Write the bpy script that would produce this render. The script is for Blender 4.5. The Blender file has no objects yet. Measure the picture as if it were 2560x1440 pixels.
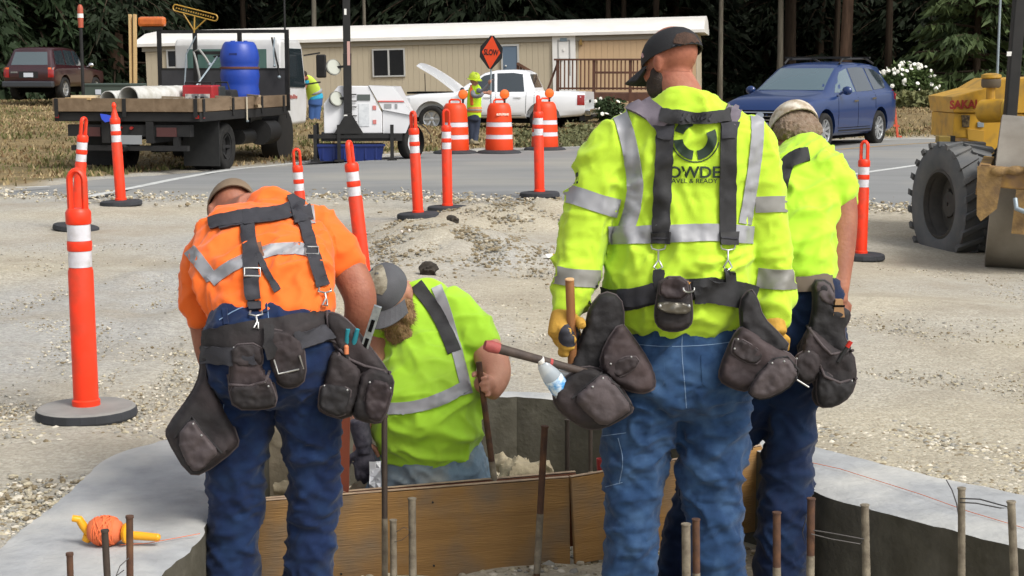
import bpy, bmesh, math, random
import numpy as np
from math import pi, sin, cos, radians, atan, sqrt
from mathutils import Vector, Matrix, noise, geometry
from mathutils.bvhtree import BVHTree
random.seed(7); np.random.seed(7)
SC = bpy.context.scene
COL = SC.collection
# ---------------------------------------------------------------- camera, sky, sun, exposure
F, CX, CY, HOR, CAMZ = 3940.0, 1280.0, 720.0, 182.0, 1.5
PITCH = atan((CY - HOR) / F)
cam_d = bpy.data.cameras.new('camera'); cam = bpy.data.objects.new('camera', cam_d); COL.objects.link(cam)
cam_d.sensor_width = 36; cam_d.lens = F * 36 / 2560; cam_d.clip_start = 0.1; cam_d.clip_end = 2000
cam.location = (0, 0, CAMZ); cam.rotation_euler = (pi / 2 - PITCH, 0, 0)
SC.camera = cam
SUN_EL, SUN_AZ = radians(48), radians(132)      # azimuth clockwise from +Y: from the right, a little behind the camera
world = bpy.data.worlds.new('World'); SC.world = world; world.use_nodes = True
_nt = world.node_tree; _bg = _nt.nodes['Background']
_sky = _nt.nodes.new('ShaderNodeTexSky'); _sky.sky_type = 'NISHITA'; _sky.sun_disc = False
_sky.sun_elevation = SUN_EL; _sky.sun_rotation = SUN_AZ; _sky.dust_density = 4.0; _sky.air_density = 1.0
_hs = _nt.nodes.new('ShaderNodeHueSaturation'); _hs.inputs['Saturation'].default_value = 0.3   # cloud cover: near-grey sky
_nt.links.new(_sky.outputs[0], _hs.inputs['Color']); _nt.links.new(_hs.outputs[0], _bg.inputs[0])
_bg.inputs[1].default_value = 0.13
sun_d = bpy.data.lights.new('sun', 'SUN'); sun_d.energy = 1.5; sun_d.angle = radians(20); sun_d.color = (1.0, 0.96, 0.9)
sun = bpy.data.objects.new('sun', sun_d); COL.objects.link(sun); sun.location = (40, -20, 60)
_sv = Vector((sin(SUN_AZ) * cos(SUN_EL), cos(SUN_AZ) * cos(SUN_EL), sin(SUN_EL)))
sun.rotation_euler = _sv.to_track_quat('Z', 'Y').to_euler()
SC.view_settings.view_transform = 'Standard'; SC.view_settings.look = 'None'
SC.view_settings.gamma = 1.0; SC.view_settings.exposure = 0.6; SC.view_settings.use_curve_mapping = False

# ---------------------------------------------------------------- picking points of the place
_cp, _sp = cos(PITCH), sin(PITCH)
def ray(px, py):
    u = (px - CX) / F; v = (CY - py) / F
    return Vector((u, _cp + v * _sp, -_sp + v * _cp))
def P(px, py, d):
    r = ray(px, py); t = d / r.y
    return Vector((r.x * t, d, CAMZ + r.z * t))
def Z0(px, py, z=0.0):
    r = ray(px, py); t = (z - CAMZ) / r.z
    return Vector((r.x * t, r.y * t, z))
def mpp(py, d): return d / ray(CX, py).y / F       # metres per photo pixel there

# ---------------------------------------------------------------- mesh builder
class MB:
    def __init__(s): s.v = []; s.f = []; s.mi = []
    def add(s, vs, fs, mi=0):
        o = len(s.v); s.v += [tuple(p) for p in vs]
        s.f += [tuple(i + o for i in f) for f in fs]; s.mi += [mi] * len(fs); return s
    def box(s, x0, x1, y0, y1, z0, z1, mi=0, M=None, tx=0, ty=0):
        vs = [Vector((x, y, z)) for z in (z0, z1) for y in (y0, y1) for x in (x0, x1)]
        if tx or ty:
            cx, cy = (x0 + x1) / 2, (y0 + y1) / 2
            for p in vs[4:]: p.x = cx + (p.x - cx) * (1 - tx); p.y = cy + (p.y - cy) * (1 - ty)
        if M is not None: vs = [M @ p for p in vs]
        return s.add(vs, [(0, 2, 3, 1), (4, 5, 7, 6), (0, 1, 5, 4), (2, 6, 7, 3), (0, 4, 6, 2), (1, 3, 7, 5)], mi)
    def bar(s, p0, p1, w, h, up=(0, 0, 1), mi=0):
        p0 = Vector(p0); p1 = Vector(p1); t = (p1 - p0).normalized(); up = Vector(up)
        if abs(t.dot(up)) > .98: up = Vector((0, 1, 0)) if abs(t.y) < .9 else Vector((1, 0, 0))
        a = t.cross(up).normalized() * w / 2; b = a.cross(t).normalized() * h / 2
        vs = [p + i * a + j * b for p in (p0, p1) for i, j in ((-1, -1), (1, -1), (1, 1), (-1, 1))]
        return s.add(vs, [(3, 2, 1, 0), (4, 5, 6, 7), (0, 1, 5, 4), (1, 2, 6, 5), (2, 3, 7, 6), (3, 0, 4, 7)], mi)
    def loft(s, rings, caps=True, mi=0, closed=True):
        o = len(s.v); n = len(rings[0]); fs = []
        vs = [p for r in rings for p in r]
        for k in range(len(rings) - 1):
            for i in range(n if closed else n - 1):
                j = (i + 1) % n; fs.append((k * n + i, k * n + j, (k + 1) * n + j, (k + 1) * n + i))
        if caps:
            fs.append(tuple(range(n - 1, -1, -1))); fs.append(tuple((len(rings) - 1) * n + i for i in range(n)))
        return s.add(vs, fs, mi)
    def tube(s, pts, r, n=8, mi=0, caps=True, flat=1.0):
        pts = [Vector(p) for p in pts]; m = len(pts)
        rs = [r] * m if not hasattr(r, '__len__') else list(r)
        t0 = (pts[1] - pts[0]).normalized()
        a = t0.cross(Vector((0, 0, 1)))
        if a.length < .05: a = t0.cross(Vector((0, 1, 0)))
        a.normalize(); rings = []
        for k in range(m):
            t = (pts[min(k + 1, m - 1)] - pts[max(k - 1, 0)]).normalized()
            a = (a - t * a.dot(t)).normalized(); b = t.cross(a)
            rings.append([pts[k] + (a * cos(2 * pi * i / n) + b * sin(2 * pi * i / n) * flat) * rs[k] for i in range(n)])
        return s.loft(rings, caps, mi)
    def cyl(s, p0, p1, r0, r1=None, n=16, mi=0): return s.tube([p0, p1], [r0, r0 if r1 is None else r1], n, mi)
    def lathe(s, prof, n=24, M=None, mi=0, caps=True):
        rings = []
        for r, z in prof:
            ring = [Vector((r * cos(2 * pi * i / n), r * sin(2 * pi * i / n), z)) for i in range(n)]
            rings.append([M @ p for p in ring] if M is not None else ring)
        return s.loft(rings, caps, mi)
    def prism(s, poly, a, b, axis='y', mi=0, M=None):
        def mk(u, v, w):
            p = Vector({'x': (w, u, v), 'y': (u, w, v), 'z': (u, v, w)}[axis]); return M @ p if M is not None else p
        n = len(poly)
        vs = [mk(u, v, a) for u, v in poly] + [mk(u, v, b) for u, v in poly]
        fs = [tuple(range(n - 1, -1, -1)), tuple(range(n, 2 * n))] + [(i, (i + 1) % n, n + (i + 1) % n, n + i) for i in range(n)]
        return s.add(vs, fs, mi)
    def ball(s, c, r, n=16, m=10, mi=0, M=None):
        c = Vector(c); r = Vector(r) if hasattr(r, '__len__') else Vector((r, r, r)); rings = []
        for k in range(m + 1):
            th = max(1e-3, min(pi - 1e-3, pi * k / m))
            ring = [Vector((r.x * sin(th) * cos(2 * pi * i / n), r.y * sin(th) * sin(2 * pi * i / n), -r.z * cos(th))) for i in range(n)]
            rings.append([c + (M @ p if M is not None else p) for p in ring])
        return s.loft(rings, True, mi)
    def mesh(s, name='m', org=None):
        me = bpy.data.meshes.new(name)
        vs = s.v if org is None else [(p[0] - org[0], p[1] - org[1], p[2] - org[2]) for p in s.v]
        me.from_pydata(vs, [], s.f)
        if any(s.mi): me.polygons.foreach_set('material_index', s.mi)
        me.update(); return me
    def build(s, name, mats, parent=None, world=False, smooth=None, bev=0, fixn=True, **tags):
        org = parent.location if (world and parent is not None) else None
        me = s.mesh(name, org)
        if fixn:
            bm = bmesh.new(); bm.from_mesh(me); bmesh.ops.recalc_face_normals(bm, faces=bm.faces); bm.to_mesh(me); bm.free()
        return mkobj(name, me, mats, parent, smooth, bev, **tags)
def mkobj(name, me, mats, parent=None, smooth=None, bev=0, label=None, cat=None, group=None, kind=None):
    if not isinstance(mats, (list, tuple)): mats = [mats]
    for m in mats: me.materials.append(m)
    if smooth:
        me.polygons.foreach_set('use_smooth', [True] * len(me.polygons))
        if smooth < 170: me.set_sharp_from_angle(angle=radians(smooth))
    o = bpy.data.objects.new(name, me); COL.objects.link(o)
    if parent is not None: o.parent = parent
    if bev:
        b = o.modifiers.new('bevel', 'BEVEL'); b.width = bev; b.segments = 2; b.limit_method = 'ANGLE'; b.angle_limit = radians(40)
    if label: o['label'] = label
    if cat: o['category'] = cat
    if group: o['group'] = group
    if kind: o['kind'] = kind
    return o
def thing(name, label, cat, loc=(0, 0, 0), rz=0, group=None, rot=None):
    o = bpy.data.objects.new(name, None); COL.objects.link(o); o.empty_display_size = .1
    o.location = loc; o.rotation_euler = rot if rot else (0, 0, rz); o['label'] = label; o['category'] = cat
    if group: o['group'] = group
    return o
def dup(root, loc, rz=None, label=None, scale=None, rot=None):
    r = root.copy(); COL.objects.link(r); r.location = loc
    if rz is not None: r.rotation_euler = (0, 0, rz)
    if rot is not None: r.rotation_euler = rot
    if scale: r.scale = (scale,) * 3 if not hasattr(scale, '__len__') else scale
    if label: r['label'] = label
    def kids(a, b):
        for ch in [c for c in a.children]:
            c = ch.copy(); COL.objects.link(c); c.parent = b; kids(ch, c)
    kids(root, r); return r

# ---------------------------------------------------------------- materials
def hx(h):
    h = h.lstrip('#'); r = [int(h[i:i + 2], 16) / 255 for i in (0, 2, 4)]
    return tuple(c / 12.92 if c <= .04045 else ((c + .055) / 1.055) ** 2.4 for c in r)
_MC = {}
def M(name, col, rough=.6, metal=0.0, col2=None, scale=6.0, detail=6, contrast=.5, bump=0.0, bscale=40.0, spec=.5, coat=0.0,
      stretch=None, col3=None, scale3=1.5, c3amt=.5, trans=0.0, emis=None, rvar=0.0, alpha=1.0, sheen=0.0, bdetail=4, sss=0.0):
    if name in _MC: return _MC[name]
    m = bpy.data.materials.new(name); m.use_nodes = True; nt = m.node_tree; N = nt.nodes; L = nt.links
    b = N['Principled BSDF']; tc = N.new('ShaderNodeTexCoord'); src = tc.outputs['Object']
    def C(c): c = hx(c) if isinstance(c, str) else c; return (c[0], c[1], c[2], 1)
    if stretch:
        mp = N.new('ShaderNodeMapping'); mp.inputs['Scale'].default_value = stretch; L.new(src, mp.inputs[0]); src = mp.outputs[0]
    b.inputs['Base Color'].default_value = C(col); b.inputs['Roughness'].default_value = rough; b.inputs['Metallic'].default_value = metal
    b.inputs['Specular IOR Level'].default_value = spec; b.inputs['Coat Weight'].default_value = coat; b.inputs['Coat Roughness'].default_value = .08
    if trans: b.inputs['Transmission Weight'].default_value = trans
    if sheen: b.inputs['Sheen Weight'].default_value = sheen; b.inputs['Sheen Roughness'].default_value = .5
    if sss: b.inputs['Subsurface Weight'].default_value = sss; b.inputs['Subsurface Radius'].default_value = (.02, .008, .004); b.inputs['Subsurface Scale'].default_value = .3
    if alpha < 1: b.inputs['Alpha'].default_value = alpha
    out = None
    if col2 is not None:
        n = N.new('ShaderNodeTexNoise'); n.inputs['Scale'].default_value = scale; n.inputs['Detail'].default_value = detail; n.inputs['Roughness'].default_value = .6
        L.new(src, n.inputs['Vector'])
        cr = N.new('ShaderNodeValToRGB'); w = .5 * (1 - contrast) * .6 + .02
        cr.color_ramp.elements[0].position = .5 - w; cr.color_ramp.elements[1].position = .5 + w
        cr.color_ramp.elements[0].color = C(col); cr.color_ramp.elements[1].color = C(col2)
        L.new(n.outputs[0], cr.inputs[0]); out = cr.outputs[0]
        if rvar:
            mr = N.new('ShaderNodeMapRange'); mr.inputs['To Min'].default_value = rough - rvar; mr.inputs['To Max'].default_value = rough + rvar
            L.new(n.outputs[0], mr.inputs[0]); L.new(mr.outputs[0], b.inputs['Roughness'])
    if col3 is not None:
        n = N.new('ShaderNodeTexNoise'); n.inputs['Scale'].default_value = scale3; n.inputs['Detail'].default_value = 5
        L.new(tc.outputs['Object'], n.inputs['Vector'])
        mr = N.new('ShaderNodeMapRange'); mr.inputs['From Min'].default_value = .45; mr.inputs['From Max'].default_value = .68; mr.inputs['To Max'].default_value = c3amt
        L.new(n.outputs[0], mr.inputs[0])
        mx = N.new('ShaderNodeMix'); mx.data_type = 'RGBA'; L.new(mr.outputs[0], mx.inputs[0])
        if out is not None: L.new(out, mx.inputs[6])
        else: mx.inputs[6].default_value = C(col)
        mx.inputs[7].default_value = C(col3); out = mx.outputs[2]
    if out is not None: L.new(out, b.inputs['Base Color'])
    if bump:
        n = N.new('ShaderNodeTexNoise'); n.inputs['Scale'].default_value = bscale; n.inputs['Detail'].default_value = bdetail
        L.new(src, n.inputs['Vector']); bp = N.new('ShaderNodeBump'); bp.inputs['Strength'].default_value = 1.0; bp.inputs['Distance'].default_value = bump
        L.new(n.outputs[0], bp.inputs['Height']); L.new(bp.outputs[0], b.inputs['Normal'])
    if emis: b.inputs['Emission Color'].default_value = C(emis[0]); b.inputs['Emission Strength'].default_value = emis[1]
    _MC[name] = m; return m

# ---------------------------------------------------------------- patches laid on a surface, and surface tools
def in_poly(poly, x, y):
    c = False; n = len(poly); j = n - 1
    for i in range(n):
        xi, yi = poly[i]; xj, yj = poly[j]
        if (yi > y) != (yj > y) and x < (xj - xi) * (y - yi) / (yj - yi + 1e-12) + xi: c = not c
        j = i
    return c
def edge_dist(poly, x, y):
    best = 1e9; n = len(poly)
    for i in range(n):
        ax, ay = poly[i]; bx, by = poly[(i + 1) % n]; dx, dy = bx - ax, by - ay
        t = max(0, min(1, ((x - ax) * dx + (y - ay) * dy) / (dx * dx + dy * dy + 1e-12)))
        best = min(best, (x - ax - t * dx) ** 2 + (y - ay - t * dy) ** 2)
    return sqrt(best)
def dense(poly, res, closed=True):
    out = []; n = len(poly)
    for i in range(n if closed else n - 1):
        a = poly[i]; b = poly[(i + 1) % n]; L = math.hypot(b[0] - a[0], b[1] - a[1]); k = max(1, int(math.ceil(L / res)))
        out += [(a[0] + (b[0] - a[0]) * t / k, a[1] + (b[1] - a[1]) * t / k) for t in range(k)]
    if not closed: out.append(tuple(poly[-1]))
    return out
def smooth_poly(poly, it=2, closed=True):
    for _ in range(it):
        o = []; n = len(poly)
        for i in range(n if closed else n - 1):
            a = poly[i]; b = poly[(i + 1) % n]
            o += [(a[0] * .75 + b[0] * .25, a[1] * .75 + b[1] * .25), (a[0] * .25 + b[0] * .75, a[1] * .25 + b[1] * .75)]
        if not closed: o = [tuple(poly[0])] + o + [tuple(poly[-1])]
        poly = o
    return poly
def tri2d(poly, res):
    bp = dense(poly, res); n = len(bp)
    xs = [p[0] for p in poly]; ys = [p[1] for p in poly]; pts = [Vector(p) for p in bp]
    x = min(xs) + res / 2
    row = 0
    while x < max(xs):
        y = min(ys) + res / 2 + (res / 2 if row % 2 else 0)
        while y < max(ys):
            if in_poly(poly, x, y) and edge_dist(bp, x, y) > res * .45: pts.append(Vector((x, y)))
            y += res
        x += res; row += 1
    v, e, f, _, _, _ = geometry.delaunay_2d_cdt(pts, [(i, (i + 1) % n) for i in range(n)], [], 1, 1e-6)
    return v, f
def bnd_edges(faces):
    cnt = {}
    for f in faces:
        for i in range(len(f)):
            a, b = f[i], f[(i + 1) % len(f)]; k = (min(a, b), max(a, b)); cnt.setdefault(k, []).append((a, b))
    return [v[0] for v in cnt.values() if len(v) == 1]
def decal(mb, bvh, poly, rayfn, off=.004, res=None, thick=.006, mi=0, drop=False):
    """lay a polygon, drawn in the 2-D chart of rayfn, on the surface as a thin solid patch"""
    if res is None: res = max(max(p[0] for p in poly) - min(p[0] for p in poly), max(p[1] for p in poly) - min(p[1] for p in poly)) / 8
    v, f = tri2d(poly, res); top = []; bot = []; miss = []
    for i, p in enumerate(v):
        o, d = rayfn(p[0], p[1]); loc, nr, _, _ = bvh.ray_cast(o, d)
        if loc is None: miss.append(i); top.append(None); bot.append(None); continue
        if nr.dot(d) > 0: nr = -nr
        nn = (nr * .5 - d.normalized() * .5).normalized()
        top.append(loc + nn * off); bot.append(loc + nn * (off - thick))
    good = [i for i in range(len(v)) if top[i] is not None]
    if not good: return mb
    if drop and miss:
        ms = set(miss); f = [q for q in f if not any(i in ms for i in q)]
        if not f: return mb
        used = sorted(set(i for q in f for i in q)); mp_ = {o: k for k, o in enumerate(used)}; f = [[mp_[i] for i in q] for q in f]; top = [top[i] for i in used]; bot = [bot[i] for i in used]; v = [v[i] for i in used]; miss = []
    for i in miss:
        j = min(good, key=lambda k: (v[k] - v[i]).length_squared)
        o, d = rayfn(v[i][0], v[i][1]); d = d.normalized(); t = (top[j] - o).dot(d); top[i] = o + d * t; bot[i] = top[i] + d * thick
    n = len(v); fs = [tuple(q) for q in f]
    fs2 = fs + [tuple(reversed([i + n for i in q])) for q in fs] + [(a, b, b + n, a + n) for a, b in bnd_edges(fs)]
    return mb.add(top + bot, fs2, mi)
def camray(px, py): return Vector((0, 0, CAMZ)), ray(px, py).normalized()
def strip_poly(line, w):
    """outline of a band of width w (list or number) along a 2-D line"""
    n = len(line); L = []; R = []
    for i in range(n):
        a = line[max(i - 1, 0)]; b = line[min(i + 1, n - 1)]; dx, dy = b[0] - a[0], b[1] - a[1]; l = math.hypot(dx, dy) or 1
        ww = (w[i] if hasattr(w, '__len__') else w) / 2; nx, ny = -dy / l * ww, dx / l * ww
        L.append((line[i][0] + nx, line[i][1] + ny)); R.append((line[i][0] - nx, line[i][1] - ny))
    return L + R[::-1]
def pillow(mb, poly, d, th, back=.3, edge=None, res=None, gx=0, gy=0, mi=0, pw=2.0, lump=.0, seed=0):
    """a stuffed solid whose outline is poly (photo pixels) standing at distance d; th = how far it bulges toward the viewer"""
    xs = [p[0] for p in poly]; ys = [p[1] for p in poly]; cx, cy = sum(xs) / len(xs), sum(ys) / len(ys)
    size = min(max(xs) - min(xs), max(ys) - min(ys))
    res = res or max(size / 19, 3.5); edge = edge or size * .3
    v, f = tri2d(poly, res); bp = dense(poly, res); fr = []; bk = []
    for p in v:
        dd = d + gx * (p[0] - cx) + gy * (p[1] - cy)
        t = min(1, edge_dist(bp, p[0], p[1]) / edge); h = (1 - (1 - t) ** pw) ** (1 / pw)
        ln = (noise.noise(Vector((p[0] * .03 + seed, p[1] * .03, seed * 1.7))) + .6 * noise.noise(Vector((p[0] * .075, p[1] * .075, seed * 3.1)))) * lump * h
        fr.append(P(p[0], p[1], dd - th * h - ln)); bk.append(P(p[0], p[1], dd + th * back * h + .002))
    n = len(v); fs = [tuple(q) for q in f]
    return mb.add(fr + bk, fs + [tuple(reversed([i + n for i in q])) for q in fs] + [(a, b, b + n, a + n) for a, b in bnd_edges(fs)], mi)
def remesh(mb, voxel, smooth=2):
    me = mb.mesh('tmp'); bm = bmesh.new(); bm.from_mesh(me); bmesh.ops.recalc_face_normals(bm, faces=bm.faces); bm.to_mesh(me); bm.free()
    o = bpy.data.objects.new('tmp', me); COL.objects.link(o)
    md = o.modifiers.new('r', 'REMESH'); md.mode = 'VOXEL'; md.voxel_size = voxel
    bpy.context.view_layer.update(); dg = bpy.context.evaluated_depsgraph_get()
    r = bpy.data.meshes.new_from_object(o.evaluated_get(dg))
    bpy.data.objects.remove(o); bpy.data.meshes.remove(me)
    if smooth:
        bm = bmesh.new(); bm.from_mesh(r)
        for _ in range(smooth): bmesh.ops.smooth_vert(bm, verts=bm.verts, factor=.5, use_axis_x=True, use_axis_y=True, use_axis_z=True)
        bm.to_mesh(r); bm.free()
    return r
def co_of(me):
    a = np.empty(len(me.vertices) * 3); me.vertices.foreach_get('co', a); return a.reshape(-1, 3)
def no_of(me):
    a = np.empty(len(me.vertices) * 3); me.vertex_normals.foreach_get('vector', a); return a.reshape(-1, 3)
def set_co(me, co): me.vertices.foreach_set('co', co.ravel()); me.update()
def bvh_of(me):
    return BVHTree.FromPolygons([v.co.copy() for v in me.vertices], [tuple(p.vertices) for p in me.polygons])
def folds(me, strokes, seed=0, amp=.0, sc=(3, 3, 3), rot=0.0):
    """press creases into cloth: strokes = (p0, p1, width, height) between points, plus directional rumple"""
    co = co_of(me); no = no_of(me); h = np.zeros(len(co))
    for a, b, w, k in strokes:
        a = np.array(a); b = np.array(b); ab = b - a; t = np.clip(((co - a) @ ab) / (ab @ ab + 1e-9), 0, 1)
        dd = np.linalg.norm(co - (a + t[:, None] * ab), axis=1) / w
        h += k * np.exp(-dd ** 1.5) * (1 - .8 * np.abs(2 * t - 1) ** 3)
    if amp:
        for (A, fx, fz, rt) in (amp if isinstance(amp, (list, tuple)) else [(amp, sc[0], sc[2], rot)]):
            c, sn = cos(rt), sin(rt)
            for i in range(len(co)):
                x, y, z = co[i]; x, z = c * x + sn * z, -sn * x + c * z
                q = Vector((x * fx + seed, y * fx, z * fz)); q2 = noise.noise(q * .45 + Vector((9, 3, 1)))
                n1 = noise.noise(q + Vector((q2, q2 * .7, -q2)) * 1.1); h[i] += A * ((1 - min(1, abs(n1) * 2.5)) ** 1.7 * 1.25 - .35 - abs(n1) * .5) * min(1.3, max(.15, .75 + 1.4 * q2))
    set_co(me, co + no * h[:, None])
# ================================================================ the ground
_ctrl = [P(215, 1045, 6.9), P(205, 578, 15.0), P(290, 507, 17.4), P(1040, 562, 15.3), P(1117, 530, 16.9), P(1345, 487, 18.2),
         P(2160, 640, 14.5), P(2400, 668, 14.4), P(2700, 690, 13.6), P(590, 437, 24.2), P(700, 420, 27.2), P(870, 396, 27.6), P(1248, 386, 29.0),
         P(1390, 376, 30.5), P(2190, 363, 33), P(1980, 366, 32.5), P(2300, 350, 35), P(2700, 345, 35), P(0, 468, 20.8), P(-400, 470, 20.8),
         P(60, 250, 56), P(-500, 250, 56), P(100, 322, 36.5), P(400, 300, 40), P(800, 296, 37), P(820, 388, 28.8), P(1150, 328, 44.5), P(1330, 323, 46),
         P(1500, 318, 46), P(1100, 372, 31.5), P(2300, 268, 45), P(2300, 242, 56), P(1800, 300, 44), P(2800, 262, 45), P(2000, 330, 38)]
_ctrl += [Vector(p) for p in ((-3, 5, 0), (0, 9, 0), (3.2, 8, -.04), (3, 5.5, .0), (-3.2, 9, 0), (0, 11.5, -.02), (0, 3, 0), (-5, 3, 0), (5, 3, 0), (-6, 12, .02), (6, 11, -.18),
          (-9, 16, 0), (10, 20, -.1), (-20, 18, .1), (25, 20, -.1), (-30, 40, .4), (30, 36, .1), (0, -10, 0), (-20, -5, 0), (20, -5, 0))]
_ctrl += [P(px, 262, 60) for px in (400, 900, 1300, 1700)] + [P(px, 236, 72) for px in (-600, 0, 600, 1200, 1800, 2400, 3000)]
_ctrl += [Vector((x, 100, 2.6)) for x in (-60, -20, 20, 60)] + [Vector((x, 130, 8)) for x in (-90, -30, 30, 90)] + [Vector((x, 320, 26)) for x in (-200, -60, 60, 200)]
_CT = np.array([[p[0], p[1], p[2]] for p in _ctrl])
OUT_PX = [(-260, 1560), (-120, 1462), (0, 1374), (60, 1322), (125, 1271), (200, 1209), (232, 1174), (266, 1146), (330, 1122), (416, 1102), (560, 1050), (800, 1005), (1050, 984), (1250, 979), (1450, 986), (1650, 1018),
          (1850, 1078), (1930, 1097), (2037, 1119), (2153, 1147), (2345, 1196), (2560, 1238), (2900, 1320)]
INN_PX = [(2900, 1460), (2560, 1376), (2391, 1331), (2171, 1272), (2034, 1235), (1960, 1170), (1905, 1132), (1850, 1122), (1760, 1092), (1600, 1040), (1450, 1006), (1320, 994), (1200, 992), (1050, 998), (900, 1012),
          (760, 1034), (690, 1052), (640, 1090), (590, 1160), (530, 1270), (497, 1365), (403, 1437), (330, 1500), (200, 1600)]
SLAB = [tuple(Z0(x, y)[:2]) for x, y in OUT_PX + INN_PX]
_hole = [tuple(Z0(x, y)[:2]) for x, y in [(2900, 1430), (2560, 1350), (2171, 1250), (2034, 1210), (1960, 1150), (1905, 1115), (1760, 1078), (1600, 1030), (1450, 998), (1320, 987), (1200, 985),
         (1050, 991), (900, 1004), (760, 1024), (680, 1044), (620, 1090), (570, 1160), (510, 1260), (470, 1360), (380, 1425), (180, 1590)]] + [(-1.5, 1.5), (2.2, 1.5)]
_innp = [tuple(Z0(x, y)[:2]) for x, y in INN_PX]; _holep = _innp + [(-1.5, 1.5), (2.2, 1.5)]
def in_hole(x, y):
    if in_poly(_holep, x, y): return True
    return y > 4.2 and edge_dist(_holep, x, y) < .075
def mound(x, y):
    a = P(1120, 620, 13.4); b = P(1330, 540, 16.0); z = 0
    for (cx, cy, sx, sy, h) in ((a.x + .05, a.y - .1, .65, .8, .20), (b.x - .3, b.y - .5, .9, .65, .18), (a.x - .35, a.y + .8, .5, .5, .13), (b.x + .55, b.y - .1, .7, .4, .15), (a.x + .8, a.y - 1.2, .5, .7, -.05), (-1.5, 9.6, 1.3, .35, .035), (2.2, 10.5, 1.6, .5, .05), (-3.0, 11.5, 1.6, .4, .05)):
        z += h * np.exp(-((x - cx) / sx) ** 2 - ((y - cy) / sy) ** 2)
    return z
def H0(x, y):
    x = np.asarray(x, float); y = np.asarray(y, float)
    d2 = (x[..., None] - _CT[:, 0]) ** 2 + ((y[..., None] - _CT[:, 1]) * .8) ** 2 + .6 + .002 * y[..., None] ** 2
    w = 1 / d2 ** 1.6
    return (w * _CT[:, 2]).sum(-1) / w.sum(-1) + mound(x, y)
def H(x, y):
    z = float(H0(np.array([x]), np.array([y]))[0])
    if 1.4 < y < 7.8 and in_hole(x, y): z = -.30 - .07 * min(1, max(0, (y - 5.25) / .2)) - .012 * sin(x * 9 + y * 5)
    return z
def G(px, py):
    z = 0.0
    for _ in range(25):
        p = Z0(px, py, z)
        if p.y < 0 or p.y > 300: break
        z = z * .4 + float(H0(np.array([p.x]), np.array([p.y]))[0]) * .6
    return Z0(px, py, z)
ROAD_N = [(-900, 505), (-300, 500), (0, 494), (240, 500), (500, 505), (750, 500), (1000, 498), (1200, 506), (1400, 514), (1700, 518), (2000, 521), (2180, 525), (2300, 527), (2700, 531), (3300, 535)]
ROAD_F = [(3300, 332), (2700, 337), (2340, 343), (2040, 351), (1800, 358), (1410, 367), (1250, 372), (1000, 384), (830, 399), (740, 407), (600, 416), (400, 430), (200, 446), (60, 462), (0, 472), (-300, 480), (-900, 484)]
ROAD = [tuple(G(x, y)[:2]) for x, y in ROAD_N + ROAD_F]
ROADS = [tuple(G(x, y)[:2]) for x, y in [(a, b - 9) for a, b in ROAD_N] + [(a, b + 3) for a, b in ROAD_F]]
def axis(segs):
    out = [segs[0][0]]
    for a, b, s in segs:
        k = max(1, int(round((b - a) / s))); out += [a + (b - a) * i / k for i in range(1, k + 1)]
    return np.array(out)
gx_ = axis([(-420, -120, 30), (-120, -40, 8), (-40, -12, 1.2), (-12, -4, .3), (-4, 4, .07), (4, 12, .3), (12, 40, 1.2), (40, 120, 8), (120, 420, 30)])
gy_ = axis([(-60, -10, 10), (-10, 2, 2), (2, 4.2, .3), (4.2, 8, .06), (8, 13, .1), (13, 22, .18), (22, 50, .6), (50, 110, 2.5), (110, 420, 12)])
GX, GY = np.meshgrid(gx_, gy_); GZ = H0(GX, GY); MM = mound(GX, GY)
zone = np.zeros(GX.shape + (4,), np.float32); zone[..., 3] = 1
_far = [tuple(G(x, y)[:2]) for x, y in ROAD_F]
_fx = np.array([p[0] for p in _far[::-1]]); _fy = np.array([p[1] for p in _far[::-1]]); _o = np.argsort(_fx)
FARY = lambda x: np.interp(x, _fx[_o], _fy[_o])
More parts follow.
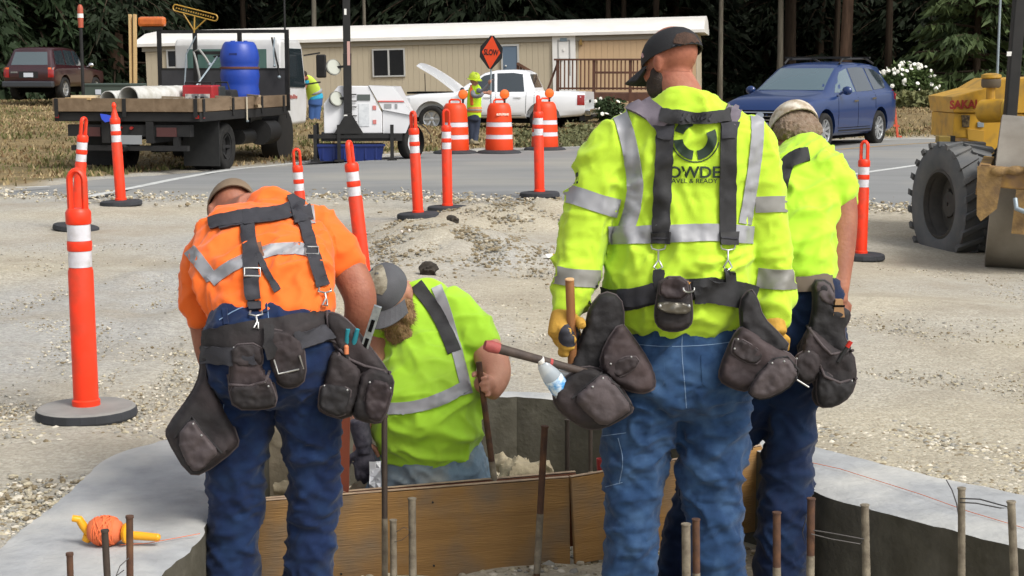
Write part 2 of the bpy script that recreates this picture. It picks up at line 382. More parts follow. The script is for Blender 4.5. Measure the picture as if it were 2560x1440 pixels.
for j in range(GX.shape[0]):
    for i in range(GX.shape[1]):
        x, y = GX[j, i], GY[j, i]
        if 1.4 < y < 7.8 and abs(x) < 3.2 and in_hole(x, y):
            GZ[j, i] = -.30 - .07 * min(1, max(0, (y - 5.25) / .2)) - .012 * sin(x * 9 + y * 5) + .015 * noise.noise(Vector((x * 7, y * 7, 0))); continue
        if 14 < y < 45 and abs(x) < 60 and in_poly(ROADS, x, y): GZ[j, i] -= .05
        g = 0.0
        if y > 14: g = max(0, min(1, (y - FARY(x)) / 1.2))
        if y < 60 and y > 2 and g < .9:
            GZ[j, i] += (.010 * noise.noise(Vector((x * 3.1, y * 2.2, 3))) + .022 * noise.noise(Vector((x * .8 + y * .5, y * .5, 9))))
        mm = MM[j, i]
        if mm > .03: GZ[j, i] += min(1, mm * 8) * (.05 * noise.noise(Vector((x * 4, y * 4, 2))) + .03 * noise.noise(Vector((x * 9, y * 9, 4))))
        if g > 0: GZ[j, i] += .05 * noise.noise(Vector((x * .9, y * .7, 5))) * g
        zone[j, i, 0] = g
        t = noise.noise(Vector(((x + y * .55) * .22, (y - x * .45) * .62, 2))) * .9 + .5      # wheel tracks: bands of bluish stone
        if y > 15: t += (y - 15) * .05
        if x > 0: t -= .25 + .05 * x
        if 6.2 < y < 18:
            u = x + 2.75 - .10 * (y - 8) + .12 * sin(y * .8); fade = min(1, (y - 6.2) / 1.5) * min(1, (18 - y) / 3)
            for k_, d_ in ((-.55, .022), (.35, .02), (1.15, .016), (1.95, .012)):
                e = (u - k_) / .16; GZ[j, i] += fade * (-d_ * math.exp(-e * e) + d_ * .7 * math.exp(-((abs(e) - 1.7) / .6) ** 2)) * (.6 + .8 * noise.noise(Vector((x * 2, y * 1.3, 6))))
            t += fade * (.55 * math.exp(-((u + .1) / .75) ** 2) - .45 * math.exp(-((u - 1.5) / .35) ** 2))
        zone[j, i, 1] = max(0, min(1, t - 2.5 * max(0, mm)))
        zone[j, i, 2] = max(0, min(1, (y - 58) / 6))
ny, nx = GX.shape
gv = np.stack([GX, GY, GZ], -1).reshape(-1, 3)
idx = np.arange(ny * nx).reshape(ny, nx)
gf = np.stack([idx[:-1, :-1], idx[:-1, 1:], idx[1:, 1:], idx[1:, :-1]], -1).reshape(-1, 4)
gm = bpy.data.meshes.new('ground'); gm.from_pydata(gv.tolist(), [], gf.tolist())
ca = gm.color_attributes.new('zone', 'FLOAT_COLOR', 'POINT'); ca.data.foreach_set('color', zone.reshape(-1))
def ground_mat():
    m = bpy.data.materials.new('ground_gravel_and_dry_grass'); m.use_nodes = True; nt = m.node_tree; N = nt.nodes; L = nt.links; b = N['Principled BSDF']
    b.inputs['Roughness'].default_value = .95; b.inputs['Specular IOR Level'].default_value = .15
    tc = N.new('ShaderNodeTexCoord'); at = N.new('ShaderNodeAttribute'); at.attribute_name = 'zone'; sp = N.new('ShaderNodeSeparateColor'); L.new(at.outputs['Color'], sp.inputs[0])
    def nz(s, det=6, ro=.6):
        n = N.new('ShaderNodeTexNoise'); n.inputs['Scale'].default_value = s; n.inputs['Detail'].default_value = det; n.inputs['Roughness'].default_value = ro; L.new(tc.outputs['Object'], n.inputs['Vector']); return n.outputs[0]
    def ramp(f, stops):
        r = N.new('ShaderNodeValToRGB'); L.new(f, r.inputs[0])
        while len(r.color_ramp.elements) < len(stops): r.color_ramp.elements.new(.5)
        for e, (p, c) in zip(r.color_ramp.elements, stops): e.position = p; e.color = (*hx(c), 1)
        return r.outputs[0]
    def mix(f, a, bb):
        x = N.new('ShaderNodeMix'); x.data_type = 'RGBA'
        if isinstance(f, float): x.inputs[0].default_value = f
        else: L.new(f, x.inputs[0])
        L.new(a, x.inputs[6]); L.new(bb, x.inputs[7]); return x.outputs[2]
    vo = N.new('ShaderNodeTexVoronoi'); vo.inputs['Scale'].default_value = 46; L.new(tc.outputs['Object'], vo.inputs['Vector'])
    vr = N.new('ShaderNodeSeparateColor'); L.new(vo.outputs['Color'], vr.inputs[0])
    fine = nz(55, 8, .75)
    tan = ramp(fine, [(.25, '#958d7c'), (.5, '#aea692'), (.75, '#c4bcaa')])
    grey = ramp(fine, [(.25, '#838382'), (.5, '#9a9b9a'), (.75, '#b0b0ad')])
    stone = ramp(vr.outputs[0], [(0, '#857d6e'), (.5, '#ada593'), (1, '#cfc8b8')])
    patch = nz(.9, 8, .65); pr = N.new('ShaderNodeMapRange'); pr.inputs[1].default_value = .46; pr.inputs[2].default_value = .66; L.new(patch, pr.inputs[0])
    track = N.new('ShaderNodeMath'); track.operation = 'MULTIPLY'; L.new(sp.outputs[1], track.inputs[0]); L.new(pr.outputs[0], track.inputs[1])
    base = mix(sp.outputs[1], tan, grey)
    base = mix(.3, base, stone)
    dk_ = ramp(fine, [(.25, '#7a7264'), (.5, '#958c7b'), (.75, '#b0a795')]); pm_ = N.new('ShaderNodeMath'); pm_.operation = 'MULTIPLY'; pm_.inputs[1].default_value = .75; L.new(pr.outputs[0], pm_.inputs[0]); base = mix(pm_.outputs[0], base, dk_)
    gr = ramp(nz(1.1, 8, .7), [(.3, '#585638'), (.45, '#73654a'), (.58, '#857454'), (.75, '#595c3c')])
    flo = ramp(nz(.8, 6), [(.3, '#1e1c12'), (.6, '#2f2c1a')])
    gr = mix(sp.outputs[2], gr, flo)
    col = mix(sp.outputs[0], base, gr)
    L.new(col, b.inputs['Base Color'])
    bp = N.new('ShaderNodeBump'); bp.inputs['Distance'].default_value = .007; bp.inputs['Strength'].default_value = .9
    ad = N.new('ShaderNodeMath'); ad.operation = 'SUBTRACT'; L.new(fine, ad.inputs[0]); L.new(vo.outputs['Distance'], ad.inputs[1]); L.new(ad.outputs[0], bp.inputs['Height']); L.new(bp.outputs[0], b.inputs['Normal'])
    return m
mkobj('ground', gm, ground_mat(), smooth=180, kind='structure')

# loose stones: real pebbles, too many to count
def stones(name, n, sampler, smin, smax, mats, label=None, seed=1, cat='gravel'):
    rs = np.random.RandomState(seed); base = np.array([(0, 0, 1)] + [(.894 * cos(a), .894 * sin(a), .447) for a in np.arange(5) * 1.2566] + [(.894 * cos(a), .894 * sin(a), -.447) for a in np.arange(5) * 1.2566 + .628] + [(0, 0, -1)], float)
    tri = np.array([(0, 1 + i, 1 + (i + 1) % 5) for i in range(5)] + [(1 + i, 6 + i, 1 + (i + 1) % 5) for i in range(5)] + [(6 + i, 6 + (i + 1) % 5, 1 + (i + 1) % 5) for i in range(5)] + [(11, 6 + (i + 1) % 5, 6 + i) for i in range(5)])
    pts = [];
    while len(pts) < n:
        p = sampler(rs)
        if p is not None: pts.append(p)
    pts = np.array(pts); n = len(pts)
    s = (smin + (smax - smin) * rs.rand(n) ** 3)[:, None, None] * pts[:, 3][:, None, None]
    b = (base[None] + .38 * (rs.rand(n, 12, 3) - .5)) * (np.array([1, 1, .6]) * (.7 + .6 * rs.rand(n, 1, 3))) * s
    a = rs.rand(n) * 6.283; c, si = np.cos(a)[:, None], np.sin(a)[:, None]
    v = np.stack([b[..., 0] * c - b[..., 1] * si, b[..., 0] * si + b[..., 1] * c, b[..., 2]], -1) + pts[:, None, :3]
    f = (tri[None] + (np.arange(n) * 12)[:, None, None]).reshape(-1, 3)
    me = bpy.data.meshes.new(name); me.from_pydata(v.reshape(-1, 3).tolist(), [], f.tolist())
    me.polygons.foreach_set('material_index', np.repeat(rs.randint(0, len(mats), n), 20).astype(np.int32))
    return mkobj(name, me, mats, label=label, cat=cat, kind='stuff')
ST = [M('pebble_tan', '#a8a08d', .9, col2='#8e8675', scale=20, spec=.2), M('pebble_pale', '#c8c1b1', .9, spec=.2), M('pebble_grey', '#8f8d85', .9, spec=.2), M('pebble_brown', '#7f735c', .9, spec=.2), M('pebble_buff', '#b3aa92', .9, spec=.2)]
_slab_grow = SLAB
def samp_near(rs):
    y = 4.3 + 9.5 * rs.rand() ** 1.5; x = (rs.rand() * 2 - 1) * (.36 * y + .3)
    if in_poly(_slab_grow, x, y) or in_poly(_hole, x, y): return None
    k = noise.noise(Vector((x * .9, y * .9, 4))) + .2 + (.25 if x > .9 and y < 8 else 0)
    if rs.rand() > (.4 + 1.2 * k if y < 7.2 else .04 + .75 * k * (1 if y < 10 else .6)): return None
    return (x, y, None, 1.5 if y < 6.9 else 1.0)
def samp_hole(rs):
    y = 4.3 + 3.1 * rs.rand(); x = (rs.rand() * 2 - 1) * 2.0
    if in_poly(_slab_grow, x, y) or not in_poly(_hole, x, y): return None
    return (x, y, H(x, y), 1.4)
def with_z(f):
    def g(rs):
        p = f(rs)
        if p is None: return None
        return (p[0], p[1], float(H0(np.array([p[0]]), np.array([p[1]]))[0]), p[3])
    return g
def samp_mound(rs):
    a = P(1120, 640, 13.2); b = P(1330, 545, 15.8); k = rs.rand(); c = a if k < .6 else b
    x = c.x + rs.randn() * .55; y = c.y + rs.randn() * .6
    return (x, y, None, 1.6)
stones('gravel', 34000, with_z(samp_near), .003, .011, ST, 'loose tan gravel strewn over the trodden ground', 3)
stones('gravel', 5000, samp_hole, .005, .018, ST, 'loose gravel in the dug-out area below the forms', 4)
stones('gravel', 6500, with_z(samp_mound), .004, .016, [ST[0], ST[2], ST[3], ST[3]], 'coarse gravel of the low heap beyond the seated man', 5)

def samp_edge(rs):
    k = rs.randint(len(ROAD_N) - 1); t = rs.rand(); x = ROAD_N[k][0] + (ROAD_N[k + 1][0] - ROAD_N[k][0]) * t; y = ROAD_N[k][1] + (ROAD_N[k + 1][1] - ROAD_N[k][1]) * t
    p = G(x, y + rs.randn() * 8 - 4); return (p.x, p.y, p.z + .028, 1.5)
stones('gravel', 3000, samp_edge, .006, .022, ST, 'loose gravel along the ragged edge of the asphalt', 6)
# ---------------------------------------------------------------- road and its paint
def sheet(name, poly, res, lift, mats, drop=0, **t):
    v, f = tri2d(poly, res); bs = set(i for e in bnd_edges([tuple(q) for q in f]) for i in e); z = H0(np.array([p[0] for p in v]), np.array([p[1] for p in v]))
    me = bpy.data.meshes.new(name); me.from_pydata([(p[0], p[1], z[i] + lift - (drop if i in bs else 0)) for i, p in enumerate(v)], [], [tuple(q) for q in f])
    bm = bmesh.new(); bm.from_mesh(me)
    for q in bm.faces:
        if q.normal.z < 0: q.normal_flip()
    bm.to_mesh(me); bm.free()
    return mkobj(name, me, mats, smooth=180, **t)
_jit = [];
for i, (x, y) in enumerate(ROAD_N[:-1]):
    for k in range(6):
        t = k / 6; _jit.append((x + (ROAD_N[i + 1][0] - x) * t, y + (ROAD_N[i + 1][1] - y) * t + random.uniform(-8, 6)))
ROADP = [tuple(G(x, y)[:2]) for x, y in _jit + [ROAD_N[-1]] + ROAD_F]
ASPH = M('asphalt_worn', '#878887', .92, col2='#767776', scale=1.6, stretch=(.12, 1, 1), contrast=.3, detail=9, col3='#96938a', scale3=.3, c3amt=.7, bump=.004, bscale=90, spec=.25)
sheet('road', ROADP, 1.0, .03, ASPH, drop=.07, kind='structure')
PW = M('road_paint_white', '#c9cbc8', .8, col2='#a9aaa6', scale=9, contrast=.7); PY = M('road_paint_yellow', '#a8834a', .85, col2='#8d8467', scale=6, contrast=.6)
def paint(name, pts, w, mt):
    c = smooth_poly([tuple(G(x, y)[:2]) for x, y in pts], 2, False)
    sheet(name, strip_poly(c, w), .8, .034, mt, kind='structure')
paint('edge_line', [(225, 498), (350, 472), (480, 444), (600, 426), (740, 411), (830, 402.5), (990, 389), (1160, 380), (1410, 372), (1700, 364), (2040, 357), (2340, 349.5), (2800, 341)], .14, PW)
paint('edge_line', [(1850, 478), (2000, 460), (2130, 441), (2340, 411), (2650, 372)], .13, PW)
paint('centre_line', [(1900, 396), (2040, 382), (2200, 369), (2340, 359), (2700, 346)], .13, PY)
paint('edge_line', [(40, 475), (90, 473), (125, 472)], .1, PW)
# ================================================================ concrete nose with its pit
CON = M('concrete_fresh', '#a6a8a9', .88, col2='#8c8e8f', scale=9, contrast=.15, detail=12, col3='#bab9b3', scale3=2.2, c3amt=.85, bump=.006, bscale=28, bdetail=8, spec=.25)
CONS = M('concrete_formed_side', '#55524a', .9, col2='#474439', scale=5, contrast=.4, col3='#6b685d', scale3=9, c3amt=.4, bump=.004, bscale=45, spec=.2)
def slab():
    out = smooth_poly([tuple(Z0(x, y)[:2]) for x, y in OUT_PX], 2, False); inn = smooth_poly([tuple(Z0(x, y)[:2]) for x, y in INN_PX], 1, False)
    poly = out + inn
    jit = lambda p, k: (p[0] + .010 * noise.noise(Vector((p[0] * 22, p[1] * 22, k))), p[1] + .010 * noise.noise(Vector((p[0] * 22, p[1] * 22, k + 7))))
    poly = [jit(p, 1) for p in dense(poly, .05)]
    v, f = tri2d(poly, .06); n = len(v); be = bnd_edges([tuple(q) for q in f]); bset = set(i for e in be for i in e)
    top = []; 
    for i, p in enumerate(v):
        z = .012 + .006 * noise.noise(Vector((p[0] * 2.5, p[1] * 2.5, 1))) + .004 * noise.noise(Vector((p[0] * 11, p[1] * 11, 1))) + (-.011 if i in bset else 0)
        top.append((p[0], p[1], z))
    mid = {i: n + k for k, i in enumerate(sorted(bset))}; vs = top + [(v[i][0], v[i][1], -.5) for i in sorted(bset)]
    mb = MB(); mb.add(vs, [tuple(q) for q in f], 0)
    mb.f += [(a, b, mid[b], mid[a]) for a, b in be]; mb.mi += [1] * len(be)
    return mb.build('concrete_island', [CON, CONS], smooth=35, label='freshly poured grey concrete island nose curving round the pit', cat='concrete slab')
slab()
# ================================================================ the forest behind
BARK = M('bark_dark', '#4a3f34', .95, col2='#352d26', scale=9, stretch=(1, 1, .15), bump=.03, bscale=14, spec=.1)
BARKR = M('bark_reddish', '#6f594a', .95, col2='#4f4036', scale=9, stretch=(1, 1, .15), bump=.03, bscale=14, spec=.1)
BARKG = M('bark_grey', '#7d776a', .95, col2='#5a554b', scale=9, stretch=(1, 1, .15), bump=.02, bscale=14, spec=.1)
def leafmat(name, a, b, sc=.8):
    return M(name, a, .7, col2=b, scale=sc, contrast=.4, spec=.2)
LF1 = leafmat('needles_dark', '#1f2a17', '#141c10'); LF2 = leafmat('needles_mid', '#2b3a22', '#1b2616'); LF3 = leafmat('needles_light', '#4d5a32', '#33422a')
LF4 = leafmat('needles_dead', '#5a4f3e', '#3c382a')
def tris_mesh(name, A, B, C):
    n = len(A); v = np.empty((n, 3, 3)); v[:, 0] = A; v[:, 1] = B; v[:, 2] = C
    me = bpy.data.meshes.new(name); me.vertices.add(n * 3); me.vertices.foreach_set('co', v.ravel())
    me.loops.add(n * 3); me.loops.foreach_set('vertex_index', np.arange(n * 3, dtype=np.int32))
    me.polygons.add(n); me.polygons.foreach_set('loop_start', np.arange(0, n * 3, 3, dtype=np.int32)); me.polygons.foreach_set('loop_total', np.full(n, 3, np.int32))
    me.update(calc_edges=True); me.validate(); return me
def conifer_crown(seed, h, z0, r, nb, droop=.35, nsp=30, ls=.45):
    rs = np.random.RandomState(seed); A = []; B = []; C = []; limbs = MB()
    for k in range(nb):
        t = rs.rand() ** 1.15; z = z0 + (h - z0) * t; L = r * (1 - t) ** .7 * (.65 + .5 * rs.rand()) + .3; a = rs.rand() * 6.283
        dx, dy = cos(a), sin(a); lift = .25 * rs.rand(); pts = []
        for i in range(6):
            s = i / 5; pts.append(np.array([dx * L * s, dy * L * s, z + lift * L * s - droop * L * s * s]))
        limbs.tube([tuple(p) for p in pts[::2] + [pts[-1]]], [.035 * L ** .5, .025 * L ** .5, .015, .006], 4, caps=False)
        for i in range(int(nsp * (.4 + L / r))):
            s = (.12 + .9 * rs.rand()); j = min(4, int(s * 5)); f = s * 5 - j; p = pts[j] * (1 - f) + pts[j + 1] * f
            side = rs.randn() * .5; p = p + np.array([-dy * side * .35 * L * .5, dx * side * .35 * L * .5, -abs(side) * .12 + rs.randn() * .05])
            l = ls * (.5 + rs.rand()); dirv = np.array([dx * .7 - dy * side * 1.3, dy * .7 + dx * side * 1.3, -.35 - .7 * rs.rand()]); dirv /= np.linalg.norm(dirv)
            w = np.cross(dirv, rs.randn(3)); w /= np.linalg.norm(w) + 1e-6; w *= l * .2
            A.append(p - w); B.append(p + w); C.append(p + dirv * l)
    return tris_mesh('crown', np.array(A), np.array(B), np.array(C)), limbs
def trunk_mb(h, r, seed):
    rs = random.Random(seed); mb = MB(); pts = []; rr = []
    for i in range(9):
        t = i / 8; pts.append((rs.uniform(-.06, .06) * t * 3, rs.uniform(-.06, .06) * t * 3, -.3 + (h + .3) * t)); rr.append(r * (1.25 if i == 0 else 1 - .8 * t))
    mb.tube(pts, rr, 10); return mb
_protos = {}
def tree_proto(kind):
    if kind in _protos: return _protos[kind]
    spec = {'tall': (16, 5.5, 3.2, 80, .35, 26, LF1), 'low': (13, .6, 3.4, 150, .45, 34, LF1), 'cedar': (12, .3, 3.2, 210, .6, 40, LF2), 'pine': (10, .5, 2.6, 150, .15, 36, LF3), 'bare': (14, 1.5, 2.6, 60, .2, 8, LF4)}[kind]
    cm, limbs = conifer_crown(hash(kind) % 1000 if False else {'tall': 3, 'low': 5, 'cedar': 8, 'pine': 11, 'bare': 14}[kind], *spec[:6])
    cm.materials.append(spec[6]); lm = limbs.mesh('limbs'); lm.materials.append(BARK)
    tm = {}
    for nm, mt in (('d', BARK), ('r', BARKR), ('g', BARKG)):
        me = trunk_mb(spec[0], 1.0 if False else .2, 3).mesh('trunk'); me.materials.append(mt); me.polygons.foreach_set('use_smooth', [True] * len(me.polygons)); tm[nm] = me
    _protos[kind] = (cm, lm, tm); return _protos[kind]
def tree(kind, x, y, label, bark='d', tr=.2, s=1.0, rz=0, group=None):
    cm, lm, tm = tree_proto(kind)
    t = thing('conifer_tree', label, 'tree', (x, y, float(H0(np.array([x]), np.array([y]))[0]) - .05), rz, group); t.scale = (s, s, s)
    o = bpy.data.objects.new('trunk', tm[bark]); COL.objects.link(o); o.parent = t; o.scale = (tr / .2 / s, tr / .2 / s, 1)
    l = bpy.data.objects.new('limbs', lm); COL.objects.link(l); l.parent = o; l.scale = (s * .2 / tr, s * .2 / tr, 1)
    c = bpy.data.objects.new('crown', cm); COL.objects.link(c); c.parent = t
    return t
_rt = random.Random(5)
# trunks one can pick out in the photograph: (px, width px, distance, crown, bark, label)
TR = [(290, 44, 63, 'low', 'r', 'stout reddish conifer trunk behind the flatbed, left of the light bar'), (262, 20, 66, 'low', 'd', 'slim dark conifer just left of the stout reddish trunk'),
      (322, 30, 67, 'low', 'd', 'dark conifer just right of the stout reddish trunk'), (372, 22, 70, 'tall', 'd', 'dark conifer behind the orange light bar'),
      (612, 15, 70, 'tall', 'd', 'thin dark conifer above the blue barrel'), (787, 13, 66, 'tall', 'g', 'thin pale trunk rising behind the long white roof, left of the mast'),
      (911, 10, 68, 'tall', 'g', 'thin grey trunk behind the long roof, right of the mast'), (1090, 9, 70, 'low', 'g', 'thin grey trunk with low boughs behind the middle of the roof'),
      (1255, 9, 70, 'low', 'g', 'thin grey trunk straight above the orange slow sign'), (1520, 14, 68, 'tall', 'd', 'left of a pair of trunks behind the right part of the roof'),
      (1557, 14, 69, 'tall', 'd', 'right of a pair of trunks behind the right part of the roof'), (1637, 16, 68, 'tall', 'd', 'dark trunk above the black cap of the standing man'),
      (1800, 12, 60, 'tall', 'g', 'slender pale trunk right of the standing man in lime'), (1949, 15, 61, 'tall', 'g', 'pale straight trunk above the bonnet of the blue car'),
      (1973, 30, 68, 'tall', 'd', 'thick dark trunk close behind the pale trunk over the blue car'), (2088, 16, 68, 'tall', 'd', 'thin dark trunk left of the thick reddish one'),
      (2113, 30, 60, 'tall', 'r', 'thick reddish brown trunk over the roof of the blue car'), (2219, 18, 62, 'tall', 'd', 'dark trunk behind the white flowering bush')]
for i, (px, w, d, k, b, lab) in enumerate(TR):
    p = P(px, 200, d); tree(k, p.x, p.y, lab, b, w * d / F / 2 / .9, 1.0 + .1 * (i % 3), i * 1.3)
for px, d, k, s, lab in ((95, 62, 'cedar', 1.1, 'drooping green cedar boughs above the dark red car'), (-60, 60, 'cedar', 1.0, 'drooping green cedar at the left edge of the picture'), (215, 70, 'cedar', 1.0, 'green cedar behind the dark pole with the orange tip'),
                       (1180, 76, 'cedar', 1.0, 'green cedar behind the middle of the long white roof'), (1420, 75, 'bare', 1.0, 'half bare brownish conifer behind the right of the white roof'), (1040, 78, 'cedar', .9, 'green cedar behind the roof, right of the mast'),
                       (2440, 57, 'pine', .95, 'lighter green pine above the yellow roller'), (2580, 60, 'cedar', 1.0, 'green conifer at the right edge behind the roller'), (2330, 68, 'low', 1.0, 'dark low branched conifer behind the flowering bush')):
    p = P(px, 200, d); tree(k, p.x, p.y, lab, 'd', .16, s, px * .01)
for i in range(70):
    row = i % 4; d = (74, 81, 89, 98)[row] + _rt.uniform(-3, 3); px = -350 + 3250 * ((i // 4 + row * .27 + _rt.uniform(-.2, .2)) / 17.5)
    p = P(px, 200, d); tree(('low', 'tall', 'low', 'low')[row], p.x, p.y, 'dark conifer standing deep in the shaded forest', 'd', .15 + .1 * _rt.random(), .9 + .35 * _rt.random(), _rt.uniform(0, 6), 'conifers deep in the forest')
for i in range(44):
    sd = i % 2; d = 60 + 36 * ((i // 2 * .37) % 1); px = (-380 - 950 * _rt.random()) if sd else (2940 + 950 * _rt.random()); p = P(px, 200, d)
    tree(('low', 'cedar')[i % 4 == 0], p.x, p.y, 'dark conifer standing deep in the shaded forest', 'd', .16 + .08 * _rt.random(), .9 + .35 * _rt.random(), _rt.uniform(0, 6), 'conifers deep in the forest')
def leafcloud(name, n, fn, l, mt, label, cat, seed=2):
    rs = np.random.RandomState(seed); p = np.array([fn(rs) for _ in range(n)]); a = rs.randn(n, 3); a /= np.linalg.norm(a, axis=1)[:, None]; b = np.cross(a, rs.randn(n, 3)); b /= np.linalg.norm(b, axis=1)[:, None]
    s = (l * (.5 + rs.rand(n)))[:, None]
    return mkobj(name, tris_mesh(name, p - a * s * .5, p + a * s * .5, p + b * s), mt, label=label, cat=cat, kind='stuff')
def _wood(rs):
    y = 104 + 14 * rs.rand(); x = (rs.rand() * 2 - 1) * 95; return (x, y, 2.5 + (y - 100) * .15 + 14 * rs.rand() ** 1.2)
leafcloud('woodland', 38000, _wood, 1.3, LF1, 'far dark mass of forest closing the view', 'forest', 4)
def _brush(rs):
    px = -1300 + 5200 * rs.rand(); d = 66 + 10 * rs.rand(); p = P(px, 235, d); z = float(H0(np.array([p.x]), np.array([p.y]))[0]); return (p.x, p.y, z + .9 * rs.rand() ** 2 * (.4 + .8 * abs(noise.noise(Vector((p.x * .3, p.y * .3, 0))) * 2)))
leafcloud('undergrowth', 26000, _brush, .28, LF1, 'low dark undergrowth along the forest edge', 'undergrowth', 6)
def bush(name, label, c, r, n, ls, mats, flowers=0, fsize=.06, seed=3, cat='bush'):
    rs = np.random.RandomState(seed); root = thing(name, label, cat, c)
    mb = MB()
    for k in range(9):
        a = rs.rand() * 6.28; mb.tube([(0, 0, 0), (r[0] * .35 * cos(a), r[1] * .35 * sin(a), r[2] * .8), (r[0] * .7 * cos(a), r[1] * .7 * sin(a), r[2] * 1.5)], [.02, .014, .006], 5)
    mb.build('stem', BARK, root)
    u = rs.randn(n, 3); u /= np.linalg.norm(u, axis=1)[:, None]; q = u * (rs.rand(n) ** .4)[:, None] * np.array(r)
    lump = np.array([1 + .35 * noise.noise(Vector(tuple(v * 2.2 + seed))) for v in u])[:, None]; q = q * lump; q[:, 2] = np.abs(q[:, 2] + r[2] * .9)
    a = rs.randn(n, 3); a /= np.linalg.norm(a, axis=1)[:, None]; b = np.cross(a, rs.randn(n, 3)); b /= np.linalg.norm(b, axis=1)[:, None]; s = (ls * (.6 + .8 * rs.rand(n)))[:, None]
    mkobj('foliage', tris_mesh('foliage', q - a * s * .4, q + a * s * .4, q + b * s), mats, root)
    fl = M('petal_white', '#e8e6dc', .6, spec=.3)
    if flowers:
        m = MB()
        for k in range(6): m.ball((cos(k * 1.047) * fsize * .5, sin(k * 1.047) * fsize * .5, 0), (fsize * .55, fsize * .55, fsize * .3), 6, 4)
        m.ball((0, 0, fsize * .1), fsize * .4, 6, 4); fm = m.mesh('flower'); fm.materials.append(fl)
        for k in range(flowers):
            v = u[k]; 
            if v[1] > .3: v = v * np.array([1, -1, 1])
            o = bpy.data.objects.new('flower', fm); COL.objects.link(o); o.parent = root
            zz = v[2] if v[2] > -.4 else -v[2]
            o.location = (v[0] * r[0] * 1.02, v[1] * r[1] * 1.02, zz * r[2] * 1.02 + r[2] * .9); o.scale = (.7 + .6 * rs.rand(),) * 3; o.rotation_euler = (rs.rand() * 2, rs.rand() * 2, 0)
    return root
LFB = leafmat('leaf_bush', '#5a6b3c', '#3b4a2b', 3); LFR = leafmat('leaf_rose', '#3a4a2c', '#27331f', 3)
p = P(2268, 238, 52); bush('flowering_bush', 'large green bush covered in white blossoms behind the blue car', (p.x, p.y, p.z - .15), (1.02, .8, .62), 2600, .13, LFB, 46, .07)
p = P(1515, 292, 48.5); bush('rose_bush', 'small dark rose bush with a few pale blooms by the wooden deck', (p.x, p.y, p.z - .1), (.6, .5, .36), 1300, .1, LFR, 9, .06, 5)
# verge: dry grass blades
GRS = [M('grass_dry', '#8a7a58', .9, spec=.1), M('grass_straw', '#a39270', .9, spec=.1), M('grass_olive', '#63643f', .9, spec=.1), M('grass_brown', '#705c43', .9, spec=.1)]
def grass(n, seed, name='dry_grass', label='short dry grass of the verge beyond the road', dens=None, hmin=.02, hmax=.085, boxpx=(-1000, 3500), yr=(0, 26)):
    rs = np.random.RandomState(seed); px = boxpx[0] + (boxpx[1] - boxpx[0]) * rs.rand(n * 2); d = 21 + 37 * rs.rand(n * 2) ** .8
    x = (px - CX) / F * d; y = d; m = (y - FARY(x) > .25); x = x[m][:n]; y = y[m][:n]; n = len(x); z = H0(x, y)
    k = np.array([noise.noise(Vector((a * .7, b * .5, 3))) for a, b in zip(x, y)]); h = (hmin + (hmax - hmin) * rs.rand(n)) * (.6 + .9 * np.clip(k + .4, 0, 1.2))
    a = rs.rand(n) * 6.28; w = .012 + .02 * rs.rand(n) + y * .0004; base = np.stack([x, y, z - .03], -1); wv = np.stack([np.cos(a) * w, np.sin(a) * w, 0 * a], -1)
    tip = base + np.stack([rs.randn(n) * h * .5, rs.randn(n) * h * .5, h + .03], -1)
    me = tris_mesh(name, base - wv, base + wv, tip)
    mi = np.where(k + rs.randn(n) * .25 > .22, 2, rs.choice([0, 1, 3], n)).astype(np.int32)
    me2 = me; me2.polygons.foreach_set('material_index', mi[:len(me2.polygons)])
    mkobj(name, me2, GRS, label=label, cat='grass', kind='stuff')
grass(90000, 3)
LFG = leafmat('weed_green', '#6f7250', '#5a5a3e', 3)
def _weed(rs):
    px = 1290 + 200 * rs.rand(); d = 31.5 + 6 * rs.rand(); p = P(px, 350, d); k = max(0, noise.noise(Vector((p.x * 1.6, p.y, 1))) + .25); return (p.x, p.y, float(H0(np.array([p.x]), np.array([p.y]))[0]) + .3 * rs.rand() * k * 1.5)
leafcloud('weeds', 2600, _weed, .07, LFG, 'ragged grey green weeds between the striped drums', 'weeds', 8)
def _weed2(rs):
    px = 2225 + 190 * rs.rand(); d = 46 + 5 * rs.rand(); p = P(px, 262, d); return (p.x, p.y, float(H0(np.array([p.x]), np.array([p.y]))[0]) + .42 * rs.rand())
leafcloud('tall_grass', 5000, _weed2, .13, leafmat('grass_tall', '#77744f', '#59603c', 2), 'band of tall grass below the flowering bush', 'grass', 9)

# ================================================================ the long mobile home and its deck
SID = M('siding_beige', '#b3a892', .7, col2='#a99e88', scale=1.2, contrast=.3, spec=.3); SID2 = M('siding_tan', '#c0a482', .7, col2='#b59a78', scale=1.5, spec=.3)
ROOFW = M('roof_white_coating', '#dcdad4', .6, col2='#cfccc5', scale=1.5, contrast=.3, bump=.01, bscale=3)
TRIM = M('trim_grey', '#8f897b', .6); GLASSD = M('glass_dark', '#15171a', .12, spec=.6); FRM = M('frame_aluminium', '#b9b9b5', .45, metal=.3); DOORB = M('door_slate_blue', '#5a6b7c', .5); WHT = M('paint_white', '#dad9d4', .5)
hr = P(1741, 262, 54.0)
house = thing('mobile_home', 'long beige mobile home with a white roof at the forest edge', 'house', (hr.x, hr.y, .05), rot=(0, radians(-1.25), radians(-9)))
HL = 19.6
def hpx(px):    # local x along the front where that photo column falls
    lo, hi = -HL, 0
    for _ in range(40):
        m = (lo + hi) / 2; q = Vector((hr.x + m * cos(radians(9)), hr.y - m * -sin(radians(9)) * -1, 0)); 
        X = hr.x + m * cos(radians(-9)); Y = hr.y + m * sin(radians(-9))
        if CX + F * X / Y < px: lo = m
        else: hi = m
    return (lo + hi) / 2
def hz(py, lx):
    Y = hr.y + lx * sin(radians(-9)); return CAMZ + (HOR - py) * Y / F - .05 - lx * sin(radians(1.25))
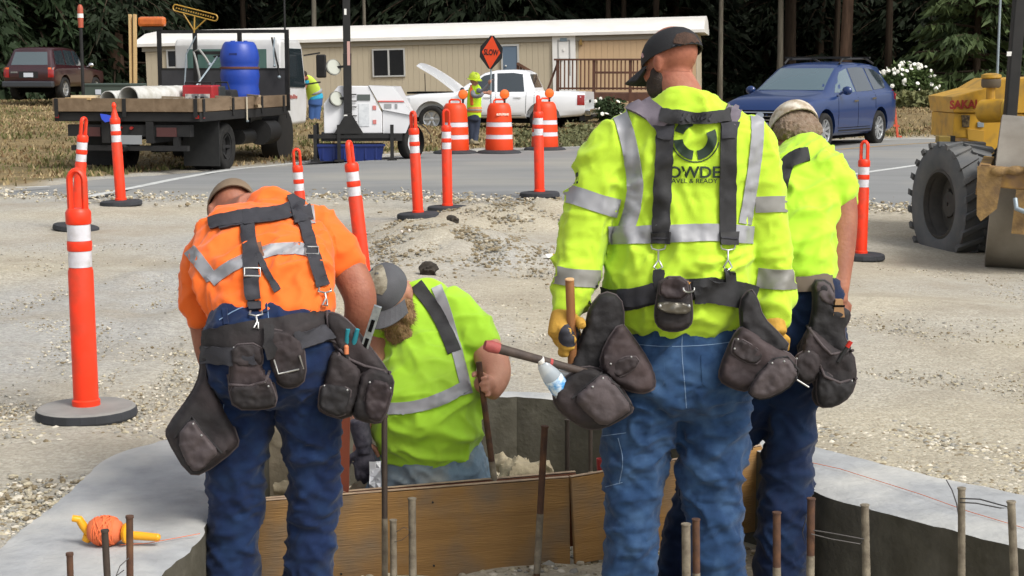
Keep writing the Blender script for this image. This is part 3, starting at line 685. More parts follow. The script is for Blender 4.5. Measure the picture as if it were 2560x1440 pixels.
MB().box(-HL, 0, .02, 4.2, .0, 2.95).build('core', SID, house)
sp = MB(); sp.prism([(0, 0), (.27, 0), (.285, -.02), (.3, 0), (.3, .03), (0, .03)], 0, 1, 'z'); 
sm = MB(); sm.prism([(.003, -.008), (.197, -.008), (.1995, .03), (.0005, .03)], .45, 2.62, 'z'); smm = sm.mesh('siding_panel'); smm.materials.append(SID); smm2 = smm.copy(); smm2.materials.clear(); smm2.materials.append(SID2)
x = -HL
while x < -.05:
    tan = hpx(1443) < x + .1
    o = bpy.data.objects.new('siding_panel', smm2 if tan else smm); COL.objects.link(o); o.parent = house; o.location = (x, 0, 0); x += .2
mb = MB(); mb.box(-HL, 0, -.03, 0, .0, .45); mb.build('skirting', M('skirting_beige', '#a3937a', .8, col2='#8f8069', scale=2), house)
mb = MB(); mb.box(-HL - .1, .06, -.06, .02, 2.62, 2.8); mb.build('fascia', TRIM, house)
mb = MB(); ov = .22
prof = [(-ov, 2.8), (-ov, 2.9), (.0, 3.05), (.8, 3.28), (2.1, 3.42), (3.4, 3.28), (4.4, 2.95), (4.4, 2.8)]
mb.loft([[Vector((xx, u, v)) for u, v in prof] for xx in np.linspace(-HL - .3, .3, 24)]); mb.build('roof', ROOFW, house, smooth=40)
mb = MB(); mb.prism([(0.0, 2.6), (2.1, 3.3), (4.2, 2.6), (4.2, .1), (0, .1)], .005, .03, 'x'); mb.build('gable_wall', SID, house)
def hwin(px0, px1, py0, py1, panes=2, mat_in=GLASSD, name='window', frame=FRM):
    a, b = hpx(px0), hpx(px1); z1 = hz(py0, (a + b) / 2); z0 = hz(py1, (a + b) / 2); w = .05
    m = MB(); m.box(a, b, -.07, -.022, z0, z0 + w); m.box(a, b, -.07, -.022, z1 - w, z1); m.box(a, a + w, -.07, -.022, z0 + w, z1 - w); m.box(b - w, b, -.07, -.022, z0 + w, z1 - w)
    if panes == 2: c = (a + b) / 2; m.box(c - w * .6, c + w * .6, -.075, -.022, z0 + w, z1 - w)
    f = m.build(name, frame, house)
    for k in range(panes):
        u0 = a + w + (b - a - 2 * w) * k / panes + .012; u1 = a + w + (b - a - 2 * w) * (k + 1) / panes - .012
        MB().box(u0, u1, -.045, -.035, z0 + w, z1 - w).build('pane', mat_in, f)
    return f
hwin(938, 1019, 123, 192)
hwin(560, 610, 122, 170)
hwin(430, 480, 125, 170)
def hdoor(px0, px1, py0, py1, mt, name='door'):
    a, b = hpx(px0), hpx(px1); z1 = hz(py0, a); z0 = hz(py1, a)
    d = MB().box(a, b, -.06, -.021, z0, z1).build(name, mt, house)
    m = MB(); m.box(a - .06, a, -.08, -.02, z0, z1 + .06); m.box(b, b + .06, -.08, -.02, z0, z1 + .06); m.box(a, b, -.08, -.02, z1, z1 + .06); m.build('door_frame', FRM, d)
    m = MB(); m.ball((a + .1, -.09, z0 + (z1 - z0) * .45), .035, 8, 6); m.build('handle', FRM, d); return d, a, b, z0, z1
hdoor(1261, 1297, 117, 205, DOORB)
a, b = hpx(1384), hpx(1441); m = MB(); m.box(a, b, -.08, -.021, .5, hz(90, a)); m.build('entry_panel', WHT, house)
d, a, b, z0, z1 = hdoor(1400, 1424, 106, 190, M('door_dark_green', '#2c3436', .4)); 
m = MB(); m.box(a + .03, b - .03, -.1, -.061, z0 + .5 * (z1 - z0), z0 + .56 * (z1 - z0)); m.box(a + .14, b - .14, -.1, -.061, z0 + .72 * (z1 - z0), z0 + .8 * (z1 - z0)); m.build('door_rail', WHT, d)
m = MB(); zz = hz(101, a); m.box(a + .05, b - .05, -.1, -.081, zz - .06, zz + .05); m.build('house_number_plate', M('plate_blue_grey', '#7f9099', .5), house)
m = MB(); q = hpx(1455); zz = hz(107, q); m.box(q - .05, q + .05, -.16, -.021, zz - .1, zz + .1, tx=.4); m.build('wall_lamp', M('brass_dull', '#8f7443', .4, metal=.6), house)
m = MB(); q0, q1 = hpx(1352), hpx(1352) + .05
# deck
DK = M('deck_wood_brown', '#5b3b2b', .8, col2='#4a2f24', scale=6, stretch=(1, 1, .3)); DKL = M('picket_wood', '#6b4a35', .8, col2='#55382a', scale=5)
dk = P(1394, 262, 50.5); deck = thing('wooden_deck', 'brown wooden deck with picket railing in front of the mobile home', 'deck', (dk.x, dk.y, dk.z - .05), radians(-6))
DW = 3.6; zt = 1.5 + (182 - 152) * 50.5 / F - dk.z + .05; zf = .42
for k in range(13): MB().box(-.1 + k * .29, -.1 + k * .29 + .27, 0, 2.6, zf - .05, zf).build('plank', DK, deck)
mb = MB(); mb.box(-.1, DW, -.03, 0, zf - .25, zf); mb.build('rim_board', DK, deck)
for xx in (0, 1.15, 2.3, 3.45): MB().box(xx - .05, xx + .05, -.04, .06, -.1, zt).build('post', DK, deck)
MB().box(-.12, DW + .05, -.08, .08, zt, zt + .06).build('top_rail', DK, deck)
MB().box(-.05, DW, -.02, .02, zf + .12, zf + .18).build('bottom_rail', DK, deck)
MB().box(1.2, DW, -.03, -.021, (zt + zf) / 2 + .1, (zt + zf) / 2 + .17).build('mid_rail', DK, deck)
pm = MB().box(-.022, .022, -.02, .02, zf + .1, zt - .001).mesh('picket'); pm.materials.append(DKL)
for k in range(28):
    xx = .09 + k * .128
    if min(abs(xx - q) for q in (0, 1.15, 2.3, 3.45)) < .07: continue
    o = bpy.data.objects.new('picket', pm); COL.objects.link(o); o.parent = deck; o.location = (xx, .0, 0)
mb = MB(); mb.bar((-.5, .1, .05), (-.02, .1, zt - .1), .12, .06); mb.build('stair_rail', DK, deck)
ga = P(1295, 205, 51.5); gate = thing('stair_landing', 'small brown wooden landing by the slate blue door', 'landing', (ga.x, ga.y, 0.05), radians(-6))
for k in range(5): MB().box(-.05 + k * .1, .04 + k * .1, 0, .04, .3, 1.78 - k * .06).build('board', DK, gate)
MB().box(.0, .5, .04, .8, .3, .42).build('step', DK, gate); MB().bar((-.02, -.02, 1.75), (.5, -.02, 1.45), .05, .09).build('hand_rail', DKL, gate); MB().box(0, .06, .7, .76, -.1, .3).build('leg', DK, gate)
# poles by the road
def pole(px, py, d, r, h, label, mt):
    p = P(px, py, d); t = thing('light_pole', label, 'pole', (p.x, p.y, p.z)); m = MB(); m.tube([(0, 0, 0), (0, 0, h * .5), (0, 0, h)], [r, r * .85, r * .6], 12); m.build('shaft', mt, t, smooth=60)
    m = MB(); m.cyl((0, 0, 0), (0, 0, .08), r * 2.2, r * 2.0); m.build('base', mt, t)
    m = MB(); m.bar((0, 0, h), (1.6, 0, h + .3), .05, .05); m.build('arm', mt, t); m = MB(); m.box(1.3, 1.9, -.1, .1, h + .26, h + .36); m.build('lamp_head', mt, t)
GALV = M('galvanised_steel', '#9aa6ad', .45, metal=.4, col2='#87939a', scale=3)
pole(2490, 262, 42, .035, 8, 'thin pale steel pole behind the yellow roller', GALV)
pole(2562, 262, 40, .05, 8, 'pale blue steel pole cut by the right edge of the picture', GALV)
# ================================================================ vehicles and machines
RUB = M('rubber_tyre', '#1c1c1c', .85, col2='#2b2a28', scale=9, spec=.25); BLK = M('black_steel', '#151515', .5, col2='#222120', scale=6, spec=.4); PLAS = M('black_plastic', '#1a1a1b', .6)
ALLOY = M('alloy_silver', '#b8babb', .3, metal=.7); CHR = M('chrome', '#cfd2d4', .12, metal=1.0); GLS = M('car_glass', '#2a3338', .06, spec=.9, coat=.6); GLSL = M('windscreen_glass', '#4a5f66', .05, spec=.9, coat=1.0)
REDL = M('lens_red', '#8e1512', .2, coat=.6); AMB = M('lens_amber', '#c9581c', .25, coat=.5); CLR = M('lens_clear', '#c9ccd0', .12, spec=.8, coat=.6); DRK = M('dark_gap', '#0a0a0a', .9, spec=.1)
PLT = M('plate_white', '#c3c8cf', .5)
def text_mb(s, size, depth=.004, bold=0.0, shear=0):
    cu = bpy.data.curves.new('t', 'FONT'); cu.body = s; cu.size = size; cu.extrude = depth / 2; cu.offset = bold; cu.shear = shear; cu.align_x = 'CENTER'; cu.align_y = 'CENTER'; cu.resolution_u = 3
    o = bpy.data.objects.new('t', cu); COL.objects.link(o); bpy.context.view_layer.update(); dg = bpy.context.evaluated_depsgraph_get()
    me = bpy.data.meshes.new_from_object(o.evaluated_get(dg)); r = ([tuple(v.co) for v in me.vertices], [tuple(p.vertices) for p in me.polygons])
    bpy.data.objects.remove(o); bpy.data.curves.remove(cu); bpy.data.meshes.remove(me); return r
def text_on(mb, s, size, Mx, sx=1.0, **k):
    v, f = text_mb(s, size, **k); return mb.add([Mx @ Vector((p[0] * sx, p[1], p[2])) for p in v], f)
MY = lambda x, y, z, s: Matrix.Translation((x, y, z)) @ Matrix.Rotation(-pi / 2 * s, 4, 'X')    # local z -> +y*s
def wheel(root, x, y, R, w, s, spokes=6, rimmat=ALLOY, rr=.64, tread=0, dish=.03, name='wheel'):
    m = MB(); Mx = MY(x, y, R, s); h = w / 2
    prof = [(R * rr * .98, -h * .8), (R * .8, -h), (R * .94, -h * .95), (R * .99, -h * .75), (R, -h * .3), (R, h * .3), (R * .99, h * .75), (R * .94, h * .95), (R * .8, h), (R * rr, h * .85), (R * rr * .96, h * .5), (R * rr * .94, -h * .7)]
    m.lathe(prof + [prof[0]], 40, Mx, caps=False)
    for k in range(tread):
        a = 2 * pi * k / tread; Mk = Mx @ Matrix.Rotation(a, 4, 'Z'); m.box(R - .01, R + .022, -.02, .02, -h * .9, h * .9, M=Mk)
    t = m.build(name, RUB, root, smooth=50)
    m = MB(); m.lathe([(R * rr * .99, h * .84), (R * rr * .99, h * .75), (R * rr * .9, h * .7), (R * rr * .86, h * .2)], 32, Mx, caps=False)
    m.lathe([(R * rr * .9, h * .1), (R * .05, h * .15)], 24, Mx)
    for k in range(spokes):
        a = 2 * pi * k / spokes; Mk = Mx @ Matrix.Rotation(a, 4, 'Z'); z = h * .75 - dish
        m.add([Mk @ Vector(p) for p in ((R * .08, -R * .07, z), (R * .08, R * .07, z), (R * rr * .95, R * .06, h * .72), (R * rr * .95, -R * .06, h * .72), (R * .08, -R * .07, z - .03), (R * .08, R * .07, z - .03), (R * rr * .95, R * .06, h * .5), (R * rr * .95, -R * .06, h * .5))],
              [(0, 1, 2, 3), (7, 6, 5, 4), (0, 3, 7, 4), (1, 5, 6, 2), (0, 4, 5, 1), (3, 2, 6, 7)])
    m.lathe([(R * .16, h * .4), (R * .16, h * .8 - dish), (R * .1, h * .86 - dish)], 16, Mx)
    m.build('rim', rimmat, t, smooth=40); return t
def shell(stations, mt, root, name='body', cuts=(), smooth=48, bed=None):
    rings = []
    for x, zb, w, zs, zt, wt in stations:
        zt = max(zt, zs + .035)
        half = [(w * .88, zb), (w * .97, zb + .06), (w * .995, zb + .2), (w, zb + (zs - zb) * .55), (w * .99, zs - .09), (w * .965, zs - .02), (w * .94, zs)]
        a = (w * .94, zs); b = (wt, zt - .08 if zt - zs > .2 else zt - .02)
        half += [(a[0] + (b[0] - a[0]) * t, a[1] + (b[1] - a[1]) * t) for t in (.33, .66, 1)] + [(wt * .94, b[1] + (zt - b[1]) * .7), (wt * .7, zt), (wt * .3, zt + .012)]
        rings.append([Vector((x, y, z)) for y, z in half] + [Vector((x, -y, z)) for y, z in half[::-1]])
    mb = MB(); mb.loft(rings); me = mb.mesh(name); bm = bmesh.new(); bm.from_mesh(me); bmesh.ops.recalc_face_normals(bm, faces=bm.faces); bm.to_mesh(me); bm.free()
    full = bvh_of(me)
    if cuts or bed:
        c = MB()
        for (x, z, r, W) in cuts: c.cyl((x, W - .28, z), (x, W + .3, z), r, n=28); c.cyl((x, -W - .3, z), (x, -W + .28, z), r, n=28)
        if bed: c.box(*bed)
        cm = c.mesh('cut'); bm = bmesh.new(); bm.from_mesh(cm); bmesh.ops.recalc_face_normals(bm, faces=bm.faces); bm.to_mesh(cm); bm.free()
        o = bpy.data.objects.new('a', me); co = bpy.data.objects.new('c', cm); COL.objects.link(o); COL.objects.link(co)
        md = o.modifiers.new('b', 'BOOLEAN'); md.object = co; md.operation = 'DIFFERENCE'; md.solver = 'EXACT'
        bpy.context.view_layer.update(); r = bpy.data.meshes.new_from_object(o.evaluated_get(bpy.context.evaluated_depsgraph_get()))
        bpy.data.objects.remove(o); bpy.data.objects.remove(co); me = r; me.materials.clear()
    ob = mkobj(name, me, mt, root, smooth=smooth); return ob, full
SIDE = lambda s: (lambda u, v: (Vector((u, 3 * s, v)), Vector((0, -s, 0))))       # chart (x, z) on a flank
ENDX = lambda s: (lambda u, v: (Vector((4.5 * s, u, v)), Vector((-s, 0, 0))))      # chart (y, z) on front / rear
TOPZ = lambda u, v: (Vector((u, v, 4)), Vector((0, 0, -1)))
def patch(root, bv, polys, fn, mt, name, off=.004, res=.12, thick=.03):
    m = MB()
    for q in polys: decal(m, bv, q, fn, off, res, thick)
    return m.build(name, mt, root, smooth=40)
def seams(root, bv, lines, fn, name='door_gap', w=.012, mt=None):
    m = MB()
    for l in lines: decal(m, bv, strip_poly(dense(l, .15, False), w), fn, .0025, .1, .01)
    return m.build(name, mt or DRK, root)
def rect(a, b, c, d): return [(a, c), (b, c), (b, d), (a, d)]

# ---- white pickup with its bonnet open
WP = M('paint_pickup_white', '#e6e8ea', .3, col2='#dfe1e4', scale=1, coat=.7, spec=.5)
pk = P(1240, 325, 46.0)
pickup = thing('pickup_truck', 'white crew cab pickup parked on the verge with its bonnet open', 'pickup truck', (pk.x + .02, pk.y, -.2), pi - radians(11))
st = [(2.70, .55, .78, .78, .8, .70), (2.66, .48, .84, .92, .95, .74), (2.5, .45, .90, 1.02, 1.05, .78), (2.1, .43, .935, 1.07, 1.1, .82), (1.5, .42, .945, 1.09, 1.13, .84), (1.08, .42, .945, 1.1, 1.15, .82), (1.0, .42, .945, 1.1, 1.18, .80), (.55, .42, .945, 1.11, 1.50, .74), (.22, .42, .945, 1.12, 1.70, .69), (-.1, .42, .945, 1.13, 1.77, .67), (-.55, .42, .945, 1.13, 1.785, .67), (-.95, .42, .945, 1.13, 1.76, .67), (-1.06, .42, .945, 1.13, 1.70, .68), (-1.24, .42, .945, 1.13, 1.26, .8), (-1.27, .42, .945, 1.13, 1.17, .87), (-2.0, .44, .945, 1.13, 1.17, .88), (-2.6, .5, .94, 1.12, 1.165, .88), (-2.72, .55, .92, 1.11, 1.155, .87)]
pb, bv = shell(st, WP, pickup, cuts=((1.72, .40, .50, .945), (-1.52, .40, .50, .945)), bed=(-2.66, -1.34, -.72, .72, .75, 1.5))
for s in (1, -1):
    patch(pickup, bv, [[(.78, 1.17), (.22, 1.62), (-.08, 1.68), (-.12, 1.16)]], SIDE(s), GLS, 'front_side_window')
    patch(pickup, bv, [[(-.20, 1.16), (-.16, 1.685), (-.62, 1.70), (-.90, 1.66), (-.98, 1.17)]], SIDE(s), GLS, 'rear_side_window')
    seams(pickup, bv, [[(.86, .5), (.86, 1.12), (.8, 1.16)], [(-.16, .5), (-.16, 1.15)], [(-1.02, .55), (-1.04, 1.15)], [(.86, .5), (-.9, .5)], [(-1.27, .5), (-1.27, 1.15)]], SIDE(s))
    for h0 in (-.02, -.9): MB().box(h0, h0 + .2, s * .945 - .02 * (s < 0), s * .945 + .02 * (s > 0), 1.0, 1.03).build('door_handle', WP, pickup)
    m = MB(); m.ball((.78, s * 1.05, 1.2), (.07, .1, .09), 10, 8); m.bar((.78, s * .93, 1.16), (.78, s * 1.02, 1.18), .04, .03); m.build('wing_mirror', PLAS, pickup)
    patch(pickup, bv, [rect(-2.71, -2.5, .80, 1.08)], SIDE(s), REDL, 'tail_light', .008)
    patch(pickup, bv, [rect(2.35, 2.62, .82, .98)], SIDE(s), CLR, 'headlight', .008)
    for wx in (1.72, -1.52): wheel(pickup, wx, s * .83, .385, .25, s, 6)
m = MB(); m.box(-.14, -.1, -.97, .97, 1.2, 1.21)
patch(pickup, bv, [[(-.62, 1.28), (.62, 1.28), (.56, 1.66), (-.56, 1.66)]], ENDX(-1), GLS, 'rear_window', .006)
patch(pickup, bv, [[(-.68, 1.22), (.68, 1.22), (.58, 1.66), (-.58, 1.66)]], ENDX(1), GLSL, 'windscreen', .006)
m = MB(); m.box(-2.86, -2.70, -.9, .9, .5, .68); m.build('rear_bumper', CHR, pickup, bev=.03)
m = MB(); m.box(-2.88, -2.80, -.35, .35, .46, .5); m.box(-2.70, -2.55, -.8, .8, .36, .5); m.build('step_bar', PLAS, pickup)
m = MB(); m.box(-2.745, -2.73, -.1, .1, .86, .94); m.build('tailgate_handle', PLAS, pickup)
m = MB(); m.box(1.1, 2.5, -.7, .7, 1.10, 1.155); m.build('bay_shade_panel', DRK, pickup)  # solid black panel: shade of the open bay put into the colour
m = MB(); a = radians(33); rings = []
for i in range(8):
    t = i / 7; L = 1.4 * t; cx = 1.06 + L * cos(a); cz = 1.22 + L * sin(a) + .05 * sin(pi * t); hw = .74 - .05 * t - (.12 if i == 7 else 0)
    rings.append([Vector((cx + .05 * abs(y) ** 2 * -1, y * hw, cz - .04 * y * y)) for y in np.linspace(-1, 1, 9)] + [Vector((cx + .015, y * hw, cz - .045 - .04 * y * y)) for y in np.linspace(1, -1, 9)])
m.loft(rings); m.build('bonnet', WP, pickup, smooth=50)
m = MB(); m.tube([(2.0, .5, 1.1), (2.0, .55, 1.68)], .012, 6); m.build('bonnet_prop', BLK, pickup)
m = MB(); m.box(-1.2, 1.3, -.75, .75, .28, .45); m.box(-2.6, 2.4, -.5, .5, .3, .44); m.build('underbody', DRK, pickup)
# ---- dark blue crossover, front towards the road
BP = M('paint_car_blue', '#143061', .35, metal=.15, coat=.6, spec=.5)
bs = P(2030, 367, 32.6); bl = thing('blue_car', 'dark blue crossover car stopped on the road with roof bars', 'car', (bs.x - .02, bs.y - .05, bs.z + .02), math.atan2(-.82, -.57)); bl.scale = (1, 1, 1.02)
st = [(2.42, .38, .62, .62, .64, .55), (2.36, .30, .76, .74, .78, .62), (2.2, .26, .87, .89, .94, .72), (1.8, .25, .925, .96, 1.02, .77), (1.3, .25, .94, 1.0, 1.07, .78), (1.1, .25, .945, 1.01, 1.12, .78), (.7, .25, .945, 1.02, 1.36, .73), (.32, .25, .945, 1.03, 1.56, .68), (.05, .25, .945, 1.04, 1.64, .66), (-.7, .25, .945, 1.06, 1.675, .65), (-1.4, .25, .945, 1.08, 1.66, .64), (-1.95, .26, .935, 1.1, 1.6, .62), (-2.18, .3, .92, 1.1, 1.42, .64), (-2.3, .36, .89, 1.06, 1.12, .68), (-2.42, .42, .82, .9, .93, .7)]
bb, bv = shell(st, BP, bl, cuts=((1.42, .35, .43, .945), (-1.33, .35, .43, .945)))
for s in (1, -1):
    patch(bl, bv, [[(.86, 1.08), (.3, 1.48), (-.06, 1.55), (-.1, 1.09)]], SIDE(s), GLSL, 'front_side_window'); patch(bl, bv, [[(-.17, 1.09), (-.14, 1.555), (-.6, 1.575), (-.95, 1.565), (-1.02, 1.11)]], SIDE(s), GLS, 'rear_side_window')
    patch(bl, bv, [[(-1.1, 1.12), (-1.03, 1.56), (-1.5, 1.53), (-1.9, 1.4), (-1.75, 1.16)]], SIDE(s), GLS, 'quarter_window')
    seams(bl, bv, [[(.85, .4), (.85, 1.0), (.8, 1.05)], [(-.14, .4), (-.14, 1.05)], [(-1.06, .75), (-1.06, 1.08)], [(.85, .4), (-.8, .4)]], SIDE(s))
    MB().box(-.08, .12, s * .93, s * .965, .90, .93).build('door_handle', CHR, bl); MB().box(-1.02, -.82, s * .93, s * .965, .94, .97).build('door_handle', CHR, bl)
    m = MB(); m.ball((.72, s * 1.05, 1.12), (.07, .11, .085), 12, 8); m.bar((.74, s * .9, 1.05), (.73, s * 1.0, 1.1), .05, .04); m.build('wing_mirror', BP, bl, smooth=60)
    patch(bl, bv, [[(s * .42, .70), (s * .80, .74), (s * .82, .84), (s * .5, .79)]], ENDX(1), CLR, 'headlight', .012, .06)
    patch(bl, bv, [rect(-2.38, -2.12, .92, 1.12)], SIDE(s), REDL, 'tail_light', .01)
    m = MB(); m.tube([(.1, s * .6, 1.64), (-.05, s * .6, 1.73), (-1.3, s * .58, 1.75), (-1.75, s * .57, 1.65)], .022, 6); m.build('roof_rail', BLK, bl)
    patch(bl, bv, [rect(.8, -.85, .30, .36)], SIDE(s), PLAS, 'sill_trim', .006)
    patch(bl, bv, [rect(s * .5, s * .78, .40, .5)], ENDX(1), PLAS, 'fog_lamp', .01, .08)
    for wx in (1.42, -1.33): wheel(bl, wx, s * .82, .35, .24, s, 9, rr=.68)
for xx in (-.2, -1.2): m = MB(); m.box(xx - .04, xx + .04, -.72, .72, 1.75, 1.785); m.build('cross_bar', BLK, bl)
patch(bl, bv, [[(-.70, 1.13), (.70, 1.13), (.58, 1.55), (-.58, 1.55)]], ENDX(1), GLSL, 'windscreen', .006)
patch(bl, bv, [[(-.6, 1.16), (.6, 1.16), (.5, 1.42), (-.5, 1.42)]], ENDX(-1), GLS, 'rear_window', .006)
patch(bl, bv, [[(-.40, .54), (.40, .54), (.42, .76), (-.42, .76)]], ENDX(1), DRK, 'grille', .008, .1)
for k in range(3): patch(bl, bv, [rect(-.40, .40, .57 + .07 * k, .59 + .07 * k)], ENDX(1), CHR, 'grille_bar', .02, .1)
patch(bl, bv, [[(.09 * cos(t), .665 + .05 * sin(t)) for t in np.linspace(0, 2 * pi, 13)[:-1]]], ENDX(1), CHR, 'badge', .03, .05)
patch(bl, bv, [rect(-.55, .55, .34, .46)], ENDX(1), PLAS, 'lower_intake', .008, .1); patch(bl, bv, [rect(-.16, .16, .42, .53)], ENDX(1), PLT, 'number_plate', .02, .1)
m = MB(); m.box(-1.9, 1.9, -.7, .7, .18, .3); m.build('underbody', DRK, bl)
# ---- dark red off-roader seen from behind
RP = M('paint_car_maroon', '#3a171c', .35, metal=.2, coat=.9, col2='#32161a', scale=2)
ds = P(142, 250, 53.5); dr = thing('maroon_car', 'dark maroon off-roader parked under the cedars, seen from behind', 'car', (ds.x, ds.y, ds.z + .02), pi / 2 - radians(7))
st = [(2.2, .5, .7, .85, .88, .6), (2.1, .45, .84, .96, 1.0, .7), (1.0, .43, .88, 1.03, 1.08, .76), (.75, .43, .88, 1.05, 1.12, .76), (.35, .43, .88, 1.07, 1.5, .68), (.1, .43, .88, 1.08, 1.68, .65), (-.6, .43, .88, 1.09, 1.73, .65), (-1.7, .43, .88, 1.09, 1.70, .64), (-1.85, .44, .88, 1.09, 1.62, .65), (-2.08, .46, .87, 1.08, 1.14, .76), (-2.14, .5, .85, 1.06, 1.1, .76), (-2.17, .55, .82, .9, .93, .74)]
db, bv = shell(st, RP, dr, cuts=((1.35, .37, .46, .88), (-1.3, .37, .46, .88)))
for s in (1, -1):
    patch(dr, bv, [[(.5, 1.13), (.15, 1.58), (-.2, 1.62), (-.25, 1.13)]], SIDE(s), GLS, 'front_side_window'); patch(dr, bv, [[(-.32, 1.13), (-.28, 1.62), (-.95, 1.63), (-1.02, 1.14)]], SIDE(s), GLS, 'rear_side_window'); patch(dr, bv, [[(-1.1, 1.14), (-1.04, 1.62), (-1.65, 1.6), (-1.85, 1.16)]], SIDE(s), GLS, 'quarter_window')
    patch(dr, bv, [rect(s * .66, s * .84, .74, 1.0)], ENDX(-1), REDL, 'tail_light', .012, .1); patch(dr, bv, [rect(s * .66, s * .84, 1.0, 1.06)], ENDX(-1), AMB, 'indicator', .012, .1)
    m = MB(); m.ball((.6, s * 1.0, 1.15), (.06, .1, .08), 10, 8); m.bar((.6, s * .86, 1.1), (.6, s * .95, 1.13), .04, .03); m.build('wing_mirror', CHR, dr)
    for wx in (1.35, -1.3): wheel(dr, wx, s * .77, .37, .25, s, 6)
patch(dr, bv, [[(-.62, 1.14), (.62, 1.14), (.54, 1.56), (-.54, 1.56)]], ENDX(-1), M('car_glass_grey', '#4f5a5e', .08, coat=.8), 'rear_window', .006)
m = MB(); m.box(-2.32, -2.12, -.86, .86, .42, .62); m.build('rear_bumper', M('bumper_grey', '#33363b', .5), dr, bev=.04)
patch(dr, bv, [rect(-.32, .32, .72, .93)], ENDX(-1), PLAS, 'plate_recess', .008, .15); patch(dr, bv, [rect(-.16, .16, .75, .89)], ENDX(-1), PLT, 'number_plate', .02, .1); patch(dr, bv, [rect(.36, .6, .88, .93)], ENDX(-1), CHR, 'badge', .012, .1)
m = MB(); m.box(-1.6, 1.6, -.6, .6, .25, .48); m.build('underbody', DRK, dr)

# ---- flatbed lorry with its load
LW = M('paint_cab_white', '#d5d6d6', .4, col2='#c6c6c4', scale=2, coat=.4); PLK = M('side_board_wood', '#7d6a54', .85, col2='#66543f', scale=7, stretch=(.25, 1, 1), contrast=.5, bump=.004, bscale=30); GREYB = M('headboard_grey', '#2b2c2f', .7, col2='#37373a', scale=3); UND = M('chassis_black', '#111112', .7, col2='#1c1b1a', scale=5)
fr = P(322, 437, 24.4); FLZ = H(fr.x, fr.y)
truck = thing('flatbed_truck', 'flatbed lorry with wooden side boards parked on the road edge', 'truck', (fr.x, fr.y, -.075), pi / 2 - radians(9.6))
BW = 1.19; BL = 4.3
T = lambda x, y, z: truck_m @ Vector((x, y, z))
bpy.context.view_layer.update(); truck_m = truck.matrix_world.copy(); THEAD = pi / 2 - radians(9.6)
def ty_(px, x):
    lo, hi = -2.5, 2.5
    for _ in range(40):
        mid = (lo + hi) / 2; w = T(x, mid, 1.0)
        if CX + F * w.x / w.y > px: lo = mid
        else: hi = mid
    return lo

m = MB(); m.box(0, BL, -BW, BW, .83, .97); m.build('bed_frame', UND, truck, bev=.01)
for k in range(12): y0 = -BW + .02 + k * (2 * BW - .04) / 12; MB().box(.02, BL - .02, y0, y0 + .185, .975, 1.0).build('deck_plank', PLK, truck)
for s in (1, -1):
    for a, b in ((.0, 1.45), (1.46, 2.9), (2.91, BL)): MB().box(a, b, s * BW - .02 - .02 * s, s * BW + .02 - .02 * s, .985, 1.185).build('side_board', PLK, truck)
    for xx in (.12, 1.45, 2.9, 4.1): MB().box(xx - .04, xx + .04, s * (BW + .008), s * (BW + .02), .9, 1.18).build('stake', UND, truck)
for a, b in ((-BW + .0, .01), (.03, BW)): MB().box(-.045, -.005, a, b, .985, 1.185).build('tail_board', PLK, truck)
for yy in (-BW + .06, .02, BW - .06): MB().box(-.056, -.046, yy - .03, yy + .03, .9, 1.18).build('stake', UND, truck)
m = MB(); m.box(.0, 5.8, -.42, -.3, .5, .83); m.box(.0, 5.8, .3, .42, .5, .83); m.box(.05, .2, -1.0, 1.0, .6, .78); m.box(.04, .14, -.95, .95, .38, .46); m.box(.05, .16, -.8, -.72, .46, .62); m.box(.05, .16, .72, .8, .46, .62); m.box(1.2, 2.1, -.12, .12, .3, .55); m.build('chassis', UND, truck)
m = MB(); m.cyl((3.3, -1.0, .55), (3.9, -1.0, .55), .22, n=20); m.build('fuel_tank', UND, truck, smooth=40); m = MB(); m.cyl((2.5, -.9, .5), (3.1, -.9, .5), .13, n=16); m.build('air_tank', BLK, truck, smooth=40)
for s in (1, -1):
    for off in (.98, .68): wheel(truck, 1.45, s * off, .385, .24, s, 5, UND, .6, dish=.1)
    wheel(truck, 4.75, s * .86, .385, .24, s, 5, UND, .6)
    m = MB(); m.box(.95, .975, s * .83 - .3, s * .83 + .3, .1, .82); m.build('mud_flap', M('mud_flap_black', '#161718', .8, col2='#222322', scale=8), truck)
    m = MB(); m.box(.03, .05, s * .62 - .16, s * .62 + .16, .6, .74); m.build('tail_light', M('lens_red_dusty', '#4b2a28', .5), truck)
for yy in (-.06, .12): m = MB(); m.cyl((.0, yy, .73), (.045, yy, .73), .025, n=10); m.build('marker_light', REDL, truck)
for (xx, yy) in ((-.008, BW - .05), (-.008, -BW + .05)): m = MB(); m.box(xx - .012, xx, yy - .03, yy + .03, .88, .93); m.build('marker_light', REDL, truck)
m = MB(); m.box(.1, .16, -BW - .012, -BW - .002, .88, .93); m.build('marker_light', REDL, truck)
m = MB(); m.box(.02, .035, -.22, .12, .48, .62); m.build('number_plate', M('plate_dusty', '#8d9092', .6), truck)
m = MB(); m.cyl((-.12, .05, .42), (.05, .05, .42), .05, n=12); m.ball((-.15, .05, .46), .035, 10, 8); m.build('tow_hitch', BLK, truck)
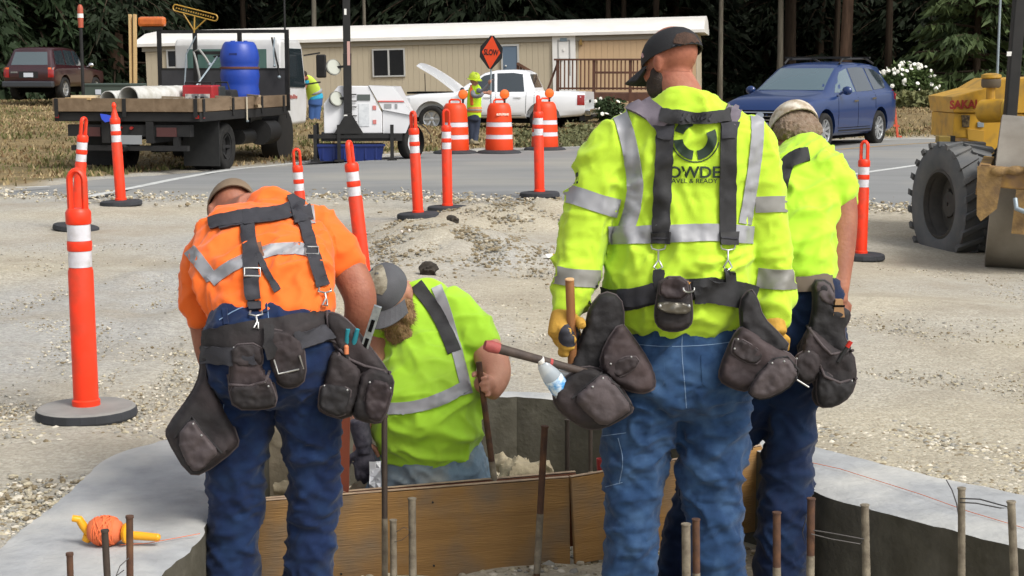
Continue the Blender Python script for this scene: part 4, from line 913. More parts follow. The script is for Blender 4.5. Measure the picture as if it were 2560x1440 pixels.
# headboard and cab
hx0 = BL + .02
m = MB(); m.box(hx0, hx0 + .04, -1.2, 1.2, .95, 1.62); m.build('headboard', GREYB, truck)
m = MB()
for yy in (-1.2, -.32, .52, 1.2): m.box(hx0 - .005, hx0 + .05, yy - .035, yy + .035, .9, 2.34)
m.box(hx0 - .002, hx0 + .047, -1.165, 1.165, 2.28, 2.34); m.box(hx0 - .002, hx0 + .047, -1.165, 1.165, 1.62, 1.66)
m.build('headboard_frame', BLK, truck)
m = MB(); m.box(hx0 + .01, hx0 + .03, -.3, .48, 1.9, 1.96); m.build('tool_hook_rail', BLK, truck)
m = MB(); cb = BL + .25
prof = [(cb, .62), (cb + 1.55, .62), (cb + 1.62, .9), (cb + 1.6, 1.25), (cb + 1.35, 2.1), (cb + 1.2, 2.2), (cb + .05, 2.2), (cb, 2.1)]
rings = [[Vector((u, y, v if v < 1.3 else v - .02 * (abs(y) > .95))) for u, v in prof] for y in (-.98, -.96, .96, .98)]
rings[0] = [Vector((cb + .8 + (p.x - cb - .8) * .97, -1.0, 1.4 + (p.z - 1.4) * .96)) for p in rings[0]]; rings[3] = [Vector((p.x, -p.y, p.z)) for p in rings[0]]
m.loft(rings); m.build('cab', LW, truck, smooth=30, bev=.03)
for s in (1, -1):
    MB().prism([(cb + .35, 1.32), (cb + 1.45, 1.3), (cb + 1.22, 2.02), (cb + .35, 2.02)], s * .99, s * 1.02, 'y').build('side_window', GLS, truck)
    MB().prism([(cb + .3, .75), (cb + .315, .75), (cb + .315, 2.1), (cb + .3, 2.1)], s * 1.0, s * 1.008, 'y').build('door_gap', DRK, truck)
    MB().bar((cb + 1.5, s * .98, 1.9), (cb + 1.6, s * 1.28, 1.95), .03, .03).build('mirror_arm', BLK, truck); MB().bar((cb + 1.5, s * .98, 1.35), (cb + 1.6, s * 1.28, 1.4), .03, .03).build('mirror_arm', BLK, truck)
    m = MB(); m.box(cb + 1.56, cb + 1.62, s * 1.3 - .1, s * 1.3 + .1, 1.48, 1.92); m.build('wing_mirror', BLK, truck, bev=.03)
    m = MB(); m.cyl((4.75, s * .70, .42), (4.75, s * 1.005, .42), .5, n=28); m.build('wheel_arch', UND, truck, smooth=40)
MB().box(cb - .012, cb - .002, -.75, .75, 1.45, 2.0).build('rear_window', M('glass_greenish', '#5b7a72', .08, coat=.7), truck)
MB().prism([(cb + 1.605, 1.3), (cb + 1.37, 2.08), (cb + 1.40, 2.09), (cb + 1.635, 1.31)], -.9, .9, 'y').build('windscreen', GLS, truck)
for k in range(6): MB().box(cb + .48 + k * .085, cb + .535 + k * .085 + .01 * (k % 2), -1.014, -1.002, 1.10, 1.18 - .015 * (k % 3)).build('worn_door_lettering', M('lettering_red_faded', '#a4645e', .6), truck)
m = MB(); m.cyl((hx0 + .02, -1.17, 2.3), (hx0 + .02, -1.17, 2.95), .018, n=8); m.build('aerial_post', BLK, truck)
m = MB(); m.box(hx0 - .05, hx0 + .09, ty_(425, hx0), ty_(358, hx0), 2.40, 2.58); m.build('light_bar', M('beacon_orange', '#c96a2c', .3, coat=.5, col2='#b25a26', scale=12), truck, bev=.05); m = MB(); m.box(hx0 - .02, hx0 + .06, ty_(415, hx0), ty_(368, hx0), 2.341, 2.399); m.build('light_bar_bracket', BLK, truck)
def on_truck(name, label, cat, x, y, z=1.0, rz=0): return thing(name, label, cat, T(x, y, z), THEAD + rz)
# blue drum
BLU = M('plastic_blue', '#1a3f9e', .4, col2='#173a92', scale=3, contrast=.2, bump=.004, bscale=6); dr_ = on_truck('plastic_barrel', 'tall blue plastic barrel standing on the flatbed', 'barrel', 3.1, ty_(606, 3.1)); dr_.scale = (1.14, 1.14, 1.12)
prof = [(.02, 0), (.24, 0), (.27, .03), (.285, .1), (.29, .22), (.275, .3), (.28, .36), (.295, .46), (.285, .55), (.27, .60), (.285, .66), (.295, .74), (.28, .84), (.25, .93), (.225, .97), (.2, .985), (.02, .975)]
m = MB(); m.lathe(prof, 36); m.build('drum', BLU, dr_, smooth=60); m = MB(); m.cyl((.0, .1, .97), (0, .1, 1.0), .035, n=12); m.cyl((0, -.1, .97), (0, -.1, 1.0), .03, n=12); m.build('bung', BLU, dr_)
m = MB(); m.box(-.29, -.25, -.06, .06, .78, .81); m.build('grip', M('plastic_blue_dark', '#12286a', .5), dr_)
m = MB(); m.lathe([(.2925, .57), (.2975, .575), (.2975, .6), (.29, .605)], 36, caps=False); m.build('strap', M('strap_rust', '#5b3a34', .8), dr_)
# generator
ge = on_truck('generator', 'small red generator on the flatbed beside the blue barrel', 'generator', 1.3, ty_(508, 1.3)); RED = M('paint_red', '#a31f26', .4, col2='#8f1c22', scale=4, coat=.3)
m = MB(); m.box(-.16, .24, -.26, .26, .06, .38); m.build('housing', RED, ge, bev=.03); m = MB(); m.box(-.175, -.161, -.21, .2, .1, .24); m.build('control_panel', M('panel_grey', '#6e6e70', .5, col2='#b9b6b0', scale=14, contrast=.9), ge); m = MB(); m.box(-.185, -.161, .0, .03, .14, .21); m.box(-.185, -.161, -.12, -.06, .13, .2); m.build('socket', PLAS, ge)
m = MB(); m.tube([(-.1, -.22, .38), (-.1, -.22, .42), (-.1, .22, .42), (-.1, .22, .38)], .015, 8); m.build('handle', BLK, ge); m = MB(); m.box(.1, .4, -.28, .2, .02, .36); m.build('engine', M('engine_dark', '#2b2f30', .6), ge, bev=.02)
for yy in (-.2, .2): MB().box(-.14, .3, yy - .03, yy + .03, 0, .06).build('foot', BLK, ge)
# pipes
PVC = M('pvc_dusty_white', '#c3c3bf', .6, col2='#a5a399', scale=5, contrast=.6)
def pipe(lab, y, r, L, x0=.1, rz=0.0):
    p = on_truck('pipe', lab, 'pipe', x0, ty_(y, x0), 1.0, rz); m = MB()
    m.lathe([(r, 0), (r, L), (r * .92, L), (r * .92, 0), (r, 0)], 28, Matrix.Translation((0, 0, r)) @ Matrix.Rotation(pi / 2, 4, 'Y'), caps=False); m.build('pipe_wall', PVC, p, smooth=40)
    for k in range(4): m = MB(); q = L * (.2 + .2 * k); m.lathe([(r + .001, q), (r + .006, q + .01), (r + .001, q + .03)], 28, Matrix.Translation((0, 0, r)) @ Matrix.Rotation(pi / 2, 4, 'Y'), caps=False); m.build('rib', PVC, p)
pipe('smaller of two white pipes on the flatbed, left of the larger', 277, .15, 1.6, .12, -.2); pipe('larger of two white pipes lying on the flatbed', 328, .185, 2.2, .1, -.2)
bx = on_truck('storage_box', 'dark green storage box behind the pipes on the flatbed', 'box', 2.1, ty_(295, 2.1)); m = MB(); m.box(-.3, .3, -.4, .4, 0, .36, tx=-.05, ty=-.05); m.build('tub', M('box_green_grey', '#48534b', .6), bx); m = MB(); m.box(-.33, .33, -.43, .43, .36, .4); m.build('lid', M('box_lid_green', '#414d46', .5), bx, bev=.01); m = MB(); m.box(-.335, -.331, .1, .2, .22, .3); m.build('sticker', PLT, bx)
LUM = M('lumber_pale', '#c9ac7a', .75, col2='#b59666', scale=6, stretch=(1, 1, .2))
for k, (yy, a, lab) in enumerate(((.98, .04, 'left of two tall pale timbers upright against the headboard'), (.91, .02, 'right of two tall pale timbers upright against the headboard'))):
    t = on_truck('timber', lab, 'timber', hx0 - .22, ty_(337 if k == 0 else 346, hx0 - .2)); m = MB(); m.bar((0, 0, 0), (.15, a, 1.62), .09, .035); m.build('stud', LUM, t); m = MB(); m.bar((-.0, 0, .001), (.0, 0, .02), .1, .045); m.build('painted_end', M('paint_yellow_end', '#c9a437', .6), t)
for k, (x, y, l, w, a, c, lab) in enumerate(((.06, .78, .5, .12, 1.3, '#c8a877', 'short pale wood offcut at the left end of the flatbed'), (.12, .72, .45, .1, 1.5, '#d2c4a6', 'pale offcut lying across the first on the flatbed'), (.5, -.45, .4, .06, .9, '#b59b78', 'short stick of wood in front of the blue barrel'), (.35, -.62, .35, .05, 2.2, '#8b7a62', 'small weathered stick below the blue barrel'))):
    t = on_truck('wood_offcut', lab, 'offcut', x, y, 1.0 + (.16 if k < 2 else .0) + .035 * (k == 1), a); m = MB(); m.box(-l / 2, l / 2, -w / 2, w / 2, 0, .035); m.build('stick', M('offcut%d' % k, c, .8), t)
    if k < 2: MB().box(-l / 2, -l / 2 + .004, -w / 2 + .01, w / 2 - .01, .005, .03).build('end_grain', PLK, t); 
    if k == 0: MB().box(-.2, .2, -.05, .05, -.16, -.001).build('block', PLK, t)
sk = on_truck('sack', 'rumpled canvas sack on the flatbed right of the pipes', 'sack', .3, ty_(388, .3), 1.0); m = MB()
for k in range(7): a = k * .9; m.ball((.1 * cos(a), .22 * sin(a), .05 + .02 * (k % 3)), (.12, .12, .07 + .02 * (k % 2)), 12, 8)
mkobj('cloth', remesh(m, .02, 2), M('canvas', '#8d8468', .9, col2='#6f6850', scale=8, bump=.01, bscale=20), sk, smooth=180)
for k, (px_, x, l, a, c, lab) in enumerate(((552, 1.9, .3, .4, '#a98f6b', 'short tan stick right of the generator'), (560, 1.3, .3, 1.9, '#6f6250', 'dark weathered stick below the barrel'), (640, 2.6, .5, .7, '#9b8a70', 'pale stick at the foot of the headboard, right of the barrel'), (418, .7, .7, 1.4, '#8b7d68', 'grey board lying left of the generator'))):
    t = on_truck('wood_offcut', lab, 'offcut', x, ty_(px_, x), 1.0, a); m = MB(); m.box(-l / 2, l / 2, -.03, .03, .0, .03); m.box(-l / 2, l / 2 - .1, -.02, .035, .03, .05); m.build('stick', M('offcut_b%d' % k, c, .85), t); MB().bar((-l / 2, 0, .19), (l / 2, .02, .2), .035, .03).build('top_stick', M('offcut_b%d' % k, c, .85), t); MB().box(-.1, .1, -.08, .08, .05, .175).build('block', PLK, t)
tg = on_truck('tool_bag', 'black tool bag behind the generator on the flatbed', 'bag', 2.1, ty_(560, 2.1)); m = MB(); m.box(-.2, .2, -.26, .26, 0, .3, tx=.3, ty=.12); m.build('bag_body', M('bag_black', '#1d1d1f', .85), tg, bev=.03); m = MB(); m.tube([(0, -.14, .29), (0, -.1, .42), (0, .1, .42), (0, .14, .29)], .014, 8); m.build('carry_handle', BLK, tg)
# drag rake
YEL = M('paint_rake_yellow', '#b08a32', .5, col2='#8f6f2c', scale=6); rk = on_truck('drag_rake', 'yellow landscape rake standing upright on the flatbed', 'rake', 3.2, ty_(483, 3.2))
bz = 1.0; rt = Vector((0, -.12, 2.60 - bz)); m = MB(); m.tube([(0, .14, .02), (0, .06, .9), tuple(rt - Vector((0, 0, .4)))], .014, 8); m.build('pole', GALV, rk)
m = MB(); a = radians(14); R2 = Matrix.Translation(rt) @ Matrix.Rotation(a, 4, 'X'); loop = []
for k in range(24):
    t = 2 * pi * k / 24; y = .36 * (1 if cos(t) > 0 else -1) + .05 * cos(t); z = .055 * sin(t); loop.append(R2 @ Vector((0, y * -1, z)))
m.tube(loop + [loop[0]], .013, 6, caps=False); m.build('head', YEL, rk, smooth=60)
m = MB(); m.tube([R2 @ Vector((0, .22, -.05)), rt + Vector((0, .03, -.3))], .012, 6); m.tube([R2 @ Vector((0, -.22, -.05)), rt + Vector((0, .03, -.3))], .012, 6); m.tube([R2 @ Vector((0, 0, -.05)), rt + Vector((0, .03, -.34))], .014, 6); m.build('brace', YEL, rk)
m = MB()
for k in range(16): y = -.34 + k * .045; m.box(-.012, .012, y, y + .02, -.012, .012, M=R2)
m.build('teeth', YEL, rk)
# hoses and tools hung on the headboard
for k, (pts, r, mt, lab) in enumerate((([(0, .42, .1), (-.05, .4, .5), (-.02, .47, .8), (.0, .52, .95), (.02, .42, 1.0), (.0, .3, .85), (-.05, .2, .72)], .022, M('hose_grey', '#8e8f8c', .6), 'grey hose looped over the headboard left of the barrel'), ([(0, -.95, 1.2), (-.03, -1.02, .9), (-.02, -1.06, .7), (-.02, -1.08, .5)], .018, BLK, 'dark cable hanging on the headboard right of the barrel'), ([(0, -1.0, 1.2), (-.04, -.99, .95), (-.03, -1.0, .7)], .015, GALV, 'pale chain hanging on the headboard right of the barrel'))):
    t = on_truck('hose' if k == 0 else ('cable' if k == 1 else 'chain'), lab, 'hose' if k == 0 else ('cable' if k == 1 else 'chain'), hx0 - .06, 0, 1.0); m = MB(); m.tube(smooth3(pts) if False else pts, r, 7); m.build('line', mt, t, smooth=60); m = MB(); m.ball(pts[-1], r * 1.8, 8, 6); m.build('end_fitting', GALV, t)
sh = on_truck('shovel', 'silver handled shovel leaning on the headboard', 'shovel', 2.6, .0); m = MB(); m.tube([(0, -.1, .3), (.5, -.35, .85)], .016, 8); m.build('shaft', GALV, sh); m = MB(); m.box(-.14, .1, -.16, .0, .14, .34, tx=.3); m.build('blade', GALV, sh); m = MB(); m.tube([(.5, -.28, .85), (.52, -.42, .87)], .018, 8); m.build('grip', BLK, sh)
rg = on_truck('ratchet_strap', 'pale strap end hanging over the right side board', 'strap', 2.05, -BW - .03, .80); m = MB(); m.box(-.025, .025, -.008, .0, 0, .38); m.build('webbing', M('webbing_pale', '#b7ae9a', .8), rg); m = MB(); m.box(-.03, .03, -.02, .0, -.03, .0); m.build('hook', GALV, rg)
bf = on_truck('blue_rag', 'bright blue rag hanging below the tail board', 'rag', -.06, .32, .84); m = MB(); m.add([(0, -.09, .08), (0, .0, .1), (0, .09, .11), (-.02, -.1, .0), (-.03, 0, -.02), (-.02, .06, .03), (.015, -.09, .08), (.015, 0, .1), (.015, .09, .11), (.0, -.1, 0), (.0, 0, -.02), (0, .06, .03)], [(0, 1, 4, 3), (1, 2, 5, 4), (9, 10, 7, 6), (10, 11, 8, 7), (0, 6, 7, 1), (1, 7, 8, 2), (2, 8, 11, 5), (5, 11, 10, 4), (4, 10, 9, 3), (3, 9, 6, 0)]); m.build('cloth', M('rag_blue', '#2a46b8', .8), bf)
mp = on_truck('marker_pole', 'dark pole with orange and white tip on the left of the flatbed', 'marker pole', .6, ty_(216, .6), .98); m = MB(); m.cyl((0, 0, 0), (0, 0, 1.3), .026, n=10); m.build('pole', BLK, mp); OR = M('plastic_orange', '#e8401c', .45, col2='#de3a18', scale=3, spec=.4)
m = MB(); m.lathe([(.04, 1.3), (.046, 1.45), (.044, 1.452), (.044, 1.518), (.046, 1.52), (.046, 1.6), (.03, 1.65), (.005, 1.66)], 14); m.build('cap', M('orange_dull', '#a8513a', .6), mp, smooth=40); m = MB(); m.cyl((0, 0, 1.452), (0, 0, 1.518), .047); m.build('reflective_band', WHT, mp)

# ---- towed lighting tower
lt = P(880, 396, 27.4); tow = thing('lighting_tower', 'white towable lighting tower with black mast standing over a blue tub', 'light tower', (lt.x, lt.y, H(lt.x, lt.y) + .02), radians(6)); LTW = M('paint_tower_white', '#d9dadc', .4, col2='#cfd0d2', scale=1.5, coat=.4)
z0 = .47
m = MB(); m.prism([(-.47, z0), (.52, z0), (.52, z0 + .35), (.3, z0 + .80), (-.22, z0 + .80), (-.47, z0 + .5)], -.42, .5, 'y'); m.build('cabinet', LTW, tow, bev=.015)
m = MB(); m.add([(.3, -.44, z0 + .81), (.30, .52, z0 + .81), (.88, .52, z0 + .81 - .02), (.72, -.44, z0 + .79), (.53, -.44, z0 + .4), (.53, .52, z0 + .4), (1.12, .52, z0 + .3), (1.05, -.44, z0 + .3)], [(0, 3, 2, 1), (0, 4, 7, 3), (4, 5, 6, 7), (3, 7, 6, 2), (1, 2, 6, 5), (0, 1, 5, 4)]); m.build('sloped_hood', LTW, tow)
m = MB(); m.add([(.53, -.40, z0 + .395), (.53, .5, z0 + .395), (1.1, .5, z0 + .295), (1.04, -.40, z0 + .295), (.53, -.38, z0), (.53, .5, z0), (.98, .5, z0), (.92, -.38, z0)], [(0, 3, 2, 1), (0, 4, 7, 3), (4, 5, 6, 7), (3, 7, 6, 2), (1, 2, 6, 5), (0, 1, 5, 4)]); m.build('lower_door', LTW, tow)
m = MB(); m.prism([(.46, z0 + .53), (.90, z0 + .53), (.885, z0 + .555), (.45, z0 + .555)], -.455, -.437, 'y'); m.build('red_stripe', M('stripe_red_faded', '#c4635c', .6), tow)
m = MB(); m.box(.56, .68, -.452, -.43, z0 + .43, z0 + .50); m.box(.62 + .12, .66 + .12, -.452, -.43, z0 + .42, z0 + .5); m.build('decal_plate', M('decal_grey', '#8d8f90', .6), tow)
m = MB(); m.box(.1, .32, -.435, -.418, z0 + .56, z0 + .66); m.build('vent_plate', M('vent_dark', '#4c5350', .6), tow)
m = MB(); m.box(.12, .3, -.43, -.418, z0 + .12, z0 + .5); m.build('instruction_sheet', M('sheet_pale', '#b9bdc0', .7, col2='#cfd2d4', scale=20), tow)
for zz in (.16, .4): m = MB(); m.box(.36, .42, -.432, -.418, z0 + zz, z0 + zz + .07); m.build('warning_label', M('label_red', '#c0736e', .6), tow)
m = MB(); m.box(-.52, .86, -.46, .5, z0 - .13, z0 - .005); m.box(-.75, -.5, -.06, .06, z0 - .1, z0 - .03); m.box(-.62, .75, -.52, -.46, z0 - .08, z0 - .02); m.build('trailer_frame', BLK, tow)
for k, (x, y) in enumerate(((-.62, -.5), (-.22, -.52), (.68, -.52), (-.6, .5))):
    m = MB(); m.box(x - .03, x + .03, y - .03, y + .03, .03, z0 + .15); m.box(x - .08, x + .08, y - .08, y + .08, .0, .03); m.build('jack', BLK, tow)
wheel(tow, .0, 0, .3, .18, 1, 5, LTW); tw = tow.children[-1]; tw.location = (1.02, -.1, 0); tw.rotation_euler = (0, 0, radians(52))
m = MB()
for k in range(8):
    a0 = pi * k / 8; a1 = pi * (k + 1) / 8
    m.add([(1.02 + .36 * cos(a) + .0, yy, .3 + rr * sin(a)) for rr in (.34, .37) for a in (a0, a1) for yy in (-.24, .05)], [(0, 1, 3, 2), (4, 6, 7, 5), (0, 2, 6, 4), (1, 5, 7, 3)])
m.build('fender', BLK, tow)
m = MB(); m.box(-.14, .02, -.52, -.36, z0 - .02, z0 + .35, tx=.1); m.box(-.13, .01, -.51, -.37, z0 + .35, z0 + 1.35); m.box(-.125, .0, -.505, -.375, z0 + 1.35, 3.4); m.build('mast', BLK, tow, bev=.006)
m = MB(); m.prism([(-.3, z0), (.2, z0), (.02, z0 + .3), (-.12, z0 + .3)], -.54, -.52, 'y'); m.build('mast_foot', BLK, tow)
for zz in (.1, .2, .3, .45, .55, .66): m = MB(); m.cyl((.0, -.45, z0 + zz), (.09, -.45, z0 + zz), .01, n=6); m.build('mast_pin', BLK, tow)
m = MB(); m.box(-.06, -.01, -.52, -.511, 1.62, 2.02); m.build('mast_decal', M('decal_pink', '#b58f86', .6), tow); m = MB(); m.box(-.1, -.06, -.52, -.506, 2.46, 2.56); m.box(-.13, -.07, -.526, -.521, z0 + .2, z0 + .32); m.build('mast_label', WHT, tow)
for (xx, zz, r) in ((-.31, 1.58, .14), (-.27, 1.05, .13)):
    m = MB(); m.lathe([(.02, -.1), (r * .6, -.09), (r, .02), (r, .05), (r * .9, .05)], 20, Matrix.Translation((xx, -.44, zz)) @ Matrix.Rotation(radians(75), 4, 'X') @ Matrix.Rotation(.5, 4, 'Y')); fl = m.build('floodlight', M('lamp_housing', '#54534c', .5, col2='#8a8a80', scale=10), tow, smooth=40)
    m = MB(); m.lathe([(.001, .052), (r * .88, .054)], 20, Matrix.Translation((xx, -.44, zz)) @ Matrix.Rotation(radians(75), 4, 'X') @ Matrix.Rotation(.5, 4, 'Y')); m.build('lens', M('lamp_lens', '#a9aca0', .2, coat=.5), fl); m = MB(); m.bar((xx, -.43, zz), (-.12, -.44, zz + .02), .04, .04); m.build('lamp_bracket', BLK, fl)
tb = thing('plastic_tub', 'shallow blue tub lying under the lighting tower', 'tub', (lt.x - .02, lt.y - .02, H(lt.x, lt.y) + .02), radians(6)); BT = M('tub_blue', '#10296e', .5, col2='#0d225c', scale=2)
m = MB(); o_ = [[Vector((x * a, y * b, z)) for x, y in ((-1, -1), (1, -1), (1, 1), (-1, 1))] for a, b, z in ((.52, .40, .0), (.57, .43, .27), (.54, .40, .27), (.49, .37, .03))]; m.loft(o_); m.build('basin', BT, tb); m = MB(); m.box(-.59, .59, -.45, -.428, .25, .29); m.build('rim', BT, tb)
for k in range(6): MB().box(-.48 + k * .18, -.45 + k * .18, -.428, -.415, .03, .25).build('rib', BT, tb)

# ---- yellow roller
ROY = M('paint_roller_yellow', '#c99a25', .5, col2='#b98c22', scale=3, contrast=.4, col3='#7a6233', scale3=7, c3amt=.6); DRUMM = M('drum_steel', '#8f8a80', .5, metal=.25, col2='#766f64', scale=3, contrast=.4, col3='#5f574b', scale3=2.0, c3amt=.6); RUST = M('rusty_mud', '#957848', .9, col2='#6d573c', scale=9, bump=.01, bscale=20); TYR = M('tyre_dusty', '#54575a', .88, col2='#6b6a67', scale=4, contrast=.4, spec=.3)
dc = P(2455, 692, 13.7); RG = dc.z
rol = thing('road_roller', 'yellow road roller with a smooth steel drum at the right edge', 'road roller', (dc.x, dc.y, RG))
DR = .70; RA = radians(-18); RM = Matrix.Rotation(RA, 4, 'Z') @ Matrix.Rotation(radians(4), 4, 'Y')
def rl(*p): return RM @ Vector(p)
Mdr = RM @ Matrix.Translation((0, .72, DR)) @ Matrix.Rotation(pi / 2, 4, 'Y')
m = MB(); m.lathe([(.05, .03), (DR - .05, .03), (DR - .03, 0), (DR, .008), (DR, 2.1), (DR - .03, 2.11), (.05, 2.08)], 64, Mdr); m.build('drum', DRUMM, rol, smooth=30)
m = MB(); m.box(-.12, 2.3, -.16, -.04, .80, .98, M=RM); m.box(-.13, -.03, -.16, 1.4, .72, .98, M=RM); m.box(2.2, 2.3, -.16, 1.4, .74, .98, M=RM); m.build('drum_frame', M('frame_muddy_yellow', '#a8812c', .7, col2='#7d5f3c', scale=5, contrast=.5, col3='#6a5340', scale3=6, c3amt=.9), rol, bev=.01)
m = MB(); m.prism([(-.14, .97), (-.10, .55), (-.06, .5), (.06, .62), (.08, .97)], -.175, -.161, 'y', M=RM); m.build('side_plate', RUST, rol)
m = MB()
for k in range(7): m.ball(rl(.05 + .13 * k, -.16, .94 + .02 * (k % 3)), (.09, .05, .045), 8, 6)
mkobj('mud_clods', remesh(m, .015, 1), RUST, rol, smooth=180)
m = MB(); m.box(.26, .4, -.2, -.161, .98, 1.14, M=RM); m.box(.3, .37, -.23, -.2, .92, 1.0, M=RM); m.build('tow_bracket', M('bracket_dusty_pink', '#a28273', .8), rol)
m = MB(); m.tube([rl(.2, -.17, .72), rl(.22, -.22, .64), rl(.3, -.24, .62), rl(.38, -.22, .64), rl(.4, -.17, .72)], .022, 8); m.build('tie_down_loop', GALV, rol, smooth=60); m = MB(); m.box(.2, .42, -.168, -.161, .42, .8, M=RM); m.build('scraper_plate', RUST, rol)
# rear tyre with lugs
tc_ = P(2392, 510, 15.6) - Vector((dc.x, dc.y, RG)); TRd = .615; TM = Matrix.Translation(tc_) @ Matrix.Rotation(radians(12), 4, "Z") @ Matrix.Rotation(-pi / 2, 4, 'Y')    # axis: local z -> -x, turned to show the side wall
m = MB(); h = .22
m.lathe([(TRd * .55, -h), (TRd * .85, -h * 1.02), (TRd * .95, -h * .9), (TRd * .97, 0), (TRd * .95, h * .9), (TRd * .85, h * 1.02), (TRd * .62, h * .98), (TRd * .56, h * .85), (TRd * .54, 0), (TRd * .55, -h)], 48, TM, caps=False)
ty = m.build('rear_tyre', TYR, rol, smooth=45)
for k in range(22):
    for s in (1, -1):
        a = 2 * pi * (k + (.5 if s < 0 else 0)) / 22; Q = TM @ Matrix.Rotation(a, 4, 'Z'); m = MB(); b_ = .22
        pts = []
        for (r_, dr2) in ((TRd * .94, 0), (TRd * 1.035, 0)):
            for (t_, zz, wv) in ((0, h * 1.0, .05), (b_, s * 0, .04)): pass
        z1 = s * h * 1.03; vs = []
        for r_ in (TRd * .93, TRd * 1.008):
            for (an, zz) in ((-.05, z1), (.05, z1), (.05 + .2, -s * h * .05), (-.03 + .2, -s * h * .05)): vs.append(Q @ Vector((r_ * cos(an), r_ * sin(an), zz)))
        m.add(vs, [(0, 1, 2, 3), (7, 6, 5, 4), (0, 4, 5, 1), (1, 5, 6, 2), (2, 6, 7, 3), (3, 7, 4, 0)]); m.build('lug', TYR, ty)
m = MB(); m.lathe([(TRd * .56, h * .8), (TRd * .5, h * .6), (TRd * .46, h * .1), (TRd * .22, h * .05), (TRd * .2, h * .4), (.02, h * .45)], 32, TM, caps=False); m.lathe([(TRd * .56, h * .86), (TRd * .52, h * .9), (TRd * .5, h * .7)], 32, TM, caps=False)
for k in range(8): a = k * pi / 4; m.cyl(TM @ Vector((TRd * .28 * cos(a), TRd * .28 * sin(a), h * .05)), TM @ Vector((TRd * .28 * cos(a), TRd * .28 * sin(a), h * .2)), .025, n=6)
m.build('rear_rim', M('rim_dark', '#35332f', .75, col2='#4a4640', scale=5), rol, smooth=40)
def rp(px, py, d): return P(px, py, d) - Vector((dc.x, dc.y, RG))
def slabpx(name, poly, d, depth, mt, bev=.01, par=None):
    m = MB(); m.add([rp(x, y, d) for x, y in poly] + [rp(x, y, d) + Vector((0, depth, 0)) for x, y in poly], [tuple(range(len(poly))), tuple(range(2 * len(poly) - 1, len(poly) - 1, -1))] + [(i, (i + 1) % len(poly), len(poly) + (i + 1) % len(poly), len(poly) + i) for i in range(len(poly))])
    return m.build(name, mt, par or rol, bev=bev)
slabpx('engine_hood', [(2378, 242), (2456, 222), (2500, 196), (2700, 190), (2700, 285), (2384, 282)], 16.0, .9, ROY)
slabpx('hood_side', [(2385, 283), (2700, 286), (2700, 560), (2462, 560), (2462, 420), (2418, 345), (2382, 345)], 16.02, .85, ROY)
slabpx('side_recess', [(2418, 322), (2460, 326), (2460, 356), (2420, 350)], 16.005, .02, M('yellow_shade_panel', '#b0882a', .6), .003)
slabpx('caution_plate', [(2404, 288), (2425, 288), (2423, 318), (2406, 318)], 16.0, .015, M('plate_dark_print', '#3c3020', .6, col2='#6a5a3a', scale=30, contrast=.9), .002)
slabpx('small_plate', [(2444, 305), (2460, 305), (2460, 318), (2444, 318)], 16.0, .015, GALV, .002)
m = MB(); q = rp(2409, 262, 15.985); text_on(m, 'SAKAI', .115, Matrix.Translation(q) @ Matrix.Rotation(pi / 2, 4, 'X') @ Matrix.Rotation(radians(2), 4, 'Z'), sx=.9, depth=.006, bold=.004); m.build('maker_lettering', M('lettering_red', '#8a1f14', .5), rol)
m = MB(); m.cyl(rp(2456, 278, 15.75), rp(2520, 276, 15.5), .115, n=28); m.build('air_cleaner', ROY, rol, smooth=40, bev=.008); m = MB(); m.cyl(rp(2516, 276, 15.5), rp(2527, 276, 15.47), .127, .11, n=28); m.build('air_cleaner_cap', M('paint_yellow_bright', '#d8ae3c', .5), rol, smooth=40)
m = MB(); q = rp(2476, 250, 15.8); m.cyl(q, q + Vector((0, 0, .12)), .045); m.build('intake_pipe', ROY, rol); q2 = q + Vector((0, 0, .12)); m = MB(); m.lathe([(.08, 0), (.095, .02), (.095, .08), (.085, .09)], 24, Matrix.Translation(q2)); m.build('precleaner', M('precleaner_brown', '#5f5546', .6), rol, smooth=40); m = MB(); m.lathe([(.09, .09), (.1, .1), (.095, .13), (.05, .145), (.01, .147)], 24, Matrix.Translation(q2)); m.build('precleaner_cap', ROY, rol, smooth=40)
m = MB(); m.bar(rp(2552, -40, 15.3), rp(2524, 300, 15.3), .11, .11, up=(0, 1, 0)); m.bar(rp(2524, 300, 15.3), rp(2530, 420, 15.3), .11, .11, up=(0, 1, 0)); m.bar(rp(3300, -60, 15.3), rp(3300, 420, 15.3), .11, .11, up=(0, 1, 0)); m.bar(rp(2540, -40, 15.3), rp(3300, -60, 15.3), .11, .11); m.build('roll_bar', BLK, rol, bev=.012); slabpx('roll_bar_label', [(2518, 129), (2530, 129), (2528, 140), (2517, 140)], 15.22, .01, WHT, 0)
slabpx('step_bracket', [(2296, 470), (2312, 432), (2345, 420), (2352, 520), (2310, 525), (2298, 505)], 16.7, .1, ROY); slabpx('tow_hook', [(2300, 432), (2318, 390), (2324, 392), (2318, 415), (2312, 440), (2304, 440)], 16.65, .05, M('hook_rusty_yellow', '#a67a35', .7), .004)
m = MB(); q = rp(2358, 352, 15.8); m.box(q.x - .05, q.x + .05, q.y - .04, q.y + .06, q.z - .16, q.z - .02); m.build('lamp_bracket', ROY, rol); m = MB(); m.box(q.x - .06, q.x + .06, q.y - .05, q.y + .08, q.z - .02, q.z + .05); m.build('work_lamp', M('lamp_mustard', '#8c7631', .6), rol, bev=.01); m = MB(); m.box(q.x + .06, q.x + .12, q.y, q.y + .06, q.z - .03, q.z + .05); m.build('lamp_back', BLK, rol)
for k in range(3): m = MB(); m.tube([rp(2470 + k * 8, 470, 15.2), rp(2478 + k * 6, 400 - 12 * k, 15.1), rp(2500, 385 - 10 * k, 15.0), rp(2512, 420, 14.9)], .018, 7); m.build('hydraulic_hose', BLK, rol, smooth=60)
